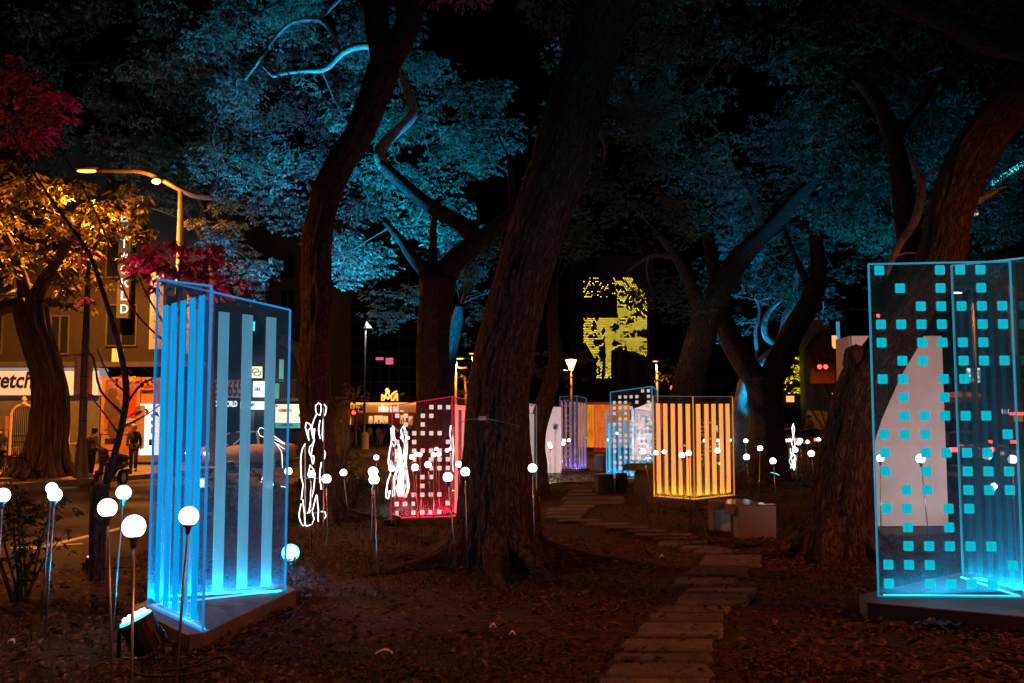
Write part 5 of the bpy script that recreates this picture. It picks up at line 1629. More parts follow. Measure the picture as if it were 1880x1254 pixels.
# J: dark sheet with white squares
t, q1, q2, h, pts = vpanel('dark smoked sheet of white squares, tallest behind the stone table', (1199, 881), (1122, 877), (1208, 875), .1,
    ((1197, 709.5), (1122, 720), (1206, 716)), M['edge_cyan'], M['clear'], thick=.016, ew=.02)
squares(q1[0], q1[1], q1[2], q1[3], ["456", "12346", "01246", "01236", "02", "12456", "0134", "135", "12345", "0126", "02345", "02456", "1234", "0134", "135", "123"], .9, -.137, .955 * h[0], .0605 * h[0], .07 * (pts[0] - pts[1]).length, .034 * h[0], M['sq_white'], hfun=lambda u: h[0] + (h[1] - h[0]) * u)
up_light(t, pts, (0, .5, 1), 6, .1)
# I: cyan stripes and squares
t, q1, q2, h, pts = vpanel('cyan glowing sheets, stripes at left and squares at right, behind the stone table', (1166, 873), (1114, 870), (1205, 868), .1,
    ((1166.4, 750.6), (1114, 760), (1205, 757)), M['edge_cyan'], M['clear_blue'], thick=.018, ew=.024)
strips(q1[0], q1[1], q1[2], q1[3], [.14, .33, .52, .71, .88], .085, .06, (.84 * h[0], .84 * h[1]), M['st_cyan'])
squares(q2[0], q2[1], q2[2], q2[3], ["012", "24", "23", "0123", "04", "123", "0134", "02", "12345"[:3], "0123", "24", "013"], .12, .19, .88 * h[0], .075 * h[0], .09 * (pts[0] - pts[2]).length, .038 * h[0], M['sq_cyan'])
led_bars(t, pts, .1, M['led_cyan'])
up_light(t, pts, (0, .55, 1), 40, .1)
# far red pair, far pink squares, far grey squares
t, q1, q2, h, pts = vpanel('red-tinted sheet partly behind the left edge of the orange striped panel', (1216, 839), (1186, 838), (1228, 837), .1,
    ((1216, 744), (1186, 741), (1228, 746)), M['edge_red'], M['clear_red'], thick=.02, ew=.03)
strips(q1[0], q1[1], q1[2], q1[3], [.2, .5, .8], .2, .06, (.92 * h[0], .92 * h[1]), M['st_red'])
t, q1, q2, h, pts = vpanel('rosy sheet of tiny squares in front of the amber wall', (1128, 829), (1092, 828), (1136, 827), .1,
    ((1128, 745), (1092, 741), (1136, 746)), M['edge_red'], M['clear_red'], thick=.02, ew=.02)
squares(q1[0], q1[1], q1[2], q1[3], ["1234", "01234", "0123", "1234", "01234", "012", "01234", "0134", "01234", "1234"], .12, .19, .93 * h[0], .092 * h[0], .11 * (pts[0] - pts[1]).length, .045 * h[0], M['sq_red'])
up_light(t, pts, (1, .05, .15), 12, .1)
t, q1, q2, h, pts = vpanel('grey sheet of small squares seen through the orange striped panel', (1308, 853), (1271, 851), (1318, 850), .1,
    ((1308, 770), (1271, 771), (1318, 772)), M['edge_white'], M['clear'], thick=.018, ew=.02)
squares(q1[0], q1[1], q1[2], q1[3], PATTERN_D[:10], .92, -.14, .93 * h[0], .09 * h[0], .08 * (pts[0] - pts[1]).length, .045 * h[0], M['sq_grey'])

# ------------------------------------------------------------------ plain white boards
def board(label, pts_px, tops, z, mt, base_m='dark_stone', group='white display boards'):
    ps = [G(x, y, z) for x, y in pts_px]
    c = sum(ps, Vector()) / len(ps)
    t = thing('display_board', label, 'board', (c.x, c.y, 0), group)
    for (a, ta), (b, tb) in zip(list(zip(ps, tops))[:-1], list(zip(ps, tops))[1:]):
        m = MB(); A1, B1 = P(ta[0], ta[1], a.y), P(tb[0], tb[1], b.y)
        m.slab([a, b, Vector((b.x, b.y, B1.z)), Vector((a.x, a.y, A1.z))], .05)
        m.build('panel', mt, t)
        d = (b - a).normalized(); n = Vector((-d.y, d.x, 0))
        m = MB(); m.bar(Vector((a.x, a.y, z / 2 - .03)), Vector((b.x, b.y, z / 2 - .03)), .14, z + .03); m.build('base', M[base_m], t)
        for k in (.12, .88):
            p = a.lerp(b, k); nn = n if n.y > 0 else -n
            m = MB(); m.bar(Vector((p.x, p.y, z + 1.0)) + nn * .03, Vector((p.x, p.y, .0)) + nn * .7, .05); m.build('brace', M['dark_metal'], t)
    return t
board('large white board standing behind the big right-hand trunk', [(1546, 962), (1572, 966), (1740, 965)], [(1546, 624), (1573, 617), (1734, 617)], .14, M['white_board'])
board('pink-white board with a slanted top behind the crooked small tree', [(972, 868), (1031, 868)], [(974, 741), (1031, 748)], .1, M['board_pink_lit'])
board('white board tinted dull pink, seen through the cyan sheet of squares', [(1160, 845), (1206, 845)], [(1160, 752), (1206, 736)], .1, M['board_pink_lit'])

# ------------------------------------------------------------------ rope-light sculptures
def rope(label, Y, strokes_, tf, poles=(), bars=(), r=.0085, depth=.12, seed=1, dup=0, name='rope_light_figure'):
    rr = random.Random(seed)
    pts0 = [P(*tf(*p), Y) for s in strokes_ for p in s]
    cx = sum(p.x for p in pts0) / len(pts0)
    t = thing(name, label, 'light sculpture', (cx, Y, 0), 'rope-light figures')
    for s in list(strokes_) + ([[(x + 7 + 4 * math.sin(.05 * y), y - 4) for x, y in s_] for s_ in strokes_[:dup]] if dup else []):
        dy = rr.uniform(-depth, depth)
        ps = [P(*tf(*p), Y) + Vector((0, dy + rr.uniform(-.02, .02), 0)) for p in s]
        pp, _ = resample(ps, [r] * len(ps), .07)
        pp = [p + Vector((rr.uniform(-.004, .004), rr.uniform(-.01, .01), rr.uniform(-.004, .004))) for p in pp]
        MB().tube(pp, r, 6).build('rope_light', M['rope'], t, smooth=True)
    for (x, y0, y1) in poles:
        a, b = P(*tf(x, y0), Y), P(*tf(x, y1), Y)
        MB().tube([(a.x, Y + .03, a.z), (b.x, Y + .03, -.05)], r * 1.25, 6).build('frame_pole', M['steel'], t)
    for (p, q) in bars:
        MB().tube([P(*tf(*p), Y + .03), P(*tf(*q), Y + .03)], r * .7, 5).build('frame_bar', M['steel'], t)
    return t
rope('white rope-light figure on a pole frame in front of the forked tree', 15.8,
     [[(250, 90), (226, 112), (236, 180), (262, 190), (275, 102), (250, 90)], [(284, 100), (300, 125), (292, 178), (274, 205), (264, 350), (282, 430)],
      [(236, 185), (206, 270), (206, 340), (220, 390), (195, 500), (206, 588), (217, 580), (216, 524), (190, 520), (180, 450), (214, 415), (220, 300)],
      [(150, 250), (140, 290), (160, 350), (174, 400), (165, 310), (190, 290), (181, 262), (150, 250)], [(145, 425), (120, 460), (106, 580), (110, 700), (126, 760), (110, 880)],
      [(284, 480), (296, 500), (285, 552)], [(266, 578), (250, 680), (264, 802)], [(175, 600), (165, 640), (180, 720), (175, 900), (165, 990)], [(165, 990), (205, 960), (240, 838), (255, 960), (250, 1060)],
      [(176, 600), (216, 640), (216, 780), (190, 920), (215, 1040), (200, 1085), (150, 1100), (140, 1000), (130, 880)], [(100, 920), (80, 1030), (110, 1100), (132, 1095)], [(258, 985), (290, 985), (300, 1020), (276, 1062)],
      [(206, 300), (190, 380), (175, 300)], [(270, 230), (258, 300), (270, 380)]],
     lambda x, y: (530 + x / 4.478, 720 + y / 4.478), poles=[(132, 430, 1090), (285, 128, 1066)], bars=[((150, 312), (292, 318)), ((140, 708), (280, 708)), ((140, 996), (275, 990))], seed=3)
tf6 = lambda x, y: (680 + x / 3.92, 700 + y / 3.92)
rope('white rope-light figure crossing the left edge of the red panel', 19.5,
     [[(160, 325), (148, 345), (150, 420), (135, 500), (130, 600), (150, 640), (125, 720), (110, 800), (110, 838), (128, 848), (135, 790)], [(165, 328), (168, 420), (185, 430), (205, 470), (200, 560), (190, 640), (170, 700), (165, 830)],
      [(235, 325), (222, 350), (230, 420), (250, 450), (240, 520), (225, 600), (235, 700), (225, 830)], [(240, 326), (250, 380), (262, 480), (255, 600), (268, 770), (246, 830)],
      [(190, 500), (180, 560), (210, 600), (205, 700), (190, 780), (205, 830)], [(215, 480), (220, 560), (214, 650), (222, 770)], [(150, 420), (170, 470), (190, 430)], [(140, 610), (150, 560), (160, 640)], [(258, 500), (240, 640), (262, 700)]],
     tf6, poles=[(175, 430, 840), (250, 420, 840)], bars=[((150, 600), (255, 590)), ((160, 775), (262, 770))], r=.011, seed=5, dup=6)
rope('thin white rope-light figure at the right end of the red panel', 22.0,
     [[(576, 318), (570, 380), (582, 440), (575, 520), (588, 640)], [(580, 318), (594, 420), (600, 500), (590, 590), (600, 652)], [(585, 430), (592, 520), (580, 600)]], tf6, poles=[(598, 330, 655)], r=.011, seed=6)
def scribble(x0, y0, x1, y1, n, seed, pinch=.5):
    rr = random.Random(seed); out = []
    for k in range(n):
        u = (k + .5) / n
        x = x0 + (x1 - x0) * u; s = []
        ya = y0 + (y1 - y0) * rr.uniform(0, .25); yy = ya
        while yy < y1 - rr.uniform(0, (y1 - y0) * .15):
            s.append((x + rr.uniform(-1, 1) * (x1 - x0) / n * pinch, yy)); yy += (y1 - y0) / rr.uniform(6, 9)
        if len(s) > 1: out.append(s)
    return out
idt = lambda x, y: (x, y)
rope('far white rope-light bundle right of the orange panel', 44, scribble(1355.5, 775, 1367, 841, 4, 2, .8), idt, poles=[(1360, 776, 842)], r=.022, seed=7)
rope('far white rope-light figure with a thin loop on top, behind the bench globes', 33, [[(1456, 778), (1453, 786), (1455, 800), (1452, 812), (1456, 824)], [(1457, 778), (1460, 788), (1458, 802), (1461, 815), (1459, 824)]] + scribble(1448.5, 820, 1465, 866, 5, 4, .9), idt, poles=[(1450, 822, 866), (1464, 822, 866)], r=.014, seed=8)
rope('white rope-light outline seen through the right-hand blue sheet', 20,
     [[(605, 845), (580, 828), (552, 830), (538, 865), (555, 910), (590, 925), (612, 905)], [(715, 915), (760, 945), (825, 990)], [(722, 945), (770, 975), (828, 1000)], [(715, 980), (760, 1005), (826, 1050)], [(716, 1000), (770, 1070), (778, 1160), (782, 1250)],
      [(560, 1400), (585, 1330), (620, 1380), (640, 1450)], [(770, 1440), (820, 1448), (832, 1450)]],
     lambda x, y: (380 + x / 5.7, 640 + y / 5.7), poles=[(700, 930, 1430)], r=.009, seed=9)

# ------------------------------------------------------------------ globe lamps on thin stems
gm = MB().sphere((0, 0, 0), .05, 20, 12).mesh('globe', True); gm.materials.append(M['globe'])
cm = MB().lathe([(.011, -.09), (.016, -.06), (.028, -.048), (.03, -.036)], (0, 0, 0), 10).mesh('collar', True); cm.materials.append(M['steel'])
sm = MB().lathe([(.0075, 0), (.0075, 1)], (0, 0, 0), 7).mesh('stem', True); sm.materials.append(M['steel'])
CL = {
 'a': 'at the far left beside the kerb shrub', 'b': 'between the stump post and the striped blue sheets', 'c': 'in front of the left blue sheet',
 'd': 'by the rope-light figure at the forked tree', 'e': 'in the close pair left of the red panel', 'f': 'in front of the red panel', 'g': 'behind the red panel',
 'h': 'at the left flank of the middle trunk', 'i': 'at the right flank of the middle trunk', 'j': 'in front of the pink-white board', 'k': 'among the small panels beyond the stone table',
 'l': 'before the left half of the orange panel', 'm': 'beyond the right half of the orange panel', 'n': 'right of the orange panel', 'o': 'beyond the bench', 'p': 'beside the far looped rope figure', 'q': 'left of the big right-hand trunk', 'r': 'seen through the sheet of cyan squares'}
# (x, y, diameter or 0, base x or None, base y or None, cluster)
GL = [(8, 909, 26, -2, None, 'a'), (92, 897, 21, 75, 1140, 'a'), (103, 908, 25, 82, 1168, 'a'), (200, 932, 34, 222, None, 'b'), (224, 905, 27, 204, 1190, 'b'), (249, 966, 42, 253, None, 'b'), (349, 947, 35, 326, None, 'c'),
      (492, 890, 17, 498, None, 'd'), (530, 865, 14, 530, None, 'd'), (571, 871, 14, 574, None, 'd'), (600, 879, 17, 602, 1040, 'd'), (630, 868, 13, 641, 960, 'd'), (367, 887, 16, 366, None, 'd'),  # last entry is a globe's reflection, built as an added lamp
      (685.5, 866, 18, 680, 1052, 'e'), (686, 880.5, 19, 695, 1092, 'e'), (691, 840, 10, 695, 945, 'e'),
      (719.5, 860, 12, 729, 998, 'f'), (761.6, 858.7, 13.5, 776, 1006, 'f'), (786, 853, 12.5, 799, 986, 'f'), (822, 876.5, 18, 841, 1074, 'f'), (756.5, 839, 9.5, 768, None, 'g'), (763.7, 834, 8.5, 766, None, 'g'), (770.5, 834.7, 8.5, 775, None, 'g'),
      (796, 835, 9, 797, None, 'g'), (805.5, 834, 9.5, 807, None, 'g'), (801, 824.5, 7, 802, None, 'g'), (803, 815.5, 6, 803, None, 'g'), (821, 827, 7, 818, None, 'g'), (827, 824.5, 7, 828, None, 'g'), (738, 803, 6.5, 739, None, 'g'), (749, 804, 6.5, 748, None, 'g'), (767, 801.5, 6.5, 768, None, 'g'),
      (842.5, 852.5, 12, 840, None, 'h'), (854, 866.6, 17, 859, 1062, 'h'), (977.7, 859.4, 16.5, 983, 1058, 'i'), (962.5, 831, 9, 972, 905, 'i'), (963, 823.5, 7, 966, None, 'i'),
      (997.7, 821.6, 7, 1001.5, 892, 'j'), (1008.8, 815, 6.5, 1008, 880, 'j'), (1010.5, 820, 7, 1012, 890, 'j'), (1035.7, 809, 6, 1036, None, 'j'), (1034.3, 814.5, 7, 1030, 878, 'j'), (1044.6, 808.5, 6, 1045, None, 'j'),
      (1117.5, 807.7, 5.5, 1118, None, 'k'), (1133, 795.5, 5, 1134, None, 'k'), (1167.7, 797.4, 5, 1168, None, 'k'), (1173, 804, 5, 1173, None, 'k'), (1181, 828.6, 9.5, 1200.5, 931, 'k'), (1205, 831.6, 8.5, 1206, None, 'k'), (1219, 829.7, 7, 1220, None, 'k'),
      (1251.7, 835.7, 11, 1256.5, 949, 'l'), (1264, 832, 10.5, 1266, None, 'l'), (1259, 804.5, 5.5, 1259, None, 'l'), (1271, 807, 5.5, 1271, None, 'l'),
      (1293.7, 809, 6, 1294, None, 'm'), (1316.8, 827.5, 10, 1319, None, 'm'), (1318.7, 809, 6, 1318, None, 'm'), (1323.6, 815, 8, 1324, None, 'm'), (1324.6, 821.3, 8, 1327, None, 'm'), (1339.5, 808.3, 6, 1340, None, 'm'), (1345.8, 802.9, 4.5, 1346, None, 'm'), (1283, 801, 4.5, 1283, None, 'm'),
      (1369, 809.5, 8, 1367, None, 'n'), (1382.7, 806, 6.5, 1386, None, 'n'), (1394, 809.5, 6.5, 1396, None, 'n'), (1401, 809, 8, 1403, None, 'n'), (1395, 823, 10, 1393, 921, 'n'), (1371, 839.3, 11.5, 1376, 906, 'n'),
      (1418.6, 846.3, 11.5, 1429, 950, 'o'), (1429.8, 809.5, 8, 1431, None, 'o'), (1437, 808.8, 8, 1438, None, 'o'), (1443, 809, 6.5, 1445, None, 'o'), (1449, 808.4, 6.5, 1449, None, 'o'),
      (1459.6, 826, 10, 1463, 905, 'p'), (1466.7, 813.3, 8.5, 1469, None, 'p'), (1469, 809, 9, 1472, None, 'p'), (1483, 811.2, 6.5, 1482, None, 'p'), (1489, 832.6, 12, 1497, 905, 'q'), (1503, 806.7, 7, 1503, None, 'q'), (1509.5, 809, 7, 1509, None, 'q'),
      (1615, 841.5, 13.5, 1613, None, 'r'), (1680, 838.7, 15, 1681, 965, 'r'), (1689, 842, 17, 1706, 995, 'r'), (1815, 837, 16, 1815, None, 'r'), (1857, 843.5, 16.5, 1858, None, 'r')]
ORD = ['leftmost', 'second from the left', 'third from the left', 'fourth from the left', 'fifth from the left', 'sixth from the left', 'seventh from the left', 'eighth from the left', 'ninth from the left', 'tenth from the left', 'eleventh from the left', 'twelfth from the left', 'thirteenth from the left', 'fourteenth from the left']
by_c = {}
for g in GL: by_c.setdefault(g[5], []).append(g)
proto = None
for c, gs in by_c.items():
    gs.sort(key=lambda g: g[0])
    for i, (x, y, dia, bx, byy, _) in enumerate(gs):
        if byy: b = G(bx, byy); Y = b.y
        else: Y = min(60, max(4.0, .1 * FPX / dia)) if dia > 12 else .49 * FPX / max(9.0, y - YH + 0.0)
        head = P(x, y, Y)
        if byy:
            base = b
        else:
            base = Vector((P(bx if bx is not None else x, y, Y).x, Y, 0))
            if dia <= 12: head = P(x, y, Y)
        base.z = gz(base.x, base.y) - .01
        head.y = base.y + (0.03 if i % 2 else -.02)
        d = head - base
        L = d.length
        lab = 'white globe lamp ' + CL[c] + ((', ' + ORD[i]) if len(gs) > 1 else '')
        q = d.to_track_quat('Z', 'Y')
        if proto is None:
            proto = thing('globe_lamp', lab, 'globe lamp', tuple(base), 'white globe lamps on stems')
            s_ = link('stem', sm, None, proto); g_ = link('globe', gm, None, proto); c_ = link('collar', cm, None, s_)
            r_ = proto
        else:
            r_ = copy_thing(proto, base, lab)
        r_.rotation_euler = q.to_euler()
        s_ = [k for k in r_.children if k.name.startswith('stem')][0]
        g_ = [k for k in r_.children if k.name.startswith('globe')][0]
        s_.scale = (1, 1, L - .05)
        g_.location = (0, 0, L)
        k_ = (dia / FPX * Y) / .1 if dia else 1
        k_ = max(.8, min(1.6, k_))
        g_.scale = (k_, k_, k_)
        for cc_ in s_.children:
            cc_.scale = (k_, k_, 1 / (L - .05) * k_); cc_.location = (0, 0, L / (L - .05))

# ------------------------------------------------------------------ floodlights
def flood(label, base, target, lens, col, power, angle=60, scale=1.0, blend=.6, leds=False):
    t = thing('floodlight', label, 'floodlight', tuple(base), 'ground floodlights')
    d = (Vector(target) - Vector(base)).normalized()
    q = d.to_track_quat('Z', 'Y').to_matrix().to_4x4()
    c = Vector(base) + Vector((0, 0, .2 * scale))
    def place(mb):
        for i, v in enumerate(mb.v):
            mb.v[i] = tuple(c + q @ (Vector(v) * scale))
        return mb
    m = MB().lathe([(.05, -.16), (.10, -.15), (.115, -.05), (.12, .06), (.125, .07), (.125, .085), (.112, .085), (.112, .06)], (0, 0, 0), 20)
    place(m).build('housing', M['black'], t, smooth=False)
    for k in range(8):
        a = k * math.pi / 4
        m = MB(); m.box((math.cos(a) * .11, math.sin(a) * .11, -.08), (.03, .008, .1), a); place(m).build('cooling_fin', M['black'], t)
    m = MB().lathe([(.112, .084), (.108, .1), (.06, .115), (.001, .12)], (0, 0, 0), 20)
    place(m).build('lens', lens, t)
    if leds:
        m = MB()
        for rr_, nn in ((.07, 10), (.035, 5)):
            for k in range(nn):
                a = 2 * math.pi * k / nn
                m.lathe([(.013, .1), (.012, .125), (.001, .128)], (math.cos(a) * rr_, math.sin(a) * rr_, 0), 8)
        tag(place(m).build('led_cluster', M['globe'], t), kind='stuff')
    m = MB()
    for s in (-1, 1):
        m.bar(c + Vector((s * .15 * scale, 0, 0)), Vector(base) + Vector((s * .15 * scale, 0, .01)), .025 * scale, .01)
    m.bar(Vector(base) + Vector((-.16 * scale, 0, .01)), Vector(base) + Vector((.16 * scale, 0, .01)), .03, .012)
    m.build('yoke', M['black'], t)
    m = MB(); m.tube([Vector(base) + Vector((.05, .1, .02)), Vector(base) + Vector((.25, .25, .02)), Vector(base) + Vector((.4, .2, .015))], .008, 5); m.build('cable', M['rubber'], t)
    l = lamp('SPOT', 'flood_beam', tuple(c + d * .2 * scale), col, power, t, target, angle, blend, .06)
    return t
A_t = P(350, 760, 7.6)
flood('cyan floodlight at lower left tilted up at the blue striped sheets', G(258, 1212), G(258, 1212) + Vector((-1.25, -.3, 2.6)), M['flood_cyan'], CYAN, 90, 150, 1.0, leds=True)
flood('round cyan floodlight facing the viewer right of the blue striped sheets', P(534, 1017, 12.0) * 1 - Vector((0, 0, .19)), P(470, 900, 7.8), glow('cyan rim lens', (.1, .9, .95), 1.6), CYAN, 130, 70, .95, leds=True)
flood('cyan floodlight on the grass left of the big right-hand trunk', G(1421, 893), P(1600, 330, 27), M['flood_cyan'], (0, .36, .75), 1700, 34, 1.1)
flood('cyan floodlight behind the fork-trunked tree', Vector((P(1415, 780, 30.3).x, 30.3, 0)), P(1425, 400, 32.5), M['flood_cyan'], (0, .38, .72), 3200, 70, 1.1)
flood('small cyan floodlight behind the orange striped panel', G(1322, 869), P(1380, 610, 31.5), M['flood_cyan'], (0.02, .38, 1.0), 7000, 55, 1.1)
flood('small floodlight with a red lens at the left end of the red panel', G(726, 968), P(760, 850, 16.2), M['flood_red'], (1, .04, .06), 60, 60, .6)
flood('floodlight with white lens added behind the red panel for a reflected burst', G(735, 915), P(800, 780, 16.5), M['globe'], (.9, 1, 1), 120, 60, 1.0)  # reflection of a flood, modelled as an extra fixture
# the floodlights that wash the crowns stand behind the trunks and shrubs
flood('cyan floodlight behind the round shrub aimed into the left crown', G(660, 905), P(560, 120, 28), M['flood_cyan'], (0, .39, .66), 23000, 66, 1.1)
flood('cyan floodlight at the foot of the blue-lit tree', Vector((P(760, 780, 25.5).x, 25.5, 0)), P(770, 260, 28), M['flood_cyan'], (0, .34, .8), 14000, 70, 1.1)
flood('blue floodlight behind the forked tree aimed at the lower leaves', Vector((P(560, 780, 24).x, 24, 0)), P(520, 340, 28), M['flood_cyan'], (.14, .2, 1), 9000, 50, 1.1)
flood('cyan floodlight behind the slim red trunk', Vector((P(800, 780, 31).x, 31, 0)), P(740, 560, 32), M['flood_cyan'], (0, .42, .8), 2600, 75, 1.1)
flood('cyan floodlight behind the large white board', Vector((P(1556, 780, 21).x, 21, 0)), P(1580, 150, 23.5), M['flood_cyan'], (0, .38, .7), 3400, 70, 1.1)
flood('pale floodlight low behind the left kerb aimed into the far crown', Vector((P(425, 780, 34).x, 34, 0)), P(340, 230, 39), M['flood_cyan'], (.06, .42, .62), 5200, 60, 1.1)
flood('magenta floodlight tucked behind the cut-off stump', Vector((P(177, 780, 11.0).x, 11.0, 0)), P(325, 430, 11.3), glow('magenta lens', (1, .05, .4), 6), (1, .03, .30), 1700, 58, .55)
flood('added unseen floodlight outside the frame brightening the large white board', Vector((7.4, 11.3, 0)), (5.4, 14.3, 1.5), M['shop_white'], (.92, .9, .95), 190, 64, 1.0)  # made-up lamp out of view, added to brighten the board
flood('added pale floodlight behind the crooked small tree brightening the pink-white board', Vector((P(987, 780, 26.5).x, 26.5, 0)), P(1010, 800, 32), M['shop_white'], (1, .78, .8), 900, 75, 1.0)  # hidden fixture added so that this board shows bright
flood('added pale floodlight behind the orange panel brightening the pink-tinted board', Vector((P(1224, 780, 39).x, 39, 0)), P(1180, 800, 45), M['shop_white'], (1, .7, .65), 1500, 75, 1.0)  # extra lamp put out of sight to lift the far board
flood('faint grey floodlight behind the slanting tree', Vector((P(1180, 780, 25).x, 25.0, 0)), P(1180, 350, 26), M['globe'], (.55, .72, .75), 150, 75, .9)

# ------------------------------------------------------------------ street lamps and signals
def street_lamp(label, foot, top_px, arm, head, Y, power, col=SODIUM, pole_r=.09, headlen=.8, lens='lamp_sodium', down=True, extra=(), cone=150):
    top = P(*top_px, Y)
    foot = (top.x, foot[1], foot[2])
    t = thing('street_lamp', label, 'street lamp', tuple(foot), 'street lamps')
    m = MB(); m.tube([Vector(foot) + Vector((0, 0, -.1)), Vector(foot) + Vector((0, 0, .9)), Vector(foot) + Vector((0, 0, 1.0)), (foot[0], foot[1], top.z)], [pole_r * 1.5, pole_r * 1.4, pole_r, pole_r * .75], 12); m.build('pole', M['pole'], t, smooth=True)
    ap = [P(x, y, Y) for x, y in arm]
    pp, rr_ = resample(ap, [pole_r * .6] * len(ap), .3)
    if len(ap) > 1:
        m = MB(); m.tube(pp, rr_, 8); m.build('arm', M['pole'], t, smooth=True)
    hc = P(*head, Y)
    s = headlen
    m = MB().sphere(hc + Vector((0, 0, .06)), s / 2, 14, 8, (1, .36, .2)); m.build('lamp_head', M['pole'], t, smooth=True)
    m = MB().sphere(hc - Vector((0, 0, .02)), s / 2 * .86, 14, 8, (1, .34, .17)); m.build('lens', M[lens], t, smooth=True)
    lamp('SPOT', 'lamp_light', tuple(hc - Vector((0, 0, .28))), col, power, t, tuple(hc - Vector((0, 0, 5))), cone, .5, .15)
    return t
t = street_lamp('tall street lamp with a long bent arm glowing orange over the left street', (P(333, 780, 34).x, 34, 0), (333, 352), [(400, 364), (365, 362), (336, 352), (300, 332), (262, 316), (215, 314), (178, 313)], (160, 313), 34, 13000, pole_r=.14, headlen=.85, cone=172)
hc = P(287, 333, 33.8)
m = MB().sphere(hc, .13, 12, 8, (1.25, .8, .8)); m.build('small_lamp', M['lamp_sodium'], t, smooth=True)
m = MB(); m.bar(hc + Vector((0, .05, .05)), P(287, 326, 34), .04); m.build('bracket', M['pole'], t)
lamp('POINT', 'lamp_light', tuple(hc - Vector((0, .35, .2))), SODIUM, 350, t, size=.1)
t = street_lamp('orange street lamp seen left of the middle trunk, with short side arms', (P(837, 780, 64).x, 64, -.1), (837, 655), [(866, 659), (852, 657), (846, 658)], (843, 658), 64, 5000, headlen=.7)
for (x0, y0, x1, y1) in ((826, 675, 858, 675), (826, 692, 838, 682), (826, 720, 860, 717), (826, 724, 860, 722)):
    MB().bar(P(x0, y0, 64), P(x1, y1, 64), .09).build('side_arm', M['pole'], t)
t = street_lamp('small orange lamp close right of the short-armed street lamp', (P(868, 780, 74).x, 74, -.1), (868, 651), [(868, 651), (867, 649.5)], (866, 649), 74, 1500, headlen=.5)
t = street_lamp('orange lamp lighting the little tree beside the screen of dots', (P(1206, 780, 72).x, 72, -.1), (1206, 662), [(1206, 662), (1205, 661)], (1204, 663), 72, 3500, headlen=.55)
t = street_lamp('warm lamp glimpsed through the top of the cyan squares', (P(1772, 780, 46).x, 46, -.1), (1785, 532), [(1785, 533), (1775, 533), (1762, 536)], (1758, 537), 46, 1500, lens='lamp_warm', headlen=.5)
t = street_lamp('tall grey street pole with a small triangular white lamp', (P(670, 780, 70).x, 70, -.1), (671, 598), [(671, 600), (674, 584), (684, 576), (692, 575)], (676, 599), 70, 60, (1, .95, .9), lens='shop_white', headlen=.3)
m = MB(); a = P(669, 602, 70); m.slab([a, P(683, 602, 70), P(673, 590, 70)], .1); m.build('triangle_plate', M['shop_white'], t)
for (x, y0, y1) in ((664, 727, 738), (675, 727, 738), (664, 745, 753)):
    m = MB(); pxbox(m, x - 1.6, y0, x + 1.6, y1, 69.8, .2); m.build('signal_box', M['grey_wall'], t)
m = MB(); m.lathe([(.3, -.1), (.28, 1.0), (.12, 1.1)], (P(670, 780, 70).x, 70, 0), 12); m.build('pole_base', M['kerb'], t)
# lantern on a post
Yq = 46
t = thing('lantern_post', 'lantern post with a bright fan-shaped glass head beside the screen of dots', 'street lamp', (P(1049, 780, Yq).x, Yq, 0), 'street lamps')
x = P(1049, 780, Yq).x
m = MB().lathe([(.09, -.05), (.06, .6), (.045, P(0, 682, Yq).z), (.12, P(0, 680, Yq).z)], (x, Yq, 0), 10); m.build('pole', M['pole'], t)
m = MB().lathe([(.09, P(0, 679, Yq).z), (.14, P(0, 672, Yq).z), (.25, P(0, 661, Yq).z)], (x, Yq, 0), 10); m.build('glass', M['lamp_warm'], t)
m = MB().lathe([(.27, P(0, 660.7, Yq).z), (.25, P(0, 659, Yq).z), (.05, P(0, 657, Yq).z)], (x, Yq, 0), 10); m.build('cap', M['pole'], t)
m = MB(); m.bar((x, Yq, P(0, 682, Yq).z), (x - .35, Yq, P(0, 679, Yq).z), .03); m.build('side_arm', M['steel'], t)
lamp('POINT', 'lamp_light', (x, Yq - .5, P(0, 674, Yq).z), SODIUM, 700, t, size=.1)
t = street_lamp('thin grey lamp post with a small white lantern near the maroon canopy', (P(1533, 780, 62).x, 62, -.1), (1533, 640), [(1533, 671), (1526, 671)], (1531, 722), 62, 90, (1, .9, .8), pole_r=.06, lens='shop_white', headlen=.3)
t2 = street_lamp('sodium lamp beside the top of the maroon canopy', (P(1541, 780, 84).x, 84, -.1), (1541, 626), [(1541, 626), (1540, 627)], (1540, 628), 84, 1800, headlen=.5)
# the lamps of the two streets behind the viewer
def plain_lamp(label, x, y, hgt, reach, power, col=(1, .26, .08), cone=165):
    t = thing('street_lamp', label, 'street lamp', (x, y, 0), 'street lamps')
    m = MB(); m.tube([(x, y, -.2), (x, y, 1), (x, y, hgt)], [.14, .1, .07], 10); m.build('pole', M['pole'], t)
    m = MB(); m.tube([(x, y, hgt - .05), (x + reach * .4, y, hgt + .3), (x + reach, y, hgt + .3)], .05, 8); m.build('arm', M['pole'], t)
    m = MB().sphere((x + reach, y, hgt + .28), .4, 12, 8, (1, .4, .2)); m.build('lamp_head', M['pole'], t)
    m = MB().sphere((x + reach, y, hgt + .22), .34, 12, 8, (1, .36, .16)); m.build('lens', M['lamp_sodium'], t)
    lamp('SPOT', 'lamp_light', (x + reach, y, hgt - .02), col, power, t, (x + reach, y, 0), cone, .4, .2)
plain_lamp('park lamp behind the viewer', 2.6, -13.0, 6.5, -1.0, 1500, (1, .34, .22))
plain_lamp('street lamp on the right-hand street beside the right panel', 14.0, 4.5, 7.5, -1.8, 3200, (1, .2, .05))
plain_lamp('street lamp on the left-hand street outside the frame', -14.0, 15.0, 7.5, 1.6, 2600)

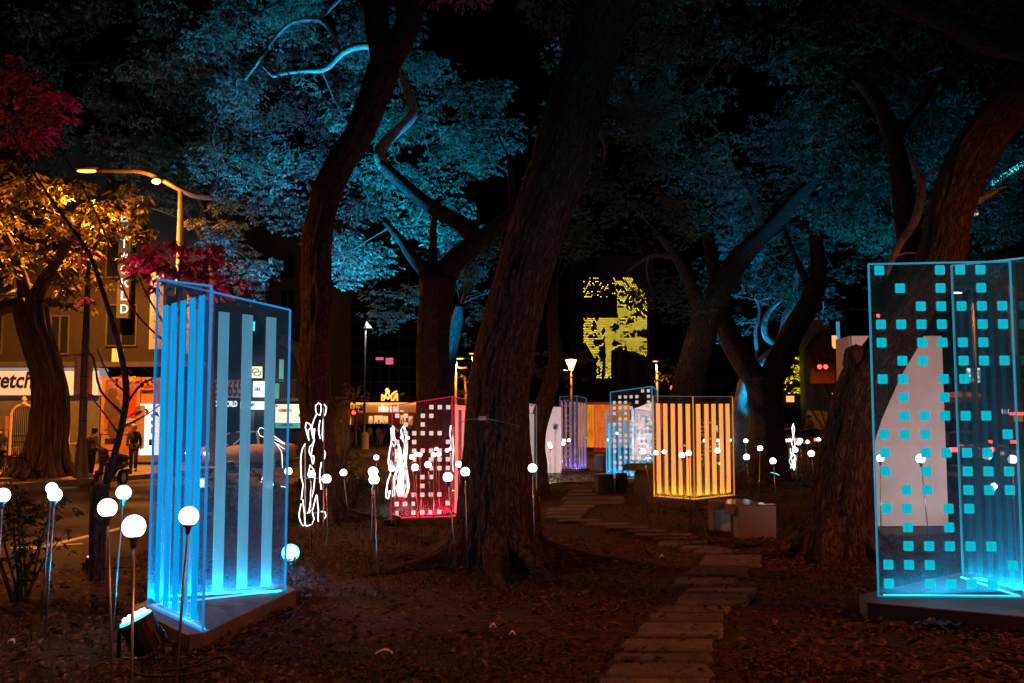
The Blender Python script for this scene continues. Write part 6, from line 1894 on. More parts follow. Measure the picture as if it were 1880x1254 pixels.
def signal(label, x, y, Y, n, r, post_px, gap=0):
    c = P(x, y, Y)
    t = thing('traffic_signal', label, 'traffic light', tuple(c), 'red traffic signals')
    k = r * 2.6
    m = MB(); m.box((c.x + (k * (n - 1)) / 2, Y + .12, c.z), (k * n + .1, .22, k + .1)); m.build('housing', M['black'], t)
    for i in range(n):
        m = MB(); m.lathe([(r, .0), (r * .8, -.03), (.001, -.05)], (c.x + i * k, Y, c.z), 12, axis='y'); m.build('red_lens', M['red_lit'], t)
        m = MB(); m.lathe([(r * 1.15, 0), (r * 1.15, -.12)], (c.x + i * k, Y + .005, c.z + r * .1), 12, axis='y'); 
        m.f = m.f[:-2]; m.build('visor', M['black'], t)
    pp = [P(a, b, Y + .2) for a, b in post_px]
    if len(pp) > 1:
        m = MB(); m.tube(pp, .07, 8); m.build('post', M['pole'], t)
    return t
# utility pole with sagging wires on the far left corner
Yu = 58.0
pu = P(604, 648, Yu)
t = thing('utility_pole', 'thin utility pole with sagging wires left of the orange shop', 'pole', (pu.x, Yu, 0))
m = MB(); m.tube([(pu.x, Yu, -.1), (pu.x, Yu, pu.z)], [.13, .09], 8); m.build('pole', M['pole'], t)
m = MB(); m.bar((pu.x - .5, Yu, pu.z - .4), (pu.x + .6, Yu, pu.z - .2), .09); m.build('cross_arm', M['pole'], t)
for k, dz in enumerate((0, -.55, -1.0)):
    a, b = Vector((pu.x + .4, Yu, pu.z - .25 + dz)), P(671, 694, 70) + Vector((0, 0, dz))
    pts = [a.lerp(b, s / 8) - Vector((0, 0, .9 * math.sin(math.pi * s / 8))) for s in range(9)]
    MB().tube(pts, .022, 5).build('wire', M['rubber'], t)
    a2 = P(392, 560, 52) + Vector((0, 0, dz)); pts = [a.lerp(a2, s / 8) - Vector((0, 0, .8 * math.sin(math.pi * s / 8))) for s in range(9)]
    MB().tube(pts, .022, 5).build('wire', M['rubber'], t)
signal('red pedestrian signal in front of the glowing orange shop', 649.5, 757.5, 62, 1, .13, [(653, 748), (653, 815)])
signal('single red signal left of the orange panel top', 1234.5, 712, 66, 1, .15, [(1237, 700), (1237, 815)])
signal('pair of red signal lamps under the maroon canopy', 1504.5, 673.5, 64, 2, .15, [(1513, 668), (1534, 668)])
signal('red signal pair at the left edge of the cyan squares', 1612, 580, 56, 2, .11, [(1618, 572), (1560, 566)])
# ------------------------------------------------------------------ benches, table and stools
def ellipse_slab(cx, cy, rx, ry, z0, z1, n=20, rz=0):
    return [(cx + rx * math.cos(t) * math.cos(rz) - ry * math.sin(t) * math.sin(rz), cy + rx * math.cos(t) * math.sin(rz) + ry * math.sin(t) * math.cos(rz)) for t in [2 * math.pi * k / n for k in range(n)]]
f0, f1 = G(1357, 990), G(1426, 989.3)
k0, k1 = G(1300, 974), G(1312, 976)
t = thing('stone_bench', 'grey granite bench with a wavy polished top beside the stepping stones', 'bench', tuple((f0 + k1) / 2))
hz = P(1357, 929, f0.y).z
d = (f1 - f0).normalized(); n = Vector((-d.y, d.x, 0))
def leg(a, b, dep):
    dd = (b - a); nn = Vector((-dd.y, dd.x, 0)).normalized() * dep
    m = MB(); m.hexa([a + Vector((0, 0, -.03)), b + Vector((0, 0, -.03)), b + nn + Vector((0, 0, -.03)), a + nn + Vector((0, 0, -.03))], [a + Vector((0, 0, hz - .002)), b + Vector((0, 0, hz - .002)), b + nn + Vector((0, 0, hz - .002)), a + nn + Vector((0, 0, hz - .002))])
    return m.build('leg', M['granite'], t, bevel=.012)
leg(f0, f1, .26)
leg(k0, k1, .3)
pl = [G(x, y, hz) for x, y in ((1331, 925.5), (1332, 922), (1334, 919), (1340, 917.4), (1362, 917.2), (1378, 918.8), (1386, 921), (1390, 923.4), (1414, 925.3), (1424, 926.6), (1400, 927.4), (1366, 927.6), (1340, 927))]
m = MB(); m.prism([(p.x, p.y) for p in pl], hz + .001, hz + .012); m.build('polished_top', M['granite_top'], t)
pl2 = [G(x, y, hz) for x, y in ((1300, 920.6), (1330, 921.6), (1331, 927.5), (1340, 928.3), (1356.5, 928.6), (1362, 926), (1378, 921), (1372, 919), (1360, 917.8), (1340, 917.8), (1334, 919), (1300, 918.6))]
m = MB(); m.prism([(p.x, p.y) for p in pl2], hz - .115, hz - .001); m.build('seat_slab', M['granite'], t)

Yt = 22.0
a, b = G(1166, 911), G(1206, 913)
t = thing('stone_table', 'dark stone table between the stool and the orange panel', 'table', (a.x, a.y, 0))
zt = P(1175, 862, a.y).z
q = [P(1144, 862, a.y - .1), P(1215, 864, a.y - .3), P(1215, 850, a.y + .8), P(1150, 853, a.y + .8)]
m = MB(); m.prism([(p.x, p.y) for p in q], zt - .02, zt + .11); m.build('tabletop', M['dark_stone'], t, bevel=.015)
m = MB(); m.hexa([a + Vector((0, 0, -.03)), b + Vector((0, 0, -.03)), b + Vector((0, .45, -.03)), a + Vector((0, .45, -.03))], [Vector((a.x + .06, a.y, zt - .025)), Vector((b.x - .06, b.y, zt - .025)), Vector((b.x - .06, b.y + .45, zt - .025)), Vector((a.x + .06, a.y + .45, zt - .025))]); m.build('pedestal', M['dark_stone'], t, bevel=.02)
for (x0, x1, yb, yt, lab) in ((1094, 1129, 905, 872, 'squat brown stone stool with a polished top left of the stone table'), (1131, 1154, 904, 870, 'dark shaded stone stool next to the stone table'), (1092, 1112, 866, 836, 'far low stone block beyond the stools')):
    a, b = G(x0, yb), G(x1, yb)
    z = P(x0, yt, a.y).z
    r = (b.x - a.x) / 2
    t = thing('stone_stool', lab, 'stool', ((a.x + b.x) / 2, a.y + r, 0), 'stone stools')
    m = MB().lathe([(r * .94, -.03), (r, .06), (r * 1.0, z * .5), (r * .95, z - .02)], ((a.x + b.x) / 2, a.y + r, 0), 16); m.build('base', M['dark_stone'], t)
    m = MB().lathe([(r * .96, z - .018), (r * .98, z + .01), (r * .9, z + .02)], ((a.x + b.x) / 2, a.y + r, 0), 16); m.build('seat', M['granite_top'], t)

# little things on and by the trees
c = P(885, 768, 10.98)
t = thing('junction_box', 'small white box strapped to the middle trunk', 'box', tuple(c))
m = MB(); m.box(c, (.085, .05, .045)); m.build('case', M['white_board'], t, bevel=.006)
m = MB(); pts = [P(x, y, yy) for x, y, yy in ((846, 775, 11.15), (862, 770, 11.0), (879, 768.5, 10.97))]; m.tube(pts, .004, 4)
m.tube([P(x, y, yy) for x, y, yy in ((890, 768, 10.97), (915, 773, 10.95), (940, 779, 11.05), (953, 782, 11.2))], .004, 4); m.build('strap', M['steel'], t)
c = P(1591, 893, 12.2)
t = thing('plant_pot', 'little terracotta pot with bare twigs hung on the big right-hand trunk', 'pot', tuple(c))
m = MB().lathe([(.045, -.11), (.065, .05), (.075, .055), (.075, .08), (.05, .08)], c, 12); m.build('pot', M['pot'], t)
m = MB()
for x, y in ((1583, 860), (1590, 858), (1604, 866), (1607, 858)): m.tube([c, P((1591 + x) / 2 + 2, (890 + y) / 2, 12.2), P(x, y, 12.2)], [.005, .004, .002], 4)
m.build('bare_twigs', M['bark_far'], t)
m = MB(); m.bar(c + Vector((-.15, .05, .03)), c + Vector((0, 0, .03)), .012); m.build('hook', M['dark_metal'], t)
# blue plastic scrap under the right plinth, cables
b0 = G(1727, 1153)
vs, fs = [], []
for j in range(9):
    for i in range(15):
        x, y = (i - 7) * .032, (j - 4) * .03
        vs.append((b0.x + x, b0.y + y * (1 - abs(i - 7) / 9), .03 + .045 * noise.noise(Vector((x * 16, y * 16, 2))) + .02 * (1 - abs(i - 7) / 7)))
for j in range(8):
    for i in range(14): fs.append((j * 15 + i, j * 15 + i + 1, j * 15 + i + 16, j * 15 + i + 15))
tag(MB().add(vs, fs).build('plastic_sheet', M['tarp']), 'crumpled scrap of blue plastic on the soil under the right plinth', 'plastic sheet')
def cable(label, pxs, r=.011):
    ps = [G(x, y, .045) for x, y in pxs]
    pp, _ = resample(ps, [r] * len(ps), .1)
    tag(MB().tube(pp, r, 6).build('cable', M['rubber'], smooth=True), label, 'cable', 'loose cables')
cable('thin dark cable curving over the soil at lower right', [(1700, 1240), (1760, 1222), (1815, 1208), (1860, 1214), (1900, 1222)])
cable('dark cable looped before the plinth of the blue striped sheets', [(300, 1232), (360, 1222), (400, 1206), (425, 1212), (415, 1224), (390, 1228)], .009)
cable('black feed cable running from the left floodlight round the plinth of the blue sheets', [(232, 1222), (250, 1236), (300, 1243), (420, 1218), (520, 1150), (560, 1104)], .008)
cable('thin feed cable trailing from the red panel towards the middle tree', [(730, 972), (770, 985), (815, 996), (850, 1012)], .008)
cable('feed cable winding from the orange panel behind the bench', [(1240, 932), (1285, 946), (1300, 985), (1345, 1004), (1450, 985), (1490, 960)], .008)
b0 = G(557, 1095)
t = thing('cable_bundle', 'tangle of pale taped cable ends behind the blue sheets plinth', 'cable', tuple(b0))
rr = random.Random(4); m = MB()
for k in range(5):
    m.tube([b0 + Vector((rr.uniform(-.12, .12), rr.uniform(-.1, .1), rr.uniform(.02, .12))) for _ in range(5)], .012, 5)
m.build('loops', M['grey_wall'], t)
# scraps of paper in the litter
for (x, y, lab) in ((905, 1158, 'tiny white paper scrap on the dark soil left of the path'), (1215, 1027, 'pale curled paper scrap on the soil beside the path bend'), (940, 1172, 'curled white strip of litter on the soil before the middle tree'), (705, 1207, 'long pale strip of litter in the foreground leaves'), (20, 1188, 'crumpled pale tissue at the lower left corner')):
    b0 = G(x, y); m = MB(); s = .05 if x != 705 else .12
    pts = []
    for k in range(5):
        a = -1 + .5 * k
        pts.append((b0.x + a * s * .5, b0.y + .02 * math.sin(a * 3), .03 + .02 * math.cos(a * 2)))
    vs = []
    for p in pts: vs += [(p[0], p[1] - .012, p[2]), (p[0], p[1] + .012, p[2] + .012)]
    m.add(vs, [(2 * i, 2 * i + 2, 2 * i + 3, 2 * i + 1) for i in range(4)])
    tag(m.build('paper_scrap', M['white_sign']), lab, 'paper scrap', 'paper scraps')

# ------------------------------------------------------------------ banner post on the left sidewalk
Yp = 30.5
xb = P(152, 780, Yp).x
t = thing('banner_post', 'slim lamp post on the left sidewalk carrying two small printed banners', 'post', (xb, Yp, 0))
m = MB().lathe([(.24, -.02), (.2, .35), (.12, 1.2), (.115, 4.0), (.085, P(0, 560, Yp).z), (.06, P(0, 480, Yp).z)], (xb, Yp, 0), 12); m.build('pole', M['pole'], t)
for z in (1.0, 1.7, 2.4, 3.05):
    m = MB().lathe([(.128, z), (.128, z + .05)], (xb, Yp, 0), 12); m.build('clamp', M['dark_metal'], t)
cloth_m = frosted('printed banner cloth', (.82, .74, .72), (0, 0, 0), 0.0, 1.0)
for (x0, x1) in ((135, 149), (157, 171)):
    m = MB(); pxbox(m, x0, 652, x1, 728, Yp - .05, .02); bn = m.build('banner_cloth', cloth_m, t)
    m = MB(); pxbox(m, x0, 724, x1, 728.5, Yp - .08, .03); pxbox(m, x0, 650, x1, 653, Yp - .08, .03); m.build('banner_rod', M['orange_board'], bn)
    m = MB(); pxbox(m, x0 + .3, 654, x0 + 2.2, 723, Yp - .065, .01); pxbox(m, x1 - 2.2, 654, x1 - .3, 723, Yp - .065, .01); m.build('printed_border', M['pink_print'], bn)
    a, b = P(x0 + 3.5, 715, Yp), P(x1 - 3.5, 662, Yp)
    strokes(random.Random(x0), a.x, a.z, b.x, b.z, Yp - .07, 6, .006).build('print', M['pink_print'], bn)
    m = MB(); m.bar((xb, Yp, P(0, 652, Yp).z), (P((x0 + x1) / 2, 0, Yp).x, Yp - .04, P(0, 652, Yp).z), .03); m.build('bracket', M['dark_metal'], t)

# ------------------------------------------------------------------ people
def skin_mesh(name, verts, edges, radii, m, parent, root=0, sub=1):
    me = bpy.data.meshes.new(name)
    me.from_pydata([tuple(v) for v in verts], edges, [])
    o = bpy.data.objects.new(name, me); COL.objects.link(o)
    md = o.modifiers.new('skin', 'SKIN'); md.use_smooth_shade = True
    for i, r in enumerate(radii):
        sv = me.skin_vertices[0].data[i]
        sv.radius = (r, r) if not isinstance(r, tuple) else r
        sv.use_root = (i == root)
    ss = o.modifiers.new('sub', 'SUBSURF'); ss.levels = sub; ss.render_levels = sub
    dg = bpy.context.evaluated_depsgraph_get()
    nm = bpy.data.meshes.new_from_object(o.evaluated_get(dg))
    bpy.data.objects.remove(o)
    nm.name = name
    return link(name, nm, m, parent)

def person(label, base, height, rz, top_m, leg_m, pose='stand', hair_m=None, coat=0.0, mask=None, hold=0.0, group=None, detail=True, shoe_m=None):
    """standing or walking figure facing -Y before the turn rz"""
    k = height / 1.72
    t = thing('person', label, 'person', tuple(base), group, rz)
    ROOT[t.name] = (0, 0, 0)
    st = {'stand': 0.02, 'walk': .2}[pose]
    bow = hold
    J = {}
    J['pel'] = Vector((0, 0, .95)); J['wai'] = Vector((0, -.02 * bow, 1.1)); J['che'] = Vector((0, -.05 * bow, 1.30)); J['nb'] = Vector((0, -.07 * bow, 1.44)); J['nk'] = Vector((0, -.1 * bow - .01, 1.50))
    J['hd'] = Vector((0, -.16 * bow - .02, 1.59 - .02 * bow)); J['ht'] = Vector((0, -.18 * bow - .01, 1.675 - .03 * bow))
    ns = J['hd'] + Vector((0, -.10, -.015))
    for s, n in ((-1, 'l'), (1, 'r')):
        J['sh' + n] = Vector((s * .165, -.05 * bow, 1.41)); 
        J['el' + n] = Vector((s * .215, .02 + st * .5 * s - .06 * bow, 1.14))
        J['wr' + n] = Vector((s * (.225 - .08 * bow), -.03 + st * .9 * s - .26 * bow, .90 + .2 * bow))
        J['pa' + n] = J['wr' + n] + Vector((-s * .005, -.03 - .05 * bow, -.06 + .05 * bow))
        J['hi' + n] = Vector((s * .085, 0, .90)); J['kn' + n] = Vector((s * .095, -.03 - st * .5 * s - (.06 if st > .1 else 0), .50)); J['an' + n] = Vector((s * .1, .02 - st * s * .9, .085)); J['to' + n] = J['an' + n] + Vector((s * .025, -.15, -.045))
    names, V, Rr, E = [], [], [], []
    rad = {'pel': .13, 'wai': .12, 'che': .135, 'nb': .08, 'nk': .052, 'hd': .082, 'ht': .068}
    for n in J:
        names.append(n); V.append(J[n] * k)
        b = n[:2]
        r = rad.get(n) or {'sh': .055, 'el': .042, 'wr': .027, 'pa': .035, 'hi': .09, 'kn': .058, 'an': .04, 'to': .032}[b]
        Rr.append(r * k)
    ix = {n: i for i, n in enumerate(names)}
    def ed(a, b): E.append((ix[a], ix[b]))
    for a, b in (('pel', 'wai'), ('wai', 'che'), ('che', 'nb'), ('nb', 'nk'), ('nk', 'hd'), ('hd', 'ht')): ed(a, b)
    for n in 'lr':
        for a, b in (('che', 'sh'), ('sh', 'el'), ('el', 'wr'), ('wr', 'pa'), ('pel', 'hi'), ('hi', 'kn'), ('kn', 'an'), ('an', 'to')):
            ed(a if a in ('che', 'pel') else a + n, b + n)
    if detail:
        V.append(ns * k); Rr.append(.014 * k); E.append((ix['hd'], len(V) - 1))
        for s, n in ((-1, 'l'), (1, 'r')):
            pa = J['pa' + n]; dr_ = (J['pa' + n] - J['wr' + n]).normalized()
            side = Vector((0, 1, 0)) - dr_ * dr_.y; side.normalize()
            for f, (o_, l_) in enumerate(((-.027, .07), (-.009, .085), (.009, .08), (.026, .062))):
                V.append((pa + side * o_ + dr_ * l_ * .6) * k); Rr.append(.009 * k); E.append((ix['pa' + n], len(V) - 1))
                V.append((pa + side * o_ + dr_ * l_ + Vector((-s * .02, 0, 0))) * k); Rr.append(.007 * k); E.append((len(V) - 2, len(V) - 1))
            V.append((J['wr' + n] + dr_ * .035 - side * .045) * k); Rr.append(.01 * k); E.append((ix['wr' + n], len(V) - 1))
    skin_mesh('body', V, E, Rr, M['skin'], t, 0)
    g = 1.22
    jn = ['pel', 'wai', 'che', 'nb', 'shl', 'ell', 'wrl', 'shr', 'elr', 'wrr']
    jv = [J[n] * k for n in jn]
    jr = [.15 * k, .15 * k, .165 * k, .085 * k, .075 * k, .06 * k, .043 * k, .075 * k, .06 * k, .043 * k]
    je = [(0, 1), (1, 2), (2, 3), (2, 4), (4, 5), (5, 6), (2, 7), (7, 8), (8, 9)]
    if coat > 0:
        jv.append(Vector((0, .01, .95 - coat)) * k); jr.append(.175 * k); je.append((0, len(jv) - 1))
    skin_mesh('jacket', jv, je, jr, top_m, t, 0)
    tn = ['pel', 'hil', 'knl', 'anl', 'hir', 'knr', 'anr']
    skin_mesh('trousers', [J[n] * k for n in tn], [(0, 1), (1, 2), (2, 3), (0, 4), (4, 5), (5, 6)], [.14 * k, .105 * k, .08 * k, .065 * k, .105 * k, .08 * k, .065 * k], leg_m, t, 0)
    for n in 'lr':
        a, b = J['an' + n] * k, J['to' + n] * k
        m = MB(); m.sphere(((a.x + b.x) / 2, (a.y + b.y) / 2 - .02 * k, .045 * k), .05 * k, 10, 6, (1, 2.7, .95)); m.build('shoe', shoe_m or M['shoe'], t, smooth=True)
    hd = J['hd'] * k
    m = MB(); m.sphere((hd.x, hd.y + .022 * k, hd.z + .055 * k), .108 * k, 14, 10, (.92, 1.0, .98)); m.sphere((hd.x, hd.y + .06 * k, hd.z - .01 * k), .085 * k, 12, 8, (1, .7, 1.1)); m.build('hair', hair_m or M['hair'], t, smooth=True)
    if detail:
        for s in (-1, 1):
            m = MB(); m.sphere((hd.x + s * .03 * k, hd.y - .079 * k, hd.z + .012 * k), .010 * k, 8, 6); m.build('eye', M['ink'], t, smooth=True)
            m = MB(); m.sphere((hd.x + s * .083 * k, hd.y + .005 * k, hd.z), .022 * k, 8, 6, (.45, .8, 1.3)); m.build('ear', M['skin'], t, smooth=True)
        if mask:
            m = MB(); m.sphere((hd.x, hd.y - .052 * k, hd.z - .035 * k), .055 * k, 10, 8, (1.1, .75, .85)); m.build('mask', mask, t, smooth=True)
        else:
            m = MB(); m.box((hd.x, hd.y - .083 * k, hd.z - .048 * k), (.045 * k, .012 * k, .01 * k)); m.build('mouth', M['poster_red'], t)
    return t
tan = mat('tan cloth', (.33, .24, .17), .9, var=.2); maroon = mat('maroon cloth', (.2, .05, .04), .9, var=.2); blackc = mat('black cloth', (.025, .025, .028), .9, var=.2)
hivis = mat('yellow vest cloth', (.55, .55, .05), .7, var=.15); palec = mat('pale cloth', (.5, .42, .4), .9, var=.2); bluec = mat('blue cloth', (.05, .1, .2), .9, var=.2); jean = mat('jean cloth', (.06, .09, .16), .9, var=.2)
redhair = mat('brown hair', (.09, .035, .02), .55, var=.3, scale=40); grey_hair = mat('grey hair', (.3, .27, .25), .6, var=.3, scale=40); greenp = mat('grey green cloth', (.13, .15, .13), .9, var=.2)
Yq = 31.0
def pbase(px, Y): return Vector((P(px, 780, Y).x, Y, 0.0))
person('person in a loose tan coat and navy trousers, back turned, head bowed', pbase(169, Yq), 1.52, math.radians(150), tan, M['trouser'], 'stand', redhair, .2, hold=.75, group=None, shoe_m=M['white_board'])
person('person in a maroon vest half hidden behind the banner post', pbase(153, 31.6), 1.42, math.radians(165), maroon, greenp, 'stand', redhair, .05, hold=.3)
person('person walking in a black jacket before the orange hoarding', pbase(247, 34.6), 1.6, math.radians(15), blackc, blackc, 'walk', grey_hair, .02, shoe_m=M['black'])
person('masked person with a yellow strap cut off by the left edge of the photo', pbase(0, 34), 1.5, math.radians(40), blackc, blackc, 'stand', None, .05, mask=M['white_sign'], hold=.3)
Yf = 84.0
def fbase(px, Y=Yf): return Vector((P(px, 780, Y).x, Y, -.14))
person('person in a yellow vest standing by the tall grey street pole', fbase(679), 1.72, math.radians(170), hivis, M['trouser'], 'stand', None, .05, detail=False)
person('person in pale top and jeans before the white van', fbase(637), 1.7, math.radians(60), palec, jean, 'walk', None, 0, detail=False)
person('person in pink and pale clothes crossing right of the yellow vest', fbase(695), 1.65, math.radians(20), palec, palec, 'walk', redhair, 0, detail=False)
person('shorter person in dull rose clothes beside the pale one at the crossing', fbase(702), 1.5, math.radians(-20), mat('rose cloth', (.4, .22, .2), .9), palec, 'walk', None, 0, detail=False)
person('person in dark blue at the right end of the crossing group', fbase(709, 86), 1.78, math.radians(200), bluec, M['trouser'], 'stand', None, .05, detail=False)
person('person in dark clothes between the white van and the street pole', fbase(657), 1.65, math.radians(90), bluec, blackc, 'walk', None, 0, detail=False)
person('person in a white top near the pale wall right of the orange panel', fbase(1391, 60), 1.62, math.radians(50), palec, blackc, 'walk', None, 0, detail=False)
person('person in a red top next to the one in white', fbase(1379, 61), 1.5, math.radians(-30), mat('red cloth', (.4, .05, .05), .9), blackc, 'stand', None, 0, detail=False)
person('person in an orange coat behind the dark taxi', fbase(1486, 80), 2.5, math.radians(0), mat('orange cloth', (.6, .25, .05), .9), jean, 'stand', None, .05, detail=False)

# ------------------------------------------------------------------ vehicles
def car(label, base, rz, body_m, name='parked_car', L=4.5, Wd=1.76, hgt=1.46, kind='sedan', lights=None, head=None, cat='car'):
    t = thing(name, label, cat, tuple(base), 'cars in the streets', rz)
    ROOT[t.name] = (0, 0, 0)
    hl, hw = L / 2, Wd / 2
    # stations along the length (front is -Y): (y, half width, z bottom, z belt)
    if kind == 'van':
        stn = [(-hl, .62, .35, .62), (-hl + .12, .8, .24, .82), (-hl + .8, .86, .2, .98), (-hl + 1.3, .88, .2, 1.05), (0, .89, .2, 1.08), (hl - .7, .88, .22, 1.08), (hl - .1, .84, .26, 1.05), (hl, .74, .4, .95)]
        roof = [(-hl + .75, 1.0), (-hl + 1.75, hgt - .04), (0, hgt), (hl - .7, hgt - .03), (hl - .08, 1.06)]
    else:
        stn = [(-hl, .58, .36, .58), (-hl + .12, .78, .24, .74), (-hl + .9, .86, .19, .86), (-hl + 1.35, .87, .19, .93), (0, .88, .19, .95), (hl - 1.1, .87, .2, .97), (hl - .15, .8, .26, .93), (hl, .68, .4, .82)]
        roof = [(-hl + 1.25, .92), (-hl + 2.05, hgt - .05), (.35, hgt), (hl - 1.45, hgt - .06), (hl - .62, .97)]
    sx = Wd / 1.76
    V, F = [], []
    for (y, w, z0, z1) in stn:
        w *= sx
        zm = z0 + (z1 - z0) * .55
        V += [(-w * .86, y, z0), (-w, y, z0 + .12), (-w * 1.0, y, zm), (-w * .93, y, z1), (-w * .5, y, z1 + .035), (w * .5, y, z1 + .035), (w * .93, y, z1), (w, y, zm), (w, y, z0 + .12), (w * .86, y, z0)]
    n = 10
    for i in range(len(stn) - 1):
        for j in range(n):
            F.append((i * n + j, i * n + (j + 1) % n, (i + 1) * n + (j + 1) % n, (i + 1) * n + j))
    F += [tuple(range(n)), tuple((len(stn) - 1) * n + j for j in range(n - 1, -1, -1))]
    m = MB().add(V, F); m.build('body', body_m, t, smooth=True)
    # greenhouse: glass hull with a painted roof and pillars
    gw = hw * .84; rw = hw * .66
    V, F = [], []
    for (y, z) in roof:
        f = (z - .95) / max(.1, hgt - .95)
        f = max(0, min(1, f)); w = gw + (rw - gw) * f
        V += [(-gw, y, .9), (-w, y, z), (w, y, z), (gw, y, .9)]
    for i in range(len(roof) - 1):
        for j in range(3): F.append((i * 4 + j, i * 4 + j + 1, (i + 1) * 4 + j + 1, (i + 1) * 4 + j))
    F += [(0, 1, 2, 3), (len(roof) * 4 - 4, len(roof) * 4 - 1, len(roof) * 4 - 2, len(roof) * 4 - 3)]
    m = MB().add(V, F); m.build('windows', M['glass_dark'], t)
    r1, r2, r3_ = roof[1], roof[2], roof[3]
    m = MB(); V = []
    for (y, z) in (r1, r2, r3_): V += [(-rw * 1.03, y, z - .01), (-rw * .6, y, z + .03), (rw * .6, y, z + .03), (rw * 1.03, y, z - .01)]
    m.add(V, [(i * 4 + j, i * 4 + j + 1, i * 4 + j + 5, i * 4 + j + 4) for i in range(2) for j in range(3)]); m.build('roof', body_m, t, smooth=True)
    for s in (-1, 1):
        m = MB()
        for (a, b) in ((roof[0], roof[1]), (roof[4], roof[3])): m.bar((s * gw * 1.0, a[0], .94), (s * rw * 1.02, b[0], b[1]), .07, .05)
        m.bar((s * gw * 1.01, .25, .94), (s * rw * 1.03, .25, hgt - .02), .08, .04)
        m.build('pillar', body_m, t)
        m = MB(); m.sphere((s * (hw + .09), -hl + 1.5, 1.0), .1, 8, 6, (1, .7, .75)); m.build('mirror', body_m, t)
        for y in (-hl + .85, hl - .85):
            m = MB().torus((s * (hw - .1), y, .32), .235, .085, 'x', 20, 6); wv = m.build('wheel', M['rubber'], t, smooth=True)
            m = MB().lathe([(.19, -.05 * s), (.2, .03 * s), (.05, .05 * s), (.001, .055 * s)], (s * (hw - .08), y, .32), 12, 'x'); m.build('rim', M['steel'], wv)
        m = MB(); m.sphere((s * hw * .68, -hl + .1, .62), .13, 10, 6, (1.3, .7, .6)); m.build('headlight', head or M['steel'], t)
        m = MB(); m.box((s * hw * .72, hl - .04, .8), (.32, .1, .16)); m.build('taillight', lights or M['poster_red'], t)
        for y in (-.15, 1.0):
            m = MB(); m.box((s * (hw + .006), y, .86), (.02, .18, .03)); m.build('door_handle', M['steel'], t)
    m = MB(); m.box((0, -hl - .012, .45), (.5, .03, .16)); m.build('licence_plate', M['white_sign'], t)
    m = MB(); m.box((0, hl + .012, .6), (.5, .03, .16)); m.build('licence_plate', M['white_sign'], t)
    m = MB(); m.box((0, -hl + .02, .5), (1.0, .1, .14)); m.build('grille', M['black'], t)
    return t
paint_w = mat('pearl paint', (.55, .5, .46), .25, var=.05); paint_d = mat('dark paint', (.03, .025, .03), .2, var=.05); paint_v = mat('white van paint', (.6, .52, .5), .3, var=.05); paint_t = mat('dark red paint', (.09, .02, .02), .25, var=.05); paint_g = mat('yellow roof paint', (.5, .33, .05), .3, var=.05)
x = P(446, 780, 41).x
car('pale sedan with lit headlamps turning in the left street, seen through the blue sheet', (x, 41, -.14), math.radians(-38), paint_w, head=glow('headlamp', (1, .7, .4), 6.0))
x = P(640, 780, 90).x
car('white van standing before the orange shop', (x, 90, -.14), math.radians(90), paint_v, L=4.7, hgt=1.75, kind='van', name='parked_van', cat='van')
car('dark van right of the white one behind the crossing people', (P(703, 780, 92).x, 92, -.14), math.radians(85), paint_d, L=4.8, hgt=1.85, kind='van', name='parked_van', cat='van')
car('dark car at the right end of the row before the orange shop', (P(752, 780, 94).x, 94, -.14), math.radians(90), paint_d)
car('dark red taxi with glowing tail lamp behind the far globes', (P(1496, 780, 66).x, 66, -.14), math.radians(150), paint_t, lights=M['red_lit'], L=4.6)
car('pale car with a yellow roof left of the dark red taxi', (P(1455, 780, 72).x, 72, -.14), math.radians(100), paint_v, L=4.5)
car('dark car with a bright brake lamp right of the large white board', (P(1764, 780, 40).x, 40, -.14), math.radians(165), paint_d, lights=M['red_lit'], L=4.6)
car('dark car further along the right street under the red strip', (P(1815, 780, 58).x, 58, -.14), math.radians(170), paint_d, lights=M['red_lit'], L=4.5)

# motor scooter on the left kerb
Yc = 27.9
c = Vector((P(208, 780, Yc).x, Yc, -.13))
t = thing('motor_scooter', 'dark motor scooter parked at the left kerb behind the sapling', 'scooter', tuple(c), None, math.radians(-8))
ROOT[t.name] = (0, 0, 0)
sc_m = mat('scooter paint', (.06, .05, .05), .25, var=.1)
for y, nm in ((-.62, 'wheel'), (.58, 'wheel')):
    m = MB().torus((0, y, .24), .18, .065, 'x', 20, 6); w = m.build('wheel', M['rubber'], t, smooth=True)
    m = MB().lathe([(.14, -.04), (.15, .0), (.14, .04)], (0, y, .24), 12, 'x'); m.build('rim', M['steel'], w)
m = MB(); m.tube([(0, .8, .62), (0, .55, .66), (0, .15, .6), (0, -.05, .38), (0, -.3, .32)], [.08, .17, .17, .13, .12], 10); m.build('rear_body', sc_m, t, smooth=True)
m = MB(); m.hexa([(-.2, -.3, .3), (.2, -.3, .3), (.2, -.36, .3), (-.2, -.36, .3)], [(-.13, -.36, .92), (.13, -.36, .92), (.1, -.46, .92), (-.1, -.46, .92)]); m.build('leg_shield', sc_m, t, bevel=.02)
m = MB(); m.tube([(0, -.42, .98), (0, -.5, .96), (0, -.54, .9)], [.13, .13, .09], 10); m.build('cowl', sc_m, t, smooth=True)
for s in (-1, 1):
    m = MB(); m.tube([(s * .09, -.62, .24), (s * .08, -.5, .6)], .022, 6); m.build('fork', M['steel'], t)
    m = MB(); m.sphere((s * .15, -.5, .72), .05, 8, 6, (1, .5, .7)); m.build('turn_lamp', M['orange_board'], t)
m = MB(); m.box((0, -.15, .28), (.3, .5, .05)); m.build('footboard', M['black'], t)
m = MB(); m.tube([(0, -.05, .74), (0, .3, .8), (0, .72, .78)], [.1, .14, .1], 10); m.build('seat', M['rubber'], t, smooth=True)
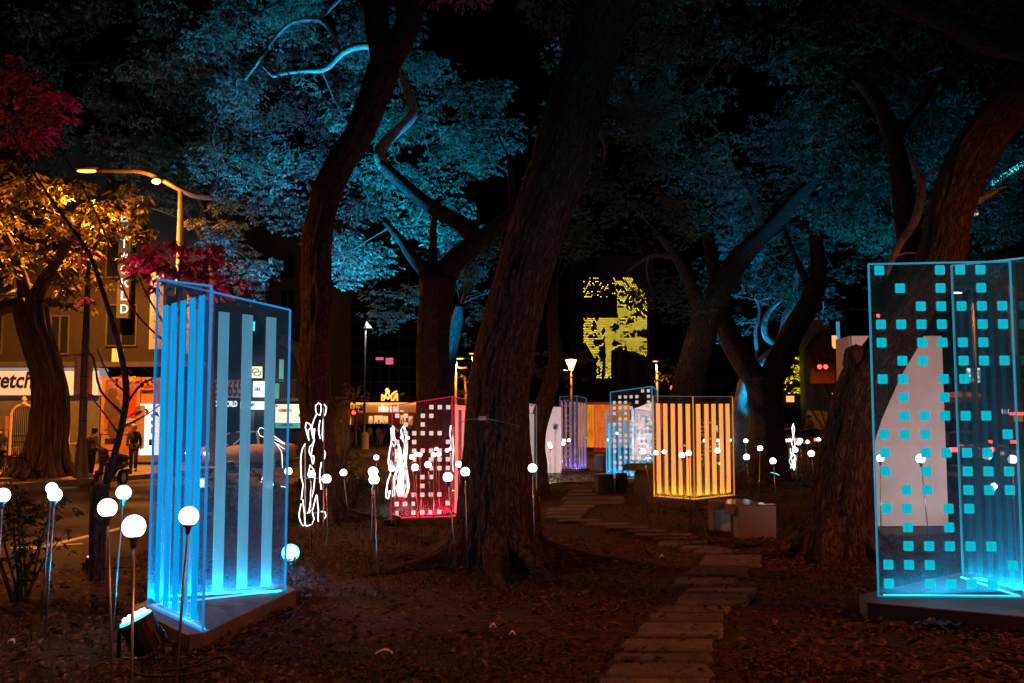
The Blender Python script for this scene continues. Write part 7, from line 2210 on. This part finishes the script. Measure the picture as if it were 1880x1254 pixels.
m = MB(); m.tube([(-.34, -.34, 1.06), (-.15, -.42, 1.02), (.15, -.42, 1.02), (.34, -.34, 1.06)], .022, 6); hb = m.build('handlebar', M['black'], t)
for s in (-1, 1):
    m = MB(); m.tube([(s * .25, -.4, 1.04), (s * .32, -.46, 1.24)], .008, 5); m.sphere((s * .33, -.46, 1.27), .065, 8, 6, (1.1, .4, .8)); m.build('mirror', M['black'], hb)
m = MB(); m.sphere((0, -.5, .93), .11, 12, 8, (1.1, .6, .8)); m.build('headlight', M['steel'], t)
m = MB(); m.sphere((0, -.62, .44), .2, 12, 8, (.5, 1, .35)); m.build('front_mudguard', sc_m, t)
m = MB(); m.box((0, .9, .6), (.2, .05, .08)); m.build('taillight', M['poster_red'], t)
m = MB(); m.box((0, .86, .4), (.26, .02, .15)); m.build('licence_plate', M['white_sign'], t)
m = MB(); m.bar((.12, .1, .2), (.2, .2, -.0), .02); m.build('kickstand', M['steel'], t)
m = MB(); m.tube([(-.13, .25, .25), (-.14, .75, .32)], [.04, .055], 8); m.build('exhaust', M['steel'], t)

# bicycles at the left kerb
def bicycle(label, c, rz):
    t = thing('bicycle', label, 'bicycle', tuple(c), 'bicycles at the left kerb', rz)
    ROOT[t.name] = (0, 0, 0)
    for y in (-.5, .5):
        m = MB().torus((0, y, .33), .31, .018, 'x', 24, 5); w = m.build('wheel', M['rubber'], t)
        m = MB()
        for k in range(8):
            a = k * math.pi / 8
            m.bar((0, y - .3 * math.cos(a), .33 - .3 * math.sin(a)), (0, y + .3 * math.cos(a), .33 + .3 * math.sin(a)), .004)
        m.build('spokes', M['steel'], w)
    m = MB()
    for a, b in (((0, -.42, .75), (0, .12, .3)), ((0, -.4, .68), (0, .2, .66)), ((0, .22, .72), (0, .12, .3)), ((0, .12, .3), (0, .5, .33)), ((0, .21, .66), (0, .5, .33)), ((0, -.44, .8), (0, -.5, .33))): m.tube([a, b], .016, 6)
    m.build('frame', M['black'], t)
    m = MB(); m.tube([(-.26, -.34, .95), (-.1, -.44, .96), (.1, -.44, .96), (.26, -.34, .95)], .013, 6); m.tube([(0, -.44, .8), (0, -.44, .96)], .014, 6); m.build('handlebar', M['steel'], t)
    m = MB(); m.sphere((0, .25, .82), .12, 10, 6, (.65, 1.1, .3)); m.bar((0, .22, .7), (0, .24, .8), .025); m.build('saddle', M['rubber'], t)
    m = MB(); m.torus((.03, .12, .3), .09, .008, 'x', 14, 4); m.bar((.03, .12, .3), (.08, .2, .18), .015); m.build('crank', M['steel'], t)
    m = MB(); m.tube([(0, .5 + .36 * math.sin(a), .33 + .36 * math.cos(a)) for a in [-.6 + .25 * k for k in range(9)]], .012, 4); m.build('mudguard', M['black'], t)
    return t
bicycle('dark bicycle by the kerb left of the banyan, its rear wheel towards the trunk', (P(20, 780, 28.9).x, 28.9, 0), math.radians(72))
bicycle('second dark bicycle leaning at the left edge behind the first', (P(2, 780, 29.9).x, 29.9, 0), math.radians(100))

# things by the shop wall
c = Vector((P(112, 780, 33).x, 33, 0))
t = thing('planter_box', 'orange brick planter box right of the banyan trunk', 'planter', tuple(c))
m = MB(); m.box((c.x, 33, .45), (.34, .34, .9)); m.build('box', M['pot'], t, bevel=.015)
m = MB(); m.box((c.x, 33, .94), (.42, .42, .1)); m.build('rim', M['pot'], t, bevel=.01)
c = Vector((P(125, 780, 33.4).x, 33.4, 0))
t = thing('metal_rail', 'bent metal handrail beside the orange brick planter', 'rail', tuple(c))
m = MB()
for dx, dy in ((-.25, 0), (.35, .2)):
    m.tube([(c.x + dx - .15, 33.4 + dy, -.02), (c.x + dx - .15, 33.4 + dy, 1.0), (c.x + dx, 33.4 + dy, 1.12), (c.x + dx + .15, 33.4 + dy, 1.0), (c.x + dx + .15, 33.4 + dy, -.02)], .022, 6)
m.tube([(c.x - .4, 33.2, .98), (c.x + .5, 33.3, .98)], .025, 6)
m.build('tubes', M['cream'], t)
c = Vector((P(40, 780, 32).x, 32, 0))
t = thing('flower_tub', 'dark red tub on the sidewalk left of the banyan', 'tub', tuple(c))
m = MB().lathe([(.3, 0), (.4, .55), (.43, .6), (.36, .6)], (c.x, 32, 0), 14); m.build('tub', maroon, t)
crown(t, [((c.x, 32, .75), .3)], M['leaf_shrub'], .1, .6, 'foliage')
c = Vector((P(84, 780, 30).x, 29.6, 0))
t = thing('spiky_plant', 'small spiky plant at the foot of the banyan', 'plant', tuple(c))
m = MB(); rr = random.Random(3)
for k in range(26):
    a = rr.uniform(0, 6.28); l = rr.uniform(.3, .6)
    p = c + Vector((math.cos(a) * l * .7, math.sin(a) * l * .7, l * .75)); q = c + Vector((math.cos(a) * .2 * l, math.sin(a) * .2 * l, l * .5))
    s = Vector((-math.sin(a), math.cos(a), 0)) * .02
    m.add([c - s, c + s, q + s, q - s, p], [(0, 1, 2, 3), (3, 2, 4)])
m.build('blades', M['leaf_shrub'], t)
